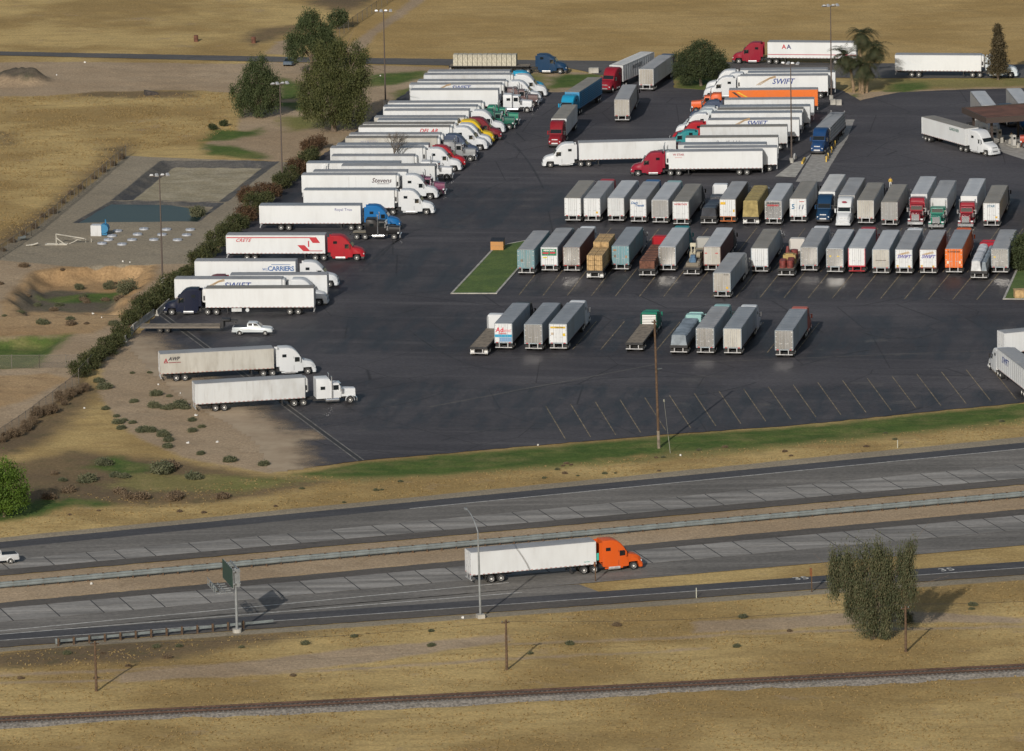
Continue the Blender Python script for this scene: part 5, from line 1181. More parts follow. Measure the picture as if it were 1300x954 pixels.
# back road: flatbed with wrapped stacks, blue cab
t, L = flat('flatbed with upright pale stacks and dark blue cab on the back road', 'R', (572.5, 84.4), (669, 84.0), AERO(DKBL, tall=3.55, gap=1.6), hd=-8, L=14.63)
for k in range(13):
    onto(t, 'wrapped_stack', 'pale wrapped stack in the row on the back road flatbed', 'load', cached(('stk', k % 3), lambda: m_tarp(0.80, 2.2, 2.0, k, 1, 0.03)), BAGS, 0.75 + k * 0.89, 0, 1.46, 'wrapped stacks on the flatbed')
# upper row
t, L = flat('black flatbed with low dark tarped load and white cab in the upper row', 'B', (889.5, 275.5), (909, 275.8), AERO(WHT, tall=3.9), hd=81)
for i, (x, ln, hh) in enumerate(((0.3, 5.6, 1.25), (6.0, 4.0, 1.05), (10.2, 3.6, 1.3))):
    onto(t, 'tarped_load', ('rear', 'middle', 'front')[i] + ' black tarped bundle on the upper row flatbed', 'load', m_tarp(ln, 2.35, hh, 20 + i), TARPD, x, 0, 1.46, 'black tarped bundles')
t, L = flat('flatbed under a tall straw coloured load with white mudflaps', 'B', (943.2, 275.6), (962.6, 276), AERO(GRY, tall=3.3), hd=81, flap=True)
for i in range(7):
    onto(t, 'hay_bale_stack', 'straw coloured bale stack in the tall load of the upper row', 'load', cached(('hay', i % 4), lambda: m_tarp(1.98, 2.5, 2.6, 40 + i, 1, 0.07)), HAY, 0.1 + i * 2.02, 0, 1.46, 'bale stacks of the tall load')
# lower row
t, L = flat('flatbed loaded with yellow lumber and a bright orange cab', 'B', (744.5, 344), (765, 344.3), AERO(ORG, tall=3.3), hd=81, flap=True)
for i in range(6):
    for j in range(3 if i < 3 else 4):
        for s in (-1, 1):
            onto(t, 'lumber_bundle', 'strapped bundle of yellow lumber on the orange cab flatbed', 'lumber', cached(('lb', (i + j) % 3), lambda: m_bundle(2.25, 1.16, 0.74)), LUM, 1.35 + i * 2.38, s * 0.61, 1.465 + j * 0.775, 'lumber bundles')
t, L = flat('flatbed stacked with dark brown steel sheets and a red cab', 'B', (811, 341.5), (831.5, 341.8), AERO(RED, tall=3.6), hd=81)
for i in range(9):
    onto(t, 'steel_stack', 'dark brown stack of steel sheet on the red cab flatbed', 'load', cached(('ss', i % 3), lambda: m_bundle(1.38, 2.3, 1.15 + 0.05 * (i % 3), 1, 7)), M['rust'], 0.85 + i * 1.5, random.uniform(-0.04, 0.04), 1.465, 'brown steel stacks')
t, L = flat('flatbed carrying a drilling machine in the lower row', 'B', (867.5, 340), (888, 340.4), AERO((0.40, 0.40, 0.38), tall=3.2), hd=81)
h_ = t.rotation_euler.z
mc = thing('drill_rig', 'grey drilling machine with blue engine and upright mast on a flatbed', 'machine', (t.location.x + math.cos(h_) * 4.2, t.location.y + math.sin(h_) * 4.2, 1.475), h_)
part('base', MB().box(-3.2, 4.6, -0.95, 0.95, 0, 0.55).box(-3.0, -1.0, -1.1, -0.7, 0.1, 0.8).mesh('base', 0), paint((0.17, 0.15, 0.12), 0.7, 0, 0.4), mc)
part('engine', MB().cyl((-2.9, 0, 0.85), (-1.5, 0, 0.85), 0.55, n=12).box(-2.6, -1.8, -0.35, 0.35, 1.2, 1.6).mesh('engine'), simple('machine_blue', (0.05, 0.11, 0.19), 0.5, 0, 3, 0.3), mc)
part('mast', MB().cyl((-0.6, 0.45, 0.5), (-0.6, 0.45, 3.1), 0.09, n=6).cyl((-0.6, -0.1, 0.5), (-0.6, -0.1, 3.1), 0.09, n=6).box(-0.75, -0.45, -0.25, 0.6, 2.6, 3.15).cyl((-0.6, 0.45, 1.2), (-0.6, -0.1, 2.0), 0.05, n=5).mesh('mast', 0), paint((0.5, 0.47, 0.36), 0.6, 0, 0.3), mc)
part('drum', MB().cyl((0.4, -0.8, 1.1), (0.4, 0.8, 1.1), 0.55, n=14).box(1.4, 4.2, -0.85, 0.85, 0.55, 1.3).mesh('drum', 30), paint((0.32, 0.28, 0.20), 0.7, 0, 0.4), mc)
part('canvas_cover', m_tarp(2.4, 1.9, 0.7, 77), simple('canvas', (0.45, 0.37, 0.25), 0.8, 0, 1, 0.2), mc, (6.2, 0, 0.05))
t, L = flat('flatbed with dark red drums and a yellow machine in the lower row', 'B', (987, 341.4), (1008, 341.7), AERO((0.55, 0.53, 0.50), tall=3.2), hd=81)
DRUM = simple('oxide_red', (0.17, 0.035, 0.03), 0.6, 0, 2.0, 0.35)
for i, (x, y, r_) in enumerate(((0.9, -0.55, 0.5), (0.9, 0.55, 0.5), (2.0, -0.55, 0.5), (2.0, 0.55, 0.5), (3.1, -0.5, 0.48))):
    onto(t, 'steel_drum', 'dark red upright drum on the lower row flatbed', 'drum', cached(('dr', r_), lambda: MB().cyl((0, 0, 0), (0, 0, 1.15), r_, n=14).cyl((0, 0, 0.35), (0, 0, 0.42), r_ + 0.03, n=14).cyl((0, 0, 0.75), (0, 0, 0.82), r_ + 0.03, n=14).mesh('drum')), DRUM, x, y, 1.465, 'dark red drums')
onto(t, 'yellow_tank', 'mustard yellow box tank in front of the red drums', 'tank', MB().box(-0.8, 0.8, -0.95, 0.95, 0, 1.35).box(-0.5, 0.5, -0.6, 0.6, 1.35, 1.5).mesh('yellow_tank', 0), paint((0.38, 0.27, 0.09), 0.6, 0, 0.35), 4.7, -0.1, 1.465)
onto(t, 'pump_machine', 'dark red pump machine with tall hopper behind the white cab', 'machine', MB().box(-1.6, 1.6, -0.8, 0.8, 0, 0.6).cyl((-0.9, 0.5, 0.6), (-0.9, 0.5, 2.1), 0.42, 0.2, n=10).cyl((0.7, -0.3, 0.6), (0.7, -0.3, 1.3), 0.6, n=12).cyl((-1.5, 0, 0.9), (1.5, 0, 0.9), 0.22, n=8).mesh('pump_machine', 30), DRUM, 8.2, 0, 1.465)
t, L = flat('flatbed with low pale tarped load and red cab near the right bush', 'B', (1232.3, 344.8), (1253, 345), AERO((0.38, 0.012, 0.03), tall=3.0), hd=81)
onto(t, 'tarped_load', 'long pale silver tarped load on the red cab flatbed', 'load', m_tarp(13.6, 1.5, 1.55, 5), TARPW, 0.3, 0.45, 1.465)
onto(t, 'tarped_load', 'narrow blue grey tarped strip beside the pale silver load', 'load', m_tarp(13.6, 0.8, 1.35, 6), TARPB, 0.3, -0.75, 1.465)
# third row
flat('empty low flatbed with white cab at the far left of the third row', 'B', (596.5, 440.5), (617.8, 441), AERO(WHT, tall=3.3), hd=80, L=13.7, flap=True)
t, L = flat('empty flatbed with green cab and white louvred back, third row', 'B', (794, 435.2), (816, 435.6), AERO((0.012, 0.17, 0.115), tall=3.05), hd=80, L=13.7)
lp = part('louvre_panel', MB().box(L + 0.62, L + 0.68, -1.0, 1.0, 1.3, 2.75).mesh('louvre_panel', 0), M['frame'], t)
for k in range(6): part('louvre', cached('louvre', lambda: MB().box(-0.05, 0.0, -1.0, 1.0, 0.0, 0.17).mesh('louvre', 0)), M['whiteflap'], lp, (L + 0.61, 0, 1.36 + 0.235 * k))
t, L = flat('flatbed with blue grey tarped load and pale aqua cab in the third row', 'B', (850.5, 438.8), (872.5, 439.2), AERO((0.30, 0.50, 0.49), tall=3.0, gap=1.2), hd=80, L=13.7)
onto(t, 'tarped_load', 'blue grey tarped load on the third row flatbed', 'load', m_tarp(12.6, 2.35, 1.5, 9), TARPB, 0.2, 0, 1.465)

# ------------------------------------------------------------------ light vehicles
def small_wheel(parent, x, y, r=0.37, w=0.26):
    s = r / 0.505; t_ = part('wheel', m_tyre(0.36), M['tyre'], parent, (x, y, r)); t_.scale = (s, s, s); part('rim', m_rim(0.36), M['rim'], t_)
def pickup(label, x, y, h, col, group, crew=True):
    t = thing('pickup_truck', label, 'pickup', (x, y, 0.012), h, group); pm = paint(col, 0.3, 0.2, 0.08, coat=0.4)
    b = part('body', MB().loft([(-2.95, 0.55, 1.12, 0.92, 0.90, 0.06), (-2.9, 0.50, 1.2, 0.95, 0.93, 0.06), (-0.65, 0.50, 1.22, 0.97, 0.95, 0.06), (1.35, 0.50, 1.20, 0.97, 0.92, 0.1), (2.5, 0.50, 1.12, 0.95, 0.86, 0.14), (2.85, 0.48, 0.98, 0.88, 0.80, 0.14)]).mesh('body', 40), pm, t)
    c = part('cab', MB().loft([(-0.75, 1.15, 1.72, 0.90, 0.74, 0.06), (-0.6, 1.15, 1.90, 0.90, 0.72, 0.08), (0.45, 1.15, 1.90, 0.90, 0.72, 0.08), (0.7, 1.15, 1.78, 0.90, 0.74, 0.06), (1.35, 1.15, 1.24, 0.90, 0.84, 0.03)]).mesh('cab', 40), pm, t)
    for s in (-1, 1):
        part('side_window', quad_mesh('pw', [(-0.6, s * 0.905, 1.44), (0.05, s * 0.905, 1.44), (0.05, s * 0.765, 1.79), (-0.55, s * 0.765, 1.79)][::-s], 0.03), M['glass'], c)
        part('side_window', quad_mesh('pw2', [(0.15, s * 0.905, 1.44), (0.95, s * 0.905, 1.44), (0.6, s * 0.78, 1.76), (0.15, s * 0.765, 1.79)][::-s], 0.03), M['glass'], c)
        part('headlight', box_mesh('ph', 2.72, 2.84, s * 0.68 - 0.14, s * 0.68 + 0.14, 0.78, 0.95), M['lamp'], b)
        for wx in (-1.85, 1.9): small_wheel(t, wx, s * 0.85)
        part('fender', cached('pf', lambda: m_fender(0.46, 0.34).copy()), pm, b, (-1.85, s * 0.93, -0.12))
    part('windscreen', quad_mesh('pws', [(1.33, -0.78, 1.29), (1.33, 0.78, 1.29), (0.74, 0.66, 1.78), (0.74, -0.66, 1.78)], 0.035), M['glass'], c)
    part('bed_liner', MB().box(-2.8, -0.85, -0.78, 0.78, 1.19, 1.235).mesh('bed_liner', 0), M['black'], b)
    part('bumper', MB().box(-3.05, -2.93, -0.92, 0.92, 0.5, 0.72).box(2.84, 2.95, -0.9, 0.9, 0.48, 0.68).mesh('bumper', 0), M['chrome'], b)
    return t
p = G(321, 426.5); pk = pickup('silver crew pickup coupled to a long gooseneck flatbed', p.x, p.y + 1.0, R(-5), (0.52, 0.56, 0.58), None)
# gooseneck trailer
p = G(179, 423.5); gt = thing('gooseneck_trailer', 'long low wooden flatbed trailer behind the silver pickup', 'trailer', (p.x, p.y + 1.3, 0.012), R(-5))
part('deck', MB().box(0, 11.8, -1.2, 1.2, 0.88, 0.96).mesh('deck', 0), M['deckwood'], gt)
mb = MB()
for s in (-1, 1):
    mb.box(0, 11.8, s * 1.23 - 0.03, s * 1.23 + 0.03, 0.72, 0.97)
    for k in range(24): mb.box(0.2 + k * 0.5, 0.28 + k * 0.5, min(s * 1.26, s * 1.31), max(s * 1.26, s * 1.31), 0.72, 0.95)
    mb.box(0.3, 11.8, s * 0.5 - 0.06, s * 0.5 + 0.06, 0.6, 0.88)
part('frame', mb.mesh('frame', 0), paint((0.16, 0.14, 0.12), 0.8, 0, 0.4), gt)
part('gooseneck', MB().box(11.8, 12.3, -1.1, 1.1, 0.7, 1.75).box(12.3, 14.2, -0.35, 0.35, 1.45, 1.75).box(11.9, 13.2, -0.8, 0.8, 1.75, 1.95).cyl((14.0, 0, 1.26), (14.0, 0, 1.5), 0.1).mesh('gooseneck', 0), M['frame'], gt)
for ax in (2.9, 4.0):
    for s in (-1, 1): wheel(gt, ax, s * 1.0, 0.4, paint((0.2, 0.18, 0.15), 0.7), r=0.4)
p = G(-7, 716); pickup('white pickup at the left picture edge on the freeway', p.x, p.y, R(197.4), (0.64, 0.65, 0.66), 'vehicles on the freeway')
def car(label, x, y, h, col):
    t = thing('parked_car', label, 'car', (x, y, tz(x, y)), h); pm = paint(col, 0.3, 0.2, 0.05, coat=0.4)
    b = part('body', MB().loft([(-2.2, 0.4, 0.85, 0.8, 0.76, 0.1), (-1.9, 0.3, 0.95, 0.88, 0.84, 0.1), (1.6, 0.3, 0.92, 0.88, 0.82, 0.12), (2.2, 0.35, 0.72, 0.8, 0.72, 0.12)]).mesh('body', 40), pm, t)
    part('cabin', MB().loft([(-1.7, 0.9, 0.97, 0.8, 0.7, 0.03), (-1.0, 0.9, 1.40, 0.8, 0.62, 0.1), (0.3, 0.9, 1.40, 0.8, 0.62, 0.1), (1.1, 0.9, 0.95, 0.8, 0.72, 0.02)]).mesh('cabin', 40), M['glass'], b)
    part('roof_panel', MB().box(-0.95, 0.25, -0.6, 0.6, 1.40, 1.43).mesh('roof_panel', 0), pm, b)
    for s in (-1, 1):
        for wx in (-1.35, 1.35): small_wheel(t, wx, s * 0.78, 0.32)
p = G(368, 82.5); car('small blue grey car parked beside the far tree', p.x, p.y, R(80), (0.10, 0.14, 0.19))

# ------------------------------------------------------------------ fuel canopy
c0, c1, c2 = G(1252, 152, 5.2), G(1300, 149, 5.2), G(1225, 140.5, 5.2)
ux = Vector((math.cos(R(16)), math.sin(R(16)), 0)); uy = Vector((-math.sin(R(16)), math.cos(R(16)), 0))
cn = thing('fuel_canopy', 'brown flat fuel canopy with dark fascia at the right edge', 'canopy', (c0.x, c0.y, 0), R(16))
rf = part('roof', MB().box(0.25, 30, 0.25, 11.75, 5.0, 5.28).mesh('roof', 0), simple('canopy_brown', (0.13, 0.055, 0.035), 0.85, 0, 0.5, 0.3), cn)
part('fascia', MB().box(0, 30.2, 0, 0.22, 4.5, 5.45).box(0, 0.22, 0.22, 11.78, 4.5, 5.45).box(0, 30.2, 11.78, 12.0, 4.5, 5.45).mesh('fascia', 0), simple('fascia_dark', (0.055, 0.040, 0.034), 0.7), cn)
for x in (1.5, 9.5, 17.5):
    for y in (1.5, 10.3): part('column', MB().box(x - 0.18, x + 0.18, y - 0.18, y + 0.18, 0, 5.0).mesh('column', 0), simple('fascia_dark', (0.055, 0.040, 0.034), 0.7), cn)
def at_can(x, y): return c0 + ux * x + uy * y
for k, (x, y) in enumerate(((5.6, 2.0), (9.5, 2.0), (5.4, 8.5))):
    q = at_can(x, y); fp = thing('fuel_pump', ('left', 'right', 'rear')[k] + ' fuel pump standing under the brown canopy', 'pump', (q.x, q.y, 0.012), R(16), 'fuel pumps')
    part('island', MB().box(-0.7, 0.7, -1.6, 1.6, 0, 0.16).mesh('island', 0), M['kerb'], fp); part('cabinet', MB().box(-0.3, 0.3, -0.45, 0.45, 0.16, 1.9).mesh('cabinet', 0), paint((0.45, 0.44, 0.42), 0.5, 0, 0.2), fp)
    part('display', MB().box(-0.2, 0.2, -0.47, -0.45, 1.2, 1.6).mesh('display', 0), M['glass'], fp)
def bob(label, px, py, hd, kind, col, **k):
    q = G(px, py); t = thing('tractor_unit', label, 'truck', (q.x, q.y, 0.012), R(hd), GRP); tractor(t, kind, col, 0, 0, 0.2, **k); return t
bob('white tractor with orange stripe right behind the turning white truck', 1240, 164, -68, 'aero', (0.62, 0.60, 0.56), tall=3.9)
bob('dark blue tractor in the shade of the fuel canopy', 1272, 155, -72, 'aero', (0.03, 0.06, 0.10), tall=3.4)
bob('dark red long-nose tractor under the canopy at the right edge', 1297, 155.5, -72, 'classic', (0.10, 0.02, 0.02), top=3.0, sl=1.2)
bob('red tractor cut by the right picture edge below the canopy', 1338, 187, 175, 'classic', (0.36, 0.05, 0.025), top=2.9, sl=1.2)
for k, (px, py) in enumerate(((1272, 181), (1294, 187), (1283, 183))):
    q = G(px, py); o = part('concrete_block', cached('cblk', lambda: MB().loft([(-0.6, 0, 0.85, 0.3, 0.25, 0.05), (0.6, 0, 0.85, 0.3, 0.25, 0.05)]).mesh('concrete_block', 0)), M['kerb'], None, (q.x, q.y, 0.011), R(80))
    tag(o, 'pale concrete block in the row before the fuel canopy', 'block', 'concrete blocks at the canopy')
sheet('fuel_apron', [(1236, 181), (1262, 190), (1300, 203), (1340, 205), (1340, 170), (1262, 172)], 0.016, M['concrete'], jitter=0.1)

# ------------------------------------------------------------------ people
def person(label, px, py, top, legs, hair=(0.03, 0.02, 0.015), hd=0.0):
    q = G(px, py); t = thing('person', label, 'person', (q.x, q.y, 0.012), hd)
    J = {'pel': (0, 0, 0.95), 'ch': (0, 0, 1.28), 'nk': (0, 0, 1.46), 'hd': (0.02, 0, 1.58), 'ht': (0.0, 0, 1.72), 'shl': (0, 0.19, 1.40), 'ell': (0.04, 0.27, 1.13), 'hal': (0.12, 0.25, 0.88), 'shr': (0, -0.19, 1.40), 'elr': (0.03, -0.27, 1.12), 'har': (0.14, -0.24, 0.90),
         'hpl': (0, 0.10, 0.90), 'knl': (0.03, 0.12, 0.50), 'anl': (0.0, 0.13, 0.08), 'tol': (0.16, 0.14, 0.04), 'hpr': (0, -0.10, 0.90), 'knr': (0.0, -0.12, 0.50), 'anr': (-0.04, -0.13, 0.08), 'tor': (0.12, -0.14, 0.04)}
    rad = {'pel': .15, 'ch': .16, 'nk': .065, 'hd': .10, 'ht': .075, 'shl': .07, 'ell': .05, 'hal': .04, 'shr': .07, 'elr': .05, 'har': .04, 'hpl': .10, 'knl': .07, 'anl': .05, 'tol': .04, 'hpr': .10, 'knr': .07, 'anr': .05, 'tor': .04}
    E = [('pel', 'ch'), ('ch', 'nk'), ('nk', 'hd'), ('hd', 'ht'), ('ch', 'shl'), ('shl', 'ell'), ('ell', 'hal'), ('ch', 'shr'), ('shr', 'elr'), ('elr', 'har'), ('pel', 'hpl'), ('hpl', 'knl'), ('knl', 'anl'), ('anl', 'tol'), ('pel', 'hpr'), ('hpr', 'knr'), ('knr', 'anr'), ('anr', 'tor')]
    ks = list(J); me = bpy.data.meshes.new('body'); me.from_pydata([J[k] for k in ks], [(ks.index(a), ks.index(b)) for a, b in E], [])
    o = bpy.data.objects.new('body', me); COL.objects.link(o); o.modifiers.new('skin', 'SKIN'); sv = me.skin_vertices[0].data
    for i, k in enumerate(ks): sv[i].radius = (rad[k], rad[k])
    sv[0].use_root = True; sb = o.modifiers.new('sub', 'SUBSURF'); sb.levels = 1; sb.render_levels = 1
    m2 = bpy.data.meshes.new_from_object(o.evaluated_get(bpy.context.evaluated_depsgraph_get())); bpy.data.objects.remove(o)
    m2.materials.clear(); m2.shade_smooth()
    idx = []
    for f in m2.polygons:
        z = f.center.z; far = abs(f.center.y) > 0.20
        idx.append(0 if z > 1.44 or (far and z < 0.98) else (1 if z > 0.93 else (3 if z < 0.09 else 2)))
    for _ in range(4): m2.materials.append(_dummy)
    m2.polygons.foreach_set('material_index', idx)
    part('body', m2, [simple('skin', (0.35, 0.20, 0.13), 0.6), top, legs, M['black']], t)
    part('hair', MB().loft([(-0.1, 1.6, 1.74, 0.09, 0.07, 0.03), (0.0, 1.64, 1.80, 0.105, 0.08, 0.04), (0.08, 1.68, 1.76, 0.08, 0.06, 0.03)]).mesh('hair', 60), simple('hair', hair, 0.8), t)
person('person in yellow top and white trousers among the upper row trucks', 1130.4, 238.5, simple('yellow_cloth', (0.55, 0.36, 0.05), 0.8), simple('white_cloth', (0.6, 0.6, 0.58), 0.8), hd=R(-90))
person('person in pale shirt and dark trousers near the canopy blocks', 1284, 180.5, simple('pale_cloth', (0.5, 0.47, 0.38), 0.8), simple('dark_cloth', (0.04, 0.04, 0.05), 0.8), hd=R(-100))

# ------------------------------------------------------------------ weigh scale lane
wa, wb = Vector(G2(1042, 214)), Vector(G2(1078, 150)); wd = (wb - wa).normalized(); wn = Vector((wd.y, -wd.x)); wl = (wb - wa).length
sheet('scale_ramp', [(1010, 231), (1043, 231), (1058, 205), (1076, 176), (1085, 152), (1046, 152), (1030, 198)], 0.016, M['concrete'], jitter=0.05)
sheet('scale_island', [(984, 225), (1010, 226), (1030, 196), (1018, 205), (1008, 207)], 0.10, M['kerb'])
sr = thing('scale_railing', 'black and yellow rail posts along the weigh scale', 'railing', (*G2(1049, 206), 0.016), math.atan2((G(1073, 163) - G(1049, 206)).y, (G(1073, 163) - G(1049, 206)).x))
ln = (Vector(G2(1073, 163)) - Vector(G2(1049, 206))).length
for k in range(12):
    part('post', cached('spost', lambda: MB().box(-0.1, 0.1, -0.1, 0.1, 0, 1.0).mesh('post', 0)), simple('safety_yellow', (0.55, 0.36, 0.05), 0.6) if k in (0, 1, 3, 5) else M['black'], sr, (ln * k / 11, 0, 0))
part('rail', MB().box(0, ln, -0.06, 0.06, 0.95, 1.05).box(0, ln, -0.06, 0.06, 0.5, 0.58).mesh('rail', 0), M['frame'], sr, (0, 0.2, 0))
q = G(1020, 206.5); o = part('yellow_barrier', MB().box(-2.2, 2.2, -0.15, 0.15, 0, 0.5).mesh('yellow_barrier', 0), simple('safety_yellow', (0.55, 0.36, 0.05), 0.6), None, (q.x, q.y, 0.012), math.atan2(wd.y, wd.x)); tag(o, 'short yellow barrier at the left of the weigh scale ramp', 'barrier')
q = G(1009, 203); o = part('shrub_stump', MB().box(-0.3, 0.3, -0.3, 0.3, 0, 0.6).cyl((0, 0, 0.6), (0, 0, 1.0), 0.3, 0.1).mesh('cabinet', 0), WALLS['grey'], None, (q.x, q.y, 0.1)); o.name = 'utility_cabinet'; tag(o, 'small pale utility cabinet beside the lamp base at the scale', 'cabinet')
for k, (px, py) in enumerate(((1057.5, 133), (1065, 133.5))):
    q = G(px, py); tag(part('concrete_block', MB().box(-0.45, 0.45, -0.4, 0.4, -0.1, 0.95).mesh('block', 0), M['kerb'], None, (q.x, q.y, 0.0)), ('left' if k == 0 else 'right') + ' of two pale concrete blocks below the palms', 'block', 'blocks below the palms')
q = G(754, 92.5); tag(part('concrete_block', MB().box(-0.9, 0.9, -0.5, 0.5, -0.1, 0.9).mesh('block', 0), M['kerb'], None, (q.x, q.y, 0.0), R(-8)), 'pale concrete block at the grass beside the driveway', 'block')
# ------------------------------------------------------------------ vegetation
def leaves(rng, C, n_per, spread, size, droop=0.0, aspect=2.0):
    """leaf quads around clump centres C (N,3)"""
    N = len(C) * n_per; P_ = np.repeat(C, n_per, 0) + rng.normal(0, 1, (N, 3)) * np.asarray(spread)
    a = rng.normal(0, 1, (N, 3)); 
    if droop: a[:, 2] = -abs(a[:, 2]) * (1 + 4 * droop); a[:, :2] *= (1 - 0.6 * droop)
    a /= np.linalg.norm(a, axis=1)[:, None]
    b = np.cross(a, rng.normal(0, 1, (N, 3))); b /= np.linalg.norm(b, axis=1)[:, None] + 1e-9
    s = size * rng.uniform(0.6, 1.3, N)[:, None]; a = a * s; b = b * s / aspect
    V = np.stack([P_ - b * 0.5, P_ + a * 0.5 - b * 0.1, P_ + a, P_ + a * 0.5 + b], 1).reshape(-1, 3)
    V = np.stack([P_, P_ + a * 0.45 + b * 0.5, P_ + a, P_ + a * 0.45 - b * 0.5], 1).reshape(-1, 3)
    return V, np.arange(N * 4).reshape(-1, 4)
def shell(rng, lobes, n, inner=0.45, zsquash=None):
    """points in the outer part of ellipsoid lobes (cx,cy,cz,rx,ry,rz)"""
    w = np.array([l[3] * l[4] * l[5] for l in lobes]) ** 0.67; k = rng.choice(len(lobes), n, p=w / w.sum()); Lb = np.array(lobes)[k]
    d = rng.normal(0, 1, (n, 3)); d /= np.linalg.norm(d, axis=1)[:, None]; r = rng.uniform(inner, 1.0, n) ** 0.6
    r *= 0.86 + 0.28 * vn3(d[:, 0] * 2.3 + Lb[:, 0] * 3 + 50, d[:, 2] * 2.3 + d[:, 1] * 1.7 + 50)
    return Lb[:, :3] + d * Lb[:, 3:6] * r[:, None]
def trunk_mesh(rng, h, r, limbs, targets):
    mb = MB(); top = Vector((rng.uniform(-.2, .2), rng.uniform(-.2, .2), h))
    mb.cyl((0, 0, -0.3), (top.x * 0.5, top.y * 0.5, h * 0.5), r * 1.15, r * 0.85, 9); mb.cyl((top.x * 0.5, top.y * 0.5, h * 0.5), top, r * 0.85, r * 0.6, 9)
    for k in range(limbs):
        c = Vector(targets[k % len(targets)]); mid = top.lerp(c, 0.5) + Vector((0, 0, 0.25 * (c - top).length * 0.4))
        s = Vector((top.x, top.y, h * rng.uniform(0.6, 1.0)))
        mb.cyl(s, mid, r * 0.42, r * 0.28, 6); mb.cyl(mid, c, r * 0.28, r * 0.08, 5)
        for j in range(2):
            e = c + Vector(rng.normal(0, 1, 3)) * (c - top).length * 0.3; mb.cyl(mid.lerp(c, 0.4 + 0.3 * j), e, r * 0.14, r * 0.04, 4)
    return mb.mesh('trunk', 40)
def tree(label, px, py, lobes, clumps, n_per, spread, size, mat, th, tr, droop=0.0, limbs=7, seed=1, aspect=2.0, inner=0.45, cat='tree', name='tree', group=None):
    rng = np.random.default_rng(seed); q = G(px, py); z = tz(q.x, q.y)
    t = thing(name, label, cat, (q.x, q.y, z), 0, group)
    C = shell(rng, lobes, clumps, inner)
    V, F = leaves(rng, C, n_per, spread, size, droop, aspect)
    V[:, 2] = np.maximum(V[:, 2], 0.15)
    part('crown', np_mesh('crown', V, F), mat, t)
    part('trunk', trunk_mesh(rng, th, tr, limbs, [l[:3] for l in lobes]), M['bark'], t)
    return t
# pepper trees behind the left column
tree('dark drooping tree on the lawn, left of the three big trees', 327, 149.5, [(0, 0, 7.2, 2.8, 2.8, 2.8), (-2.3, 0, 3.9, 2.2, 2.5, 3.4), (2.3, 0.3, 4.6, 2.0, 2.3, 3.6), (-0.2, -0.5, 3.8, 3.4, 2.8, 3.2), (0.2, -0.4, 9.4, 1.5, 1.5, 1.5)], 300, 84, (0.30, 0.30, 0.62), 0.31, M['leaf_pepper'], 2.6, 0.38, 0.8, 7, 11, 2.6)
tree('tall dark tree with a clear trunk beside the back road', 395, 96, [(0, 0, 8.4, 2.7, 2.6, 2.6), (-2.2, 0, 5.4, 2.3, 2.5, 2.4), (2.0, 0.2, 5.9, 2.5, 2.5, 2.6), (0, -0.6, 10.4, 1.4, 1.4, 1.4), (2.9, 0, 8.0, 1.2, 1.3, 1.4), (-3.3, 0, 6.4, 1.1, 1.2, 1.4)], 290, 80, (0.34, 0.34, 0.52), 0.31, M['leaf_pepper'], 3.6, 0.40, 0.6, 7, 12, 2.4)
tree('largest olive green tree beside the far end of the trailers', 424, 167, [(-0.6, 0, 11.0, 3.0, 3.0, 3.0), (-3.6, 0, 6.0, 2.6, 2.8, 3.6), (3.6, 0.5, 9.4, 2.6, 2.8, 3.6), (3.0, 0, 4.6, 2.8, 2.6, 3.6), (-0.6, -1.2, 5.0, 3.4, 2.8, 3.8), (1.4, 0, 14.0, 1.7, 1.7, 1.8), (-1.8, 0, 14.2, 1.3, 1.4, 1.5), (4.6, 0, 13.4, 1.3, 1.4, 1.6), (-4.4, 0, 8.8, 1.5, 1.6, 1.8), (5.6, 0, 10.0, 1.3, 1.3, 1.6), (0.8, -1, 8.5, 3.0, 2.4, 2.6)], 520, 92, (0.42, 0.42, 0.64), 0.33, M['leaf_olive'], 3.2, 0.5, 0.6, 10, 13, 2.4)
tree('round spreading tree by the driveway right of the grey trailer', 890, 109, [(0, 0, 4.6, 4.4, 4.2, 3.4), (-2.2, 0, 3.4, 2.6, 2.8, 2.6), (2.4, 0, 3.6, 2.6, 2.8, 2.6), (0.3, -0.5, 6.4, 2.2, 2.2, 1.6)], 340, 80, (0.42, 0.42, 0.34), 0.28, M['leaf_round'], 1.8, 0.3, 0.0, 8, 14, 2.4)
# eucalyptus by the frontage track
tree('drooping eucalyptus standing alone by the freeway ramp', 1108, 812, [(-0.4, 0, 9.6, 2.1, 2.0, 2.1), (1.3, 0, 8.0, 1.5, 1.6, 2.3), (-3.4, 0.2, 9.0, 1.5, 1.5, 1.5), (-4.5, 0, 7.4, 0.8, 0.8, 1.6), (-2.9, 0, 7.4, 1.1, 1.0, 1.6), (3.7, 0, 8.7, 1.1, 1.3, 2.0), (4.6, 0, 10.9, 0.5, 0.6, 1.0), (4.4, 0, 6.4, 0.8, 1.0, 2.0), (-1.2, -0.3, 6.0, 1.6, 1.6, 2.2), (1.7, 0, 5.3, 1.4, 1.5, 2.4), (-2.5, -0.2, 3.9, 0.8, 1.0, 1.8), (-0.6, -0.6, 3.1, 1.2, 1.2, 2.6), (1.2, -0.6, 2.7, 1.1, 1.0, 2.3), (3.0, 0, 3.9, 0.7, 1.0, 1.7)], 430, 110, (0.22, 0.22, 0.78), 0.30, M['leaf_euc'], 3.0, 0.34, 1.0, 14, 15, 3.4, 0.35)
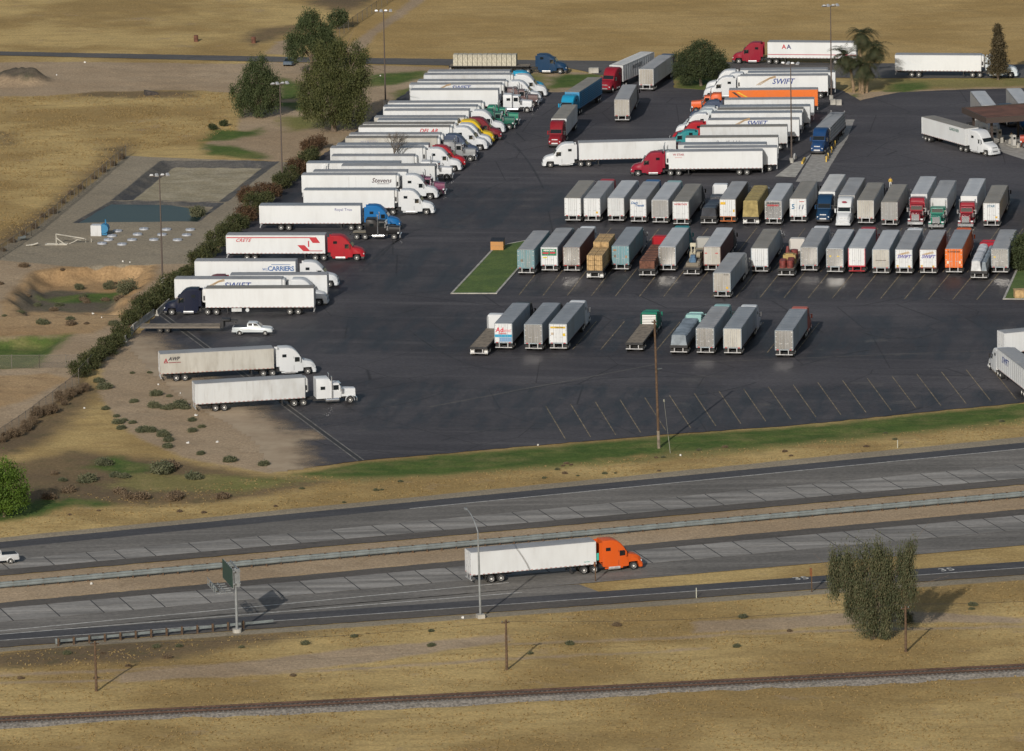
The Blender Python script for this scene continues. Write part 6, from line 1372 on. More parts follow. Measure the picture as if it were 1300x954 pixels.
tree('bright green leafy tree cut by the left picture edge', 6, 656, [(0, 0, 4.2, 3.0, 2.8, 3.0), (-1.8, 0, 3.2, 2.6, 2.6, 2.8), (1.2, -0.4, 2.6, 2.0, 2.2, 2.4), (0.3, 0, 6.2, 1.6, 1.6, 1.6)], 300, 52, (0.34, 0.34, 0.34), 0.28, M['leaf_bright'], 1.6, 0.25, 0.2, 7, 16, 2.0)
tree('dark green bush at the right picture edge beside the lower row', 1303, 343, [(0, 0, 3.4, 2.4, 2.4, 2.6), (-1.0, -0.3, 2.0, 1.8, 1.8, 1.8), (1.2, 0, 4.0, 2.2, 2.2, 2.6)], 520, 20, (0.26, 0.26, 0.28), 0.34, M['leaf_round'], 1.4, 0.2, 0.1, 6, 17, 2.2)
tree('small grey green shrub tree by the field fence', 429, 37, [(0, 0, 2.2, 1.9, 1.8, 1.6), (0.9, 0, 2.6, 1.1, 1.1, 1.1)], 170, 16, (0.25, 0.25, 0.3), 0.36, M['leaf_round'], 1.2, 0.12, 0.1, 5, 18, 2.2)
# conifer
def conifer(px, py, h, w):
    rng = np.random.default_rng(31); q = G(px, py); t = thing('conifer_tree', 'narrow brown green conifer in front of the white truck', 'tree', (q.x, q.y, tz(q.x, q.y)))
    n = 620; zz_ = rng.uniform(0.14, 1, n); rr = (1 - zz_) ** 0.8 * w * (0.65 + 0.35 * np.sin(zz_ * 40) ** 2); an = rng.uniform(0, 6.28, n); k = rng.uniform(0.35, 1.0, n) * np.where(rng.random(n) < 0.1, 1.25, 1)
    C = np.stack([np.cos(an) * rr * k, np.sin(an) * rr * k, zz_ * h], 1); V, F = leaves(rng, C, 16, (0.22, 0.22, 0.16), 0.34, 0.2, 2.6)
    part('crown', np_mesh('crown', V, F), M['leaf_conifer'], t); part('trunk', MB().cyl((0, 0, -0.3), (0, 0, h * 0.95), 0.22, 0.04, 8).mesh('trunk'), M['bark'], t)
conifer(1267, 101.5, 10.0, 3.0)
# palms
def palm(label, px, py, h, seed, lean):
    rng = np.random.default_rng(seed); q = G(px, py); t = thing('palm_tree', label, 'palm', (q.x, q.y, tz(q.x, q.y)), 0, 'palms beside the back road')
    top = Vector((lean, 0, h)); mb = MB(); prev = Vector((0, 0, -0.3))
    for k in range(1, 7):
        c = Vector((lean * (k / 6) ** 1.6, 0, h * k / 6)); mb.cyl(prev, c, 0.30 - 0.018 * k, 0.30 - 0.018 * (k + 1), 8); prev = c
    part('trunk', mb.mesh('trunk'), M['palmbark'], t)
    V, F = [], []
    for k in range(54):
        an = rng.uniform(0, 6.28); el = rng.uniform(-1.25, 1.2); ln = rng.uniform(2.6, 4.4); n = 14; p = top.copy(); e = el; pts = []
        for i in range(n + 1):
            pts.append(p.copy()); d = Vector((math.cos(an) * math.cos(e), math.sin(an) * math.cos(e), math.sin(e))); p = p + d * (ln / n); e -= 0.085 + 0.02 * i * 0.3
        for i in range(1, n):
            d = (pts[i + 1] - pts[i]).normalized(); sd = d.cross(Vector((0, 0, 1))).normalized() if abs(d.z) < 0.98 else Vector((1, 0, 0))
            wl_ = 0.75 * math.sin(math.pi * (0.12 + 0.88 * i / n)) + 0.1
            for s in (-1, 1):
                tip = pts[i] + sd * (s * wl_) + d * 0.35 + Vector((0, 0, -0.30 * wl_)); i0 = len(V)
                V += [pts[i] - d * 0.07, pts[i] + d * 0.07, tip + d * 0.02, tip - d * 0.02]; F.append((i0, i0 + 1, i0 + 2, i0 + 3))
    part('fronds', np_mesh('fronds', np.array([tuple(v) for v in V]), np.array(F)), M['leaf_palm'], t)
    return t
palm('tallest palm of the clump by the back road', 1092, 118, 10.6, 1, 0.3)
palm('palm leaning left at the clump by the back road', 1084, 117.5, 6.6, 2, -1.3)
palm('palm leaning right at the clump by the back road', 1100, 118, 8.2, 3, 1.5)
palm('short middle palm of the clump by the back road', 1095, 119.5, 5.2, 4, 0.2)
# bare tree behind the left trailers
def bare(px, py, h):
    rng = random.Random(5); q = G(px, py); t = thing('bare_tree', 'leafless grey tree standing among the left column trailers', 'tree', (q.x, q.y, 0.012)); mb = MB()
    def grow(p, d, ln, r, lv):
        e = p + d * ln; mb.cyl(p, e, r, r * 0.65, 5 if lv < 2 else 3)
        if lv < 6:
            for k in range(3 if lv < 5 else 2):
                nd = (d + Vector((rng.uniform(-1, 1), rng.uniform(-1, 1), rng.uniform(-0.15, 0.6))) * 0.75).normalized(); grow(e if k else p.lerp(e, 0.7), nd, ln * rng.uniform(0.62, 0.8), r * 0.6, lv + 1)
    grow(Vector((0, 0, -0.2)), Vector((0.03, 0, 1)), h * 0.30, 0.20, 0)
    part('branches', mb.mesh('branches', 0), simple('grey_bark', (0.13, 0.11, 0.09), 0.9), t)
bare(499, 222, 8.2)
# hedge along the left edge
def shrub_mesh(seed, w, h):
    rng = np.random.default_rng(seed); lb = [(0, 0, h * 0.5, w * 0.5, w * 0.5, h * 0.5), (w * 0.2, w * 0.1, h * 0.62, w * 0.34, w * 0.34, h * 0.36), (-w * 0.22, -w * 0.1, h * 0.4, w * 0.34, w * 0.36, h * 0.38)]
    C = shell(rng, lb, 190, 0.4); V, F = leaves(rng, C, 15, (0.2, 0.2, 0.2), 0.30, 0.0, 2.2); V[:, 2] = np.maximum(V[:, 2], 0.03); return np_mesh('foliage', V, F)
SHR = [shrub_mesh(60 + k, 3.3 + 0.25 * k, 2.5 + 0.2 * k) for k in range(4)]
SSTEM = MB().cyl((0, 0, -0.25), (0.1, 0, 1.3), 0.10, 0.05, 6).cyl((0, 0, -0.2), (-0.4, 0.2, 1.2), 0.08, 0.03, 5).cyl((0, 0, -0.2), (0.3, -0.4, 1.2), 0.08, 0.03, 5).mesh('stem')
def shrub(px, py, k, mat, label, group, sc=1.0, cat='shrub'):
    q = G(px, py); t = thing('shrub', label, cat, (q.x, q.y, tz(q.x, q.y)), random.uniform(0, 6.28), group); t.scale = (sc, sc, sc * random.uniform(0.9, 1.1))
    part('foliage', SHR[k % 4], mat, t); part('stem', SSTEM, M['bark'], t)
HP = [(104, 478), (116, 468), (127, 459), (139, 450), (150, 441), (157, 431), (170, 414), (183, 402), (196, 392), (208, 383), (220, 374), (230, 366), (242, 352), (256, 338), (268, 327), (282, 313), (294, 301), (305, 291), (316, 281), (327, 271), (338, 260), (349, 250), (360, 240), (370, 231), (381, 221), (391, 212), (400, 205)]
for i, (x_, y_) in enumerate(HP):
    red = i > 15 and i % 3 == 0
    shrub(x_ - 3, y_, i, M['leaf_hedge_red'] if red else M['leaf_hedge'], 'rusty brown shrub in the hedge along the upper left lot edge' if red else ('dark green shrub in the hedge beside the lower left lot edge' if i <= 15 else 'olive green shrub in the hedge along the upper left lot edge'), 'hedge shrubs', random.uniform(0.80, 1.04))
for i, (x_, y_, s_) in enumerate(((312, 256, 0.9), (392, 194, 0.8), (402, 190, 0.9), (330, 250, 0.8))):
    shrub(x_, y_, i, M['leaf_hedge_red'], 'loose reddish shrub on the pond side of the hedge', 'reddish shrubs', s_)
shrub(251, 272.5, 1, M['leaf_weed'], 'green bush growing at the corner of the pond', None, 0.75)
shrub(161, 368, 2, M['leaf_weed'], 'green bush on the bank of the dirt pit', None, 0.8)
shrub(138, 353, 3, M['leaf_weed'], 'small green bush at the top of the pit bank', None, 0.42)
shrub(100, 353, 1, M['leaf_weed'], 'low green bush on the eroded pit bank', None, 0.4)
shrub(1150, 790, 3, M['leaf_euc'], 'low grey shrub at the foot of the eucalyptus beside the pole', None, 0.5)
for i, (x_, y_) in enumerate(((270, 165), (284, 161))): shrub(x_, y_, i, M['leaf_round'], 'small dark shrub on the green patch left of the trees', 'shrubs on the green patch', 0.45)
# dry brush along the bottom left fence
for i in range(17):
    f = i / 16; shrub(2 + 108 * f + random.uniform(-5, 5), 566 - 76 * f + random.uniform(-4, 6), i, M['leaf_dry'], 'dry brown tumbleweed along the lower left fence', 'dry brush along the fence', random.uniform(0.30, 0.52), 'brush')
for i in range(13):
    f = i / 12; shrub(4 + 150 * f + random.uniform(-3, 3), 318 - 118 * f + random.uniform(-3, 3), i, M['leaf_dry'], 'dry brown bush along the pond yard fence', 'dry bushes along the pond fence', random.uniform(0.22, 0.4), 'brush')
# weeds
WD = [shrub_mesh(90 + k, 1.9, 0.75) for k in range(3)]
def weed(px, py, sc_, mat=None, label='low green weed on the dirt at the lot corner', group='weeds on the dirt'):
    sc = sc_ * 0.58; q = G(px, py); o = part('weed', WD[random.randrange(3)], mat or M['leaf_weed'], None, (q.x, q.y, tz(q.x, q.y) - 0.03), random.uniform(0, 6.28)); o.scale = (sc * 1.15, sc * 1.15, sc); tag(o, label, 'weed', group)
for (x_, y_, s_) in ((198, 502, 1.2), (196, 517, 1.2), (209, 519, 0.8), (216, 519, 1.1), (228, 517, 1.5), (234, 519, 1.0), (170, 511, 0.8), (215, 504, 0.6), (181, 548, 1.2), (190, 548, 1.2), (208, 554, 1.1), (214, 560, 1.0), (213, 569, 1.0), (206, 551, 1.0), (150, 538, 1.0), (154, 545, 0.9), (157, 535, 0.7), (168, 538, 0.7), (148, 530, 0.6), (244, 548, 0.9), (256, 543, 0.7), (244, 534, 0.8), (133, 493, 1.4), (126, 485, 1.0), (134, 520, 0.8), (120, 468, 0.8), (292, 586, 1.2), (255, 577, 0.8), (335, 591, 1.0), (206, 599, 2.2), (190, 474, 0.5), (168, 474, 0.5)):
    weed(x_, y_, s_)
for k in range(24):
    x_ = random.uniform(0, 1290); 
    if 1040 < x_ < 1170: continue
    y_ = H['rg'](x_)[1] + random.uniform(6, 60); weed(x_, min(y_, 862), random.uniform(0.35, 0.75), M['leaf_weed'] if k % 3 else M['leaf_dry'], 'small weed tuft in the dry grass below the freeway', 'weeds below the freeway')
for k in range(30):
    x_ = random.uniform(60, 1300); y_ = H['gtop'](x_)[1] - random.uniform(1, 24); weed(x_, y_, random.uniform(0.28, 0.5), M['leaf_weed'] if k % 2 else M['leaf_dry'], 'small weed tuft on the verge above the freeway', 'weeds on the verge')
for k in range(16):
    weed(random.uniform(60, 340), random.uniform(588, 640), random.uniform(0.7, 1.8), M['leaf_weed'] if k % 3 == 0 else M['leaf_dry'], 'weed clump on the rough ground left of the freeway verge', 'weeds on rough ground')

for k in range(26):
    weed(random.uniform(0, 190), random.uniform(338, 430), random.uniform(0.5, 1.3), M['leaf_dry'] if k % 3 else M['leaf_weed'], 'straggly weed on the eroded dirt around the pit', 'weeds around the pit')
# dry grass and lawn blades: uncountable, one object each
def tufts(name, label, n, region, ok, mat, h=(0.06, 0.20), w=0.10):
    rng = np.random.default_rng(len(name)); a = np.array([G2(*p) for p in region]); lo, hi = a.min(0), a.max(0)
    Q = rng.uniform(lo, hi, (n * 3, 2)); Q = Q[sdist(Q, a) > 0]; Q = Q[ok(Q)][:n]; m_ = len(Q)
    if not m_: return
    z0 = terrain_z(Q); k = 3; B = np.repeat(np.column_stack([Q, z0 - 0.02]), k, 0); an = rng.uniform(0, 6.28, m_ * k); ww = w * rng.uniform(0.5, 1.3, m_ * k); hh = rng.uniform(*h, m_ * k)
    d = np.stack([np.cos(an) * ww, np.sin(an) * ww, np.zeros(m_ * k)], 1); tip = B + np.stack([rng.normal(0, 0.12, m_ * k), rng.normal(0, 0.12, m_ * k), hh], 1)
    V = np.stack([B - d, B + d, tip + d * 0.35, tip - d * 0.35], 1).reshape(-1, 3)
    o = part(name, np_mesh(name, V, np.arange(m_ * k * 4).reshape(-1, 4)), mat); o['kind'] = 'stuff'; o['label'] = label; o['category'] = 'grass'
PAV2 = PAVED
def free(Q): 
    return (sd_max(Q, PAV2) < -1.2) & (zone(Q, ZW['dirt'], 1.0) < 0.3) & (zone(Q, ZW['gravel'], 1.0) < 0.3) & (vn2(Q[:, 0] * 0.25, Q[:, 1] * 0.25) + np.random.default_rng(3).normal(0, 0.25, len(Q)) > 0.52)
tufts('dry_grass', 'golden dry grass of the field below the freeway', 9000, [(-60, 800), (1360, 700), (1360, 960), (-60, 960)], free, M['grass_dry'])
tufts('dry_grass', 'golden dry grass on the verge between lawn and freeway', 7000, [(-20, 690), (-20, 640), (1320, 515), (1320, 575)], lambda Q: free(Q) & (zone(Q, ZW['lawn'], 1.0) < 0.2), M['grass_dry'], (0.05, 0.17))
tufts('dry_grass', 'golden dry grass of the field left of the pond', 9000, [(-40, 118), (300, 118), (300, 170), (160, 196), (40, 290), (-40, 320)], free, M['grass_dry'])

# ------------------------------------------------------------------ poles and lamps
def flood_pole(label, px, py, h=16.7, n=4, hd=0.0):
    q = G(px, py); t = thing('flood_light', label, 'lamp post', (q.x, q.y, tz(q.x, q.y)), R(hd), 'tall flood light poles')
    part('base', MB().cyl((0, 0, -0.3), (0, 0, 0.9), 0.38, 0.36, 12).mesh('base'), M['kerb'], t)
    part('pole', MB().cyl((0, 0, 0.9), (0, 0, h), 0.15, 0.075, 8).mesh('pole'), simple('pole_bronze', (0.085, 0.065, 0.055), 0.6), t)
    part('crossarm', MB().box(-1.4, 1.4, -0.05, 0.05, h - 0.12, h).mesh('crossarm', 0), simple('pole_bronze', (0.085, 0.065, 0.055), 0.6), t)
    for k in range(n):
        x = -1.25 + 2.5 * k / (n - 1); l_ = part('lamp_head', cached('lh', lambda: MB().loft([(-0.3, -0.14, 0.12, 0.26, 0.22, 0.05), (0.35, -0.10, 0.08, 0.3, 0.27, 0.04)]).mesh('lamp_head', 30)), M['alu'], t, (x, 0, h + 0.14), rot=(0.0, 0.35, R(-90 if k % 2 else 90)))
        part('lens', cached('ln', lambda: MB().box(-0.2, 0.28, -0.22, 0.22, -0.16, -0.125).mesh('lens', 0)), M['lamp'], l_)
flood_pole('flood light pole at the far end of the left trailers', 489.5, 133.5)
flood_pole('flood light pole beside the hedge above the pond corner', 358.5, 234, hd=20)
flood_pole('flood light pole standing in front of the pond', 206.5, 361, hd=10)
flood_pole('flood light pole beside the palms', 1055.5, 127, hd=15)
flood_pole('flood light pole on the island of the weigh scale', 1005, 207, hd=-20)
GALV = simple('lamp_galvanised', (0.22, 0.235, 0.245), 0.55, 0.15, 1.0, 0.2)
q = G(610, 785); sl_o = thing('street_light', 'curved arm street light in front of the orange truck trailer', 'street light', (q.x, q.y, tz(q.x, q.y)), R(17.4))
part('base', MB().box(-0.45, 0.45, -0.45, 0.45, -0.3, 0.5).mesh('base', 0), M['kerb'], sl_o)
part('pole', MB().cyl((0, 0, 0.5), (-0.1, 0, 10.6), 0.15, 0.10, 10).mesh('pole'), GALV, sl_o)
mb = MB(); pv = Vector((-0.1, 0, 10.6))
for k in range(1, 7):
    f = k / 6; c = Vector((-0.1 - 0.05 * f, 4.3 * f ** 1.15, 10.6 + 1.95 * (1 - (1 - f) ** 1.8))); mb.cyl(pv, c, 0.095 - 0.008 * k, 0.087 - 0.008 * k, 8); pv = c
part('arm', mb.mesh('arm'), GALV, sl_o)
hd_ = part('lamp_head', MB().loft([(-0.1, -0.08, 0.10, 0.1, 0.08, 0.03), (0.3, -0.12, 0.12, 0.18, 0.15, 0.05), (0.75, -0.06, 0.06, 0.14, 0.12, 0.03)]).mesh('lamp_head', 40), GALV, sl_o, tuple(pv), rot=(0, 0, R(90)))
part('lens', MB().box(0.2, 0.65, -0.13, 0.13, -0.13, -0.09).mesh('lens', 0), M['lamp'], hd_)
def wood_pole(label, px, py, h, r=0.16, arm=1.2, hd=17, lean=0.0, extras=False):
    q = G(px, py); t = thing('utility_pole', label, 'pole', (q.x, q.y, tz(q.x, q.y)), R(hd), 'wooden poles')
    part('pole', MB().cyl((0, 0, -0.4), (lean, 0, h), r, r * 0.7, 9).mesh('pole'), M['wood'], t)
    part('crossarm', MB().box(lean - arm / 2, lean + arm / 2, r * 0.7, r * 0.7 + 0.1, h - 0.45, h - 0.32).mesh('crossarm', 0), M['wood'], t)
    for s in (-1, 1): part('insulator', cached('ins', lambda: MB().cyl((0, 0, 0), (0, 0, 0.18), 0.05, 0.04, 6).mesh('insulator')), M['galv'], t, (lean + s * arm * 0.42, r * 0.7 + 0.05, h - 0.32))
    return t
wp_ = wood_pole('tall wooden pole on the lawn strip at the lot edge', 836.5, 569, 17.6, 0.19, 0.7, 10, -0.35)
part('transformer', MB().cyl((0, 0, 0), (0, 0, 0.7), 0.2, n=10).mesh('transformer'), M['galv'], wp_, (-0.1, 0.35, 10.2)); part('street_arm', MB().cyl((-0.33, 0, 10.8), (0.6, 0, 10.9), 0.05, n=6).mesh('street_arm'), M['galv'], wp_)
part('guard_sleeve', MB().cyl((0, 0, -0.1), (-0.05, 0, 2.4), 0.215, 0.21, 9).mesh('guard_sleeve'), M['deckwood'], wp_)
q = G(851, 575); o = part('guy_marker', MB().cyl((0, 0, -0.2), (-0.75, 0, 7.2), 0.02, n=5).cyl((0, 0, -0.1), (-0.23, 0, 2.2), 0.045, n=6).cyl((-0.73, 0, 7.0), (-0.75, 0, 7.3), 0.12, n=8).mesh('guy_marker'), simple('pvc_dull', (0.24, 0.24, 0.20), 0.6), None, (q.x, q.y, 0)); tag(o, 'pale guy wire sleeve leaning beside the tall wooden pole', 'guy wire')
wood_pole('brown wooden pole in the dry grass at the lower left corner', 122.5, 878, 6.0, 0.17, 1.0)
wood_pole('brown wooden pole in the dry grass below the street light', 643.5, 850.5, 6.0, 0.17, 1.0)
wood_pole('wooden pole standing close to the eucalyptus', 1150, 828, 5.6, 0.17, 1.0)
def marker(label, px, py, h, top=None, w=0.06, mat=None):
    q = G(px, py); t = thing('marker_post', label, 'post', (q.x, q.y, tz(q.x, q.y)), R(17.4)); part('post', MB().box(-w, w, -w, w, -0.25, h).mesh('post', 0), mat or M['wood'], t)
    if top: part('sign_plate', MB().box(-0.04, 0.0 - 0.065 + 0.06, -top / 2, top / 2, h - top * 1.3, h).mesh('sign_plate', 0), simple('sign_back', (0.30, 0.12, 0.05), 0.6, 0.2), t, (-w, 0, 0))
marker('short brown sign post in front of the orange cab', 756, 738, 2.5, 0.45)
marker('brown sign post seen edge on left of the eucalyptus', 1030.5, 752, 3.0, 0.75)
marker('thin pale delineator post on the ramp verge', 884, 759, 1.3, None, 0.04, simple('pvc_pale', (0.5, 0.5, 0.42), 0.6))
marker('thin pale delineator post on the verge above the freeway', 1139.5, 569, 1.1, None, 0.04, simple('pvc_pale', (0.5, 0.5, 0.42), 0.6))
# freeway sign
q = G(301, 803); sg = thing('highway_sign', 'grey cantilever sign post with green panel seen edge on beside the freeway', 'road sign', (q.x, q.y, tz(q.x, q.y)), R(17.4 - 4))
part('footing', MB().cyl((0, 0, -0.3), (0, 0, 0.45), 0.55, n=14).mesh('footing'), M['kerb'], sg)
part('post', MB().cyl((0, 0, 0.45), (0, 0, 7.9), 0.18, 0.15, 12).mesh('post'), GALV, sg)
sp = part('sign_panel', MB().box(-0.10, -0.04, -0.6, 5.3, 5.6, 7.9).mesh('sign_panel', 0), simple('sign_green', (0.018, 0.052, 0.042), 0.5), sg, (-0.45, 0, 0))
part('panel_ribs', (lambda mb: ([mb.box(-0.04, 0.10, -0.5 + 0.92 * k, -0.44 + 0.92 * k, 5.45, 7.95) for k in range(7)], mb)[1])(MB()).mesh('panel_ribs', 0), GALV, sp)
part('truss', MB().box(-0.35, -0.15, -0.6, 5.3, 7.5, 7.65).box(-0.35, -0.15, -0.6, 5.3, 6.0, 6.15).box(0.35, 0.5, -0.5, 5.2, 7.5, 7.65).box(0.35, 0.5, -0.5, 5.2, 6.0, 6.15).box(-0.35, 0.5, -0.2, 0.2, 5.6, 7.8).cyl((0.42, 0, 6.1), (0.42, 2.5, 7.55), 0.05, n=5).cyl((0.42, 2.5, 7.55), (0.42, 5.0, 6.1), 0.05, n=5).mesh('truss', 0), GALV, sg)
mb = MB()
for k in range(5): mb.box(-2.6, -0.5, -0.5 + k * 1.15, -0.42 + k * 1.15, 5.0, 5.1)
for x in (-2.6, -2.0, -1.4): mb.box(x, x + 0.08, -0.6, 4.6, 5.1, 5.18)
mb.box(-2.62, -2.56, -0.6, 4.6, 5.9, 5.96)
for k in range(5): mb.box(-2.62, -2.56, -0.5 + k * 1.15, -0.44 + k * 1.15, 5.1, 5.95)
part('catwalk', mb.mesh('catwalk', 0), GALV, sg)
for k in range(3): part('sign_lamp', MB().box(-2.5, -2.2, 0.2 + k * 1.5, 0.9 + k * 1.5, 5.2, 5.5).mesh('sign_lamp', 0), M['galv'], sg)

# ------------------------------------------------------------------ guard rails
def wbeam(L, y, z0, hb=0.57):
    mb = MB(); k_ = hb / 0.57; pr = [(a_, b_ * k_) for a_, b_ in [(0, 0), (0.03, 0.05), (0.035, 0.17), (0.0, 0.23), (0.0, 0.33), (0.035, 0.39), (0.03, 0.52), (0, 0.57)]]
    s = 1 if y > 0 else -1; ring = [(y + s * a, z0 + b) for a, b in pr] + [(y + s * (a - 0.012), z0 + b) for a, b in pr[::-1]]
    mb.rings([[(0, yy, zz) for yy, zz in ring], [(L, yy, zz) for yy, zz in ring]]); return mb.mesh('beam', 30)
def guardrail(label, a, b, step, both, seg=3.81, zb=0.32, hb=0.57):
    A, B = Vector(G2(*a)), Vector(G2(*b)); L = (B - A).length; h = math.atan2((B - A).y, (B - A).x)
    t = thing('guard_rail', label, 'guard rail', (A.x, A.y, 0.0), h)
    n = int(L / step)
    for k in range(n + 1): part('post', cached('grpost', lambda: MB().box(-0.10, 0.10, -0.10, 0.10, -0.3, 0.98).mesh('post', 0)), M['wood'], t, (k * step, 0, 0))
    for y in ((-0.22, 0.22) if both else (0.22,)):
        bm_ = wbeam(seg + 0.02, y, zb, hb); k = 0
        while k * seg < L: part('beam', bm_, M['galv'], t, (k * seg, 0, 0)); k += 1
        blk = cached(('blk', y), lambda: MB().box(-0.06, 0.06, min(y, 0) + (0.02 if y < 0 else 0.10), max(y, 0) - (0.10 if y < 0 else 0.02), 0.42, 0.72).mesh('spacer', 0))
        for k in range(n + 1): part('spacer', blk, M['wood'], t, (k * step, 0, 0))
    return t, L
guardrail('double sided steel guard rail along the freeway median', H['rail'](-60), H['rail'](1370), 1.905, True, zb=0.30, hb=0.6)
t, L = guardrail('short guard rail with brown posts below the freeway at left', (74, 820.5), (318, 797.5), 1.905, False, zb=0.42, hb=0.32)
part('end_buffer', MB().cyl((-0.1, 0.22, 0.25), (-0.1, 0.22, 0.9), 0.22, n=10).mesh('end_buffer'), M['galv'], t)
# concrete barriers by the hedge
def jersey(a, b, label):
    A, B = Vector(G2(*a)), Vector(G2(*b)); L = (B - A).length; h = math.atan2((B - A).y, (B - A).x)
    pr = [(-0.30, 0), (0.30, 0), (0.28, 0.1), (0.12, 0.35), (0.08, 0.88), (-0.08, 0.88), (-0.12, 0.35), (-0.28, 0.1)]
    tag(part('concrete_barrier', MB().rings([[(x, y, z) for y, z in pr] for x in (0.05, L - 0.05)]).mesh('barrier', 20), M['kerb'], None, (A.x, A.y, 0.011), h), label, 'barrier', 'concrete barriers at the hedge')
jersey((158.5, 435), (168, 421), 'concrete barrier nearest the dirt at the hedge end'); jersey((168.6, 420), (195.5, 400), 'longest concrete barrier, between hedge and gooseneck trailer'); jersey((199, 401.5), (215, 386.5), 'concrete barrier touching the nose of the navy truck')
# chain link fences
def chainmat():
    m, t, b = _mat('chain_link'); b.inputs['Base Color'].default_value = (0.13, 0.115, 0.095, 1); b.inputs['Roughness'].default_value = 0.6
    tr = t.nodes.new('ShaderNodeBsdfTransparent'); ms = t.nodes.new('ShaderNodeMixShader'); ms.inputs[0].default_value = 0.32
    t.links.new(tr.outputs[0], ms.inputs[1]); t.links.new(b.outputs[0], ms.inputs[2]); t.links.new(ms.outputs[0], t.nodes['Material Output'].inputs[0]); return m
CHAIN = chainmat(); FPOST = simple('fence_post', (0.15, 0.135, 0.115), 0.7, 0.1)
def fence(label, pts, h=1.9, step=3.0):
    w = [Vector(G2(*p)) for p in pts]; t = thing('chain_link_fence', label, 'fence', (w[0].x, w[0].y, 0)); o0 = w[0]
    pm = cached(('fp', h), lambda: MB().cyl((0, 0, -0.3), (0, 0, h + 0.1), 0.05, n=6).mesh('post'))
    for a, b in zip(w, w[1:]):
        L = (b - a).length; n = max(1, int(L / step)); r_ = math.atan2((b - a).y, (b - a).x)
        for k in range(n + 1):
            p = a.lerp(b, k / n); part('post', pm, FPOST, t, (p.x - o0.x, p.y - o0.y, tz(p.x, p.y)))
        for k in range(n):
            p, q_ = a.lerp(b, k / n), a.lerp(b, (k + 1) / n); z1, z2 = tz(p.x, p.y), tz(q_.x, q_.y); p, q_ = p - o0, q_ - o0
            part('mesh_panel', MB().quad((p.x, p.y, z1 + 0.03), (q_.x, q_.y, z2 + 0.03), (q_.x, q_.y, z2 + h), (p.x, p.y, z1 + h)).mesh('mesh_panel', 0), CHAIN, t)
            part('top_rail', MB().cyl((p.x, p.y, z1 + h), (q_.x, q_.y, z2 + h), 0.03, n=5).mesh('top_rail', 0), FPOST, t)
fence('chain link fence between the dry field and the pond yard', [(-20, 340), (40, 300), (100, 250), (160, 199)])
fence('chain link fence and gate across the track at lower left', [(-20, 467), (50, 467), (118, 466), (100, 485)])
fence('chain link fence beside the brush at the lower left', [(100, 487), (50, 525), (-20, 575)], 1.7)
fence('long field fence behind the trees', [(420, 57), (448, 34), (478, 14), (505, -4), (540, -26)], 1.8, 4.0)
# ------------------------------------------------------------------ railway
a, b = Vector(G2(-80, 922)), Vector(G2(1400, 845.5)); L = (b - a).length; hr = math.atan2((b - a).y, (b - a).x)
rw = part('railway', MB().rings([[(x, y, z) for y, z in ((-3.4, -0.25), (-1.8, 0.28), (1.8, 0.28), (3.4, -0.25))] for x in (0, L)]).mesh('ballast', 0), simple('ballast', (0.20, 0.18, 0.155), 0.95, 0, 3.0, 0.5), None, (a.x, a.y, 0), hr); rw['kind'] = 'structure'
for y in (-0.75, 0.75): part('rail', MB().box(0, L, y - 0.05, y + 0.05, 0.40, 0.56).box(0, L, y - 0.09, y + 0.09, 0.37, 0.40).mesh('rail', 0), M['rail'], rw)
tie = MB().box(-0.13, 0.13, -1.3, 1.3, 0.22, 0.37).mesh('tie', 0)
for k in range(int(L / 0.56)): part('tie', tie, M['tie'], rw, (0.3 + k * 0.56, random.uniform(-0.04, 0.04), 0), random.uniform(-0.02, 0.02))
# ------------------------------------------------------------------ pond yard equipment and odds and ends
for i, (x_, y_) in enumerate(((300, 495), (270, 523), (250, 542), (215, 562), (445, 484), (700, 488), (680, 517), (630, 545), (410, 515), (380, 545), (325, 568), (570, 487), (545, 517), (500, 545))):
    q = G(80 + x_ / 4.333, 180 + y_ / 4.333); tag(part('aerator_disc', cached('disc', lambda: MB().cyl((0, 0, -0.05), (0, 0, 0.22), 0.80, 0.74, 20).cyl((0, 0, 0.22), (0, 0, 0.30), 0.15, n=8).mesh('disc')), simple('float_white', (0.34, 0.36, 0.40), 0.5), None, (q.x, q.y, tz(q.x, q.y))), 'flat white disc lying in rows on the gravel below the pond', 'disc', 'white discs by the pond')
q = G(124, 299.5); eq = thing('pump_unit', 'white pump box with blue hose reel beside the pond', 'pump', (q.x, q.y, tz(q.x, q.y)), R(-8))
part('cabinet', MB().box(-0.95, 0.75, -0.8, 0.8, 0.0, 1.7).mesh('cabinet', 0), WALLS['white2'], eq); part('reel', MB().cyl((1.1, -0.7, 1.15), (1.1, 0.7, 1.15), 0.75, n=14).box(0.75, 1.6, -0.5, 0.5, 0.1, 0.9).cyl((1.3, 0.2, 1.6), (1.3, 0.2, 2.5), 0.12, n=6).mesh('reel', 30), simple('reel_blue', (0.02, 0.16, 0.32), 0.5), eq)
q = G(70, 311); fr = thing('tubular_rig', 'white tubular frame with long boom on the pond yard', 'frame', (q.x, q.y, tz(q.x, q.y)), R(-3)); PW = simple('frame_white', (0.42, 0.40, 0.35), 0.6, 0, 1, 0.2)
part('boom', MB().cyl((0.2, 0, 1.8), (4.6, 0.4, 0.95), 0.10, n=6).cyl((0.2, 0.8, 1.6), (4.0, 1.0, 0.6), 0.06, n=6).mesh('boom'), PW, fr)
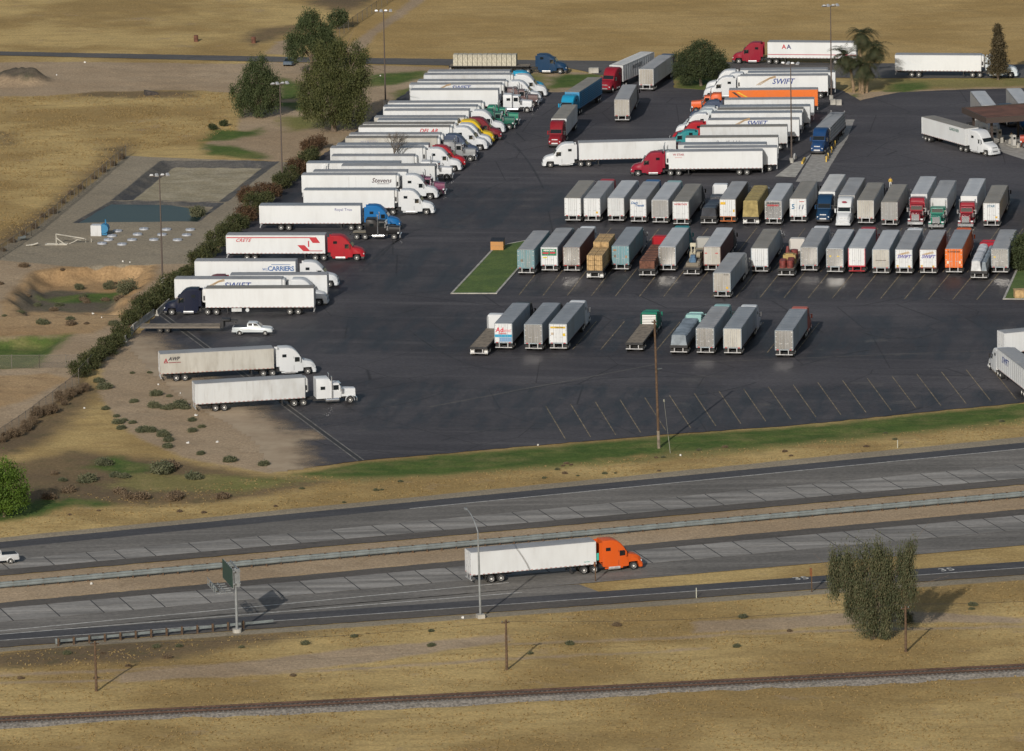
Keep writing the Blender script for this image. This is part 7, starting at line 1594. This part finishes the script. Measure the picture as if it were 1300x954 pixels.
part('uprights', MB().cyl((0.2, 0, 0), (0.2, 0, 1.85), 0.10, n=6).cyl((0.2, 0, 1.2), (1.6, 0, 0.1), 0.10, n=6).cyl((-1.6, 0, 0.1), (1.9, 0, 0.1), 0.10, n=6).cyl((-1.6, 1.0, 0.1), (1.9, 1.0, 0.1), 0.08, n=6).cyl((1.6, 0, 0.1), (1.6, 1.0, 0.1), 0.08, n=6).cyl((-1.5, 0, 0.1), (-1.5, 1, 0.1), 0.08, n=6).cyl((2.0, 0.8, 0.0), (3.4, 0.9, 0.65), 0.06, n=5).mesh('uprights'), PW, fr)
q = G(43, 312); tag(part('pipe_heap', MB().cyl((-0.8, 0, 0.15), (0.6, 0.3, 0.2), 0.15, n=6).cyl((-0.4, -0.3, 0.2), (0.7, -0.2, 0.5), 0.12, n=6).cyl((-1.2, 0.2, 0.1), (-0.6, -0.2, 0.15), 0.1, n=6).mesh('pipe_heap'), PW, None, (q.x, q.y, tz(q.x, q.y))), 'small heap of pale pipes left of the tubular frame', 'pipes')
q = G(28, 306); tag(part('pipe_heap', MB().cyl((-0.6, 0, 0.4), (0.6, 0.3, 0.5), 0.25, n=8).cyl((-0.5, -0.3, 0.2), (0.4, 0.5, 0.7), 0.15, n=6).mesh('valve'), M['galv'], None, (q.x, q.y, tz(q.x, q.y))), 'grey valve fittings against the pond yard fence', 'fittings')
for px in (109, 116): 
    q = G(px, 308); tag(part('bollard', cached('bol', lambda: MB().cyl((0, 0, -0.2), (0, 0, 0.55), 0.07, n=8).mesh('bollard')), PW, None, (q.x, q.y, tz(q.x, q.y))), 'small white post beside the pump box', 'post', 'white posts by the pump')
for i, (px, py, s_) in enumerate(((156, 333, 0.5), (165, 334, 0.4), (118, 399, 0.6), (129, 404, 0.4), (105, 478, 0.8), (107, 519, 0.6), (201, 489, 0.5), (229, 500, 0.4), (239, 563, 0.9), (276, 562, 0.7), (249, 528, 0.9), (116, 742, 0.8), (320, 93, 0.4), (483, 97, 0.7), (588, 785, 0.8), (683, 566, 0.4), (864, 579, 0.6), (108, 80, 0.8), (72, 96, 0.5))):
    q = G(px, py); s_ *= 0.6; rr_ = random.Random(i); v = [(math.cos(a_) * s_ * rr_.uniform(0.3, 0.6), math.sin(a_) * s_ * rr_.uniform(0.3, 0.6)) for a_ in [k * 1.05 for k in range(6)]]
    tag(part('litter_sheet', MB().rings([[(x, y, 0.0) for x, y in v], [(x * 0.8, y * 0.8, 0.10 + rr_.uniform(0, 0.14)) for x, y in v]]).mesh('litter', 0), simple('litter_white', (0.6, 0.59, 0.56), 0.7), None, (q.x, q.y, max(0.013, tz(q.x, q.y)))), 'scrap of pale litter lying on bare ground or verge', 'litter', 'pale litter')
# crates at the islands
def crate(label, px, py, hd, w, d, h, col, open_=True):
    q = G(px, py); t = thing('dumpster', label, 'dumpster', (q.x, q.y, 0.13), R(hd)); m = paint(col, 0.6, 0, 0.25)
    part('bin', MB().prism([(-w / 2, 0), (w / 2, 0), (w / 2, h), (-w / 2, h * 0.82)], -d / 2, d / 2).mesh('bin', 0), m, t); part('lid', MB().prism([(-w / 2 - 0.05, h * 0.82 + 0.01), (w / 2 + 0.05, h + 0.02), (w / 2 + 0.05, h + 0.09), (-w / 2 - 0.05, h * 0.82 + 0.08)], -d / 2 - 0.05, d / 2 + 0.05).mesh('lid', 0), M['black'], t)
    part('ribs', MB().box(-w / 2 - 0.04, w / 2 + 0.04, -d / 2 - 0.04, -d / 2, h * 0.4, h * 0.5).box(-w / 2 - 0.04, -w / 2, -d / 2, d / 2, h * 0.4, h * 0.5).mesh('ribs', 0), m, t)
crate('orange and black dumpster at the top of the lawn island', 632, 317.5, 81, 1.7, 2.0, 1.6, (0.45, 0.22, 0.07))
q = G(1296, 378.5); cb = thing('wooden_crate', 'pale wooden crate cut by the right edge on the kerb', 'crate', (q.x, q.y, 0.13), R(5)); part('box', MB().box(-1.0, 1.0, -0.7, 0.7, 0, 1.1).mesh('box', 0), LUM, cb); part('lid', MB().box(-1.06, 1.06, -0.76, 0.76, 1.1, 1.2).mesh('lid', 0), LUM, cb)
q = G(1300, 275); cbx = thing('parked_van', 'yellow box van just touching the right picture edge', 'van', (q.x + 1.4, q.y, 0.012), R(261)); vb = part('body', MB().box(-4.5, 1.2, -1.2, 1.2, 0.7, 3.6).mesh('body', 0), paint((0.62, 0.36, 0.02), 0.4, 0, 0.1), cbx); part('cab', MB().loft([(1.22, 0.6, 2.6, 1.05, 0.95, 0.1), (2.2, 0.6, 2.4, 1.05, 0.9, 0.15), (3.0, 0.6, 1.4, 1.0, 0.85, 0.15)]).mesh('cab', 40), paint((0.62, 0.36, 0.02), 0.4, 0, 0.1), cbx)
for s in (-1, 1):
    for wx in (-3.0, 2.0): small_wheel(cbx, wx, s * 0.95, 0.42)
# field debris at the top left
q = G(192, 120); tag(part('ruined_shed', MB().prism([(-1.1, 0), (1.1, 0), (1.1, 0.35), (-1.1, 0.9)], -0.8, 0.8).mesh('shed', 0), simple('old_board', (0.06, 0.05, 0.045), 0.9, 0, 2, 0.4), None, (q.x, q.y, tz(q.x, q.y) - 0.05), R(20)), 'collapsed dark board shelter at the edge of the dirt yard', 'shelter')
for i, (px, py) in enumerate(((322, 55), (249, 53))):
    q = G(px, py); tag(part('rusty_drum', cached('rdrum', lambda: MB().cyl((0, 0, -0.1), (0, 0, 1.2), 0.42, n=12).cyl((0, 0, 0.5), (0, 0, 0.56), 0.45, n=12).mesh('drum')), M['rust'], None, (q.x, q.y, tz(q.x, q.y))), ('rusty drum' if i == 0 else 'smaller looking rusty drum farther left') + ' standing in the dry field', 'drum', 'rusty drums')

# telegraph wires along the railway poles
pts_ = [G(-260, 905), G(122.5, 878), G(643.5, 850.5), G(1150, 828), G(1560, 800)]
for s_ in (-1, 1):
    mb = MB(); hz = 5.8
    for p_, q_ in zip(pts_, pts_[1:]):
        d_ = Vector((-(q_ - p_).y, (q_ - p_).x, 0)).normalized() * 0.0; off = Vector((math.cos(R(17)) * 0.42 * s_, math.sin(R(17)) * 0.42 * s_, 0)) + d_; pv = None
        for k in range(13):
            f = k / 12; c = p_.lerp(q_, f) + off; c.z = hz - 1.4 * 4 * f * (1 - f) * 0.5
            if pv is not None: mb.cyl(pv, c, 0.011, n=4)
            pv = c
    tag(part('overhead_wire', mb.mesh('overhead_wire', 0), M['black']), ('left' if s_ < 0 else 'right') + ' hand wire strung along the brown wooden poles', 'wire', 'telegraph wires')
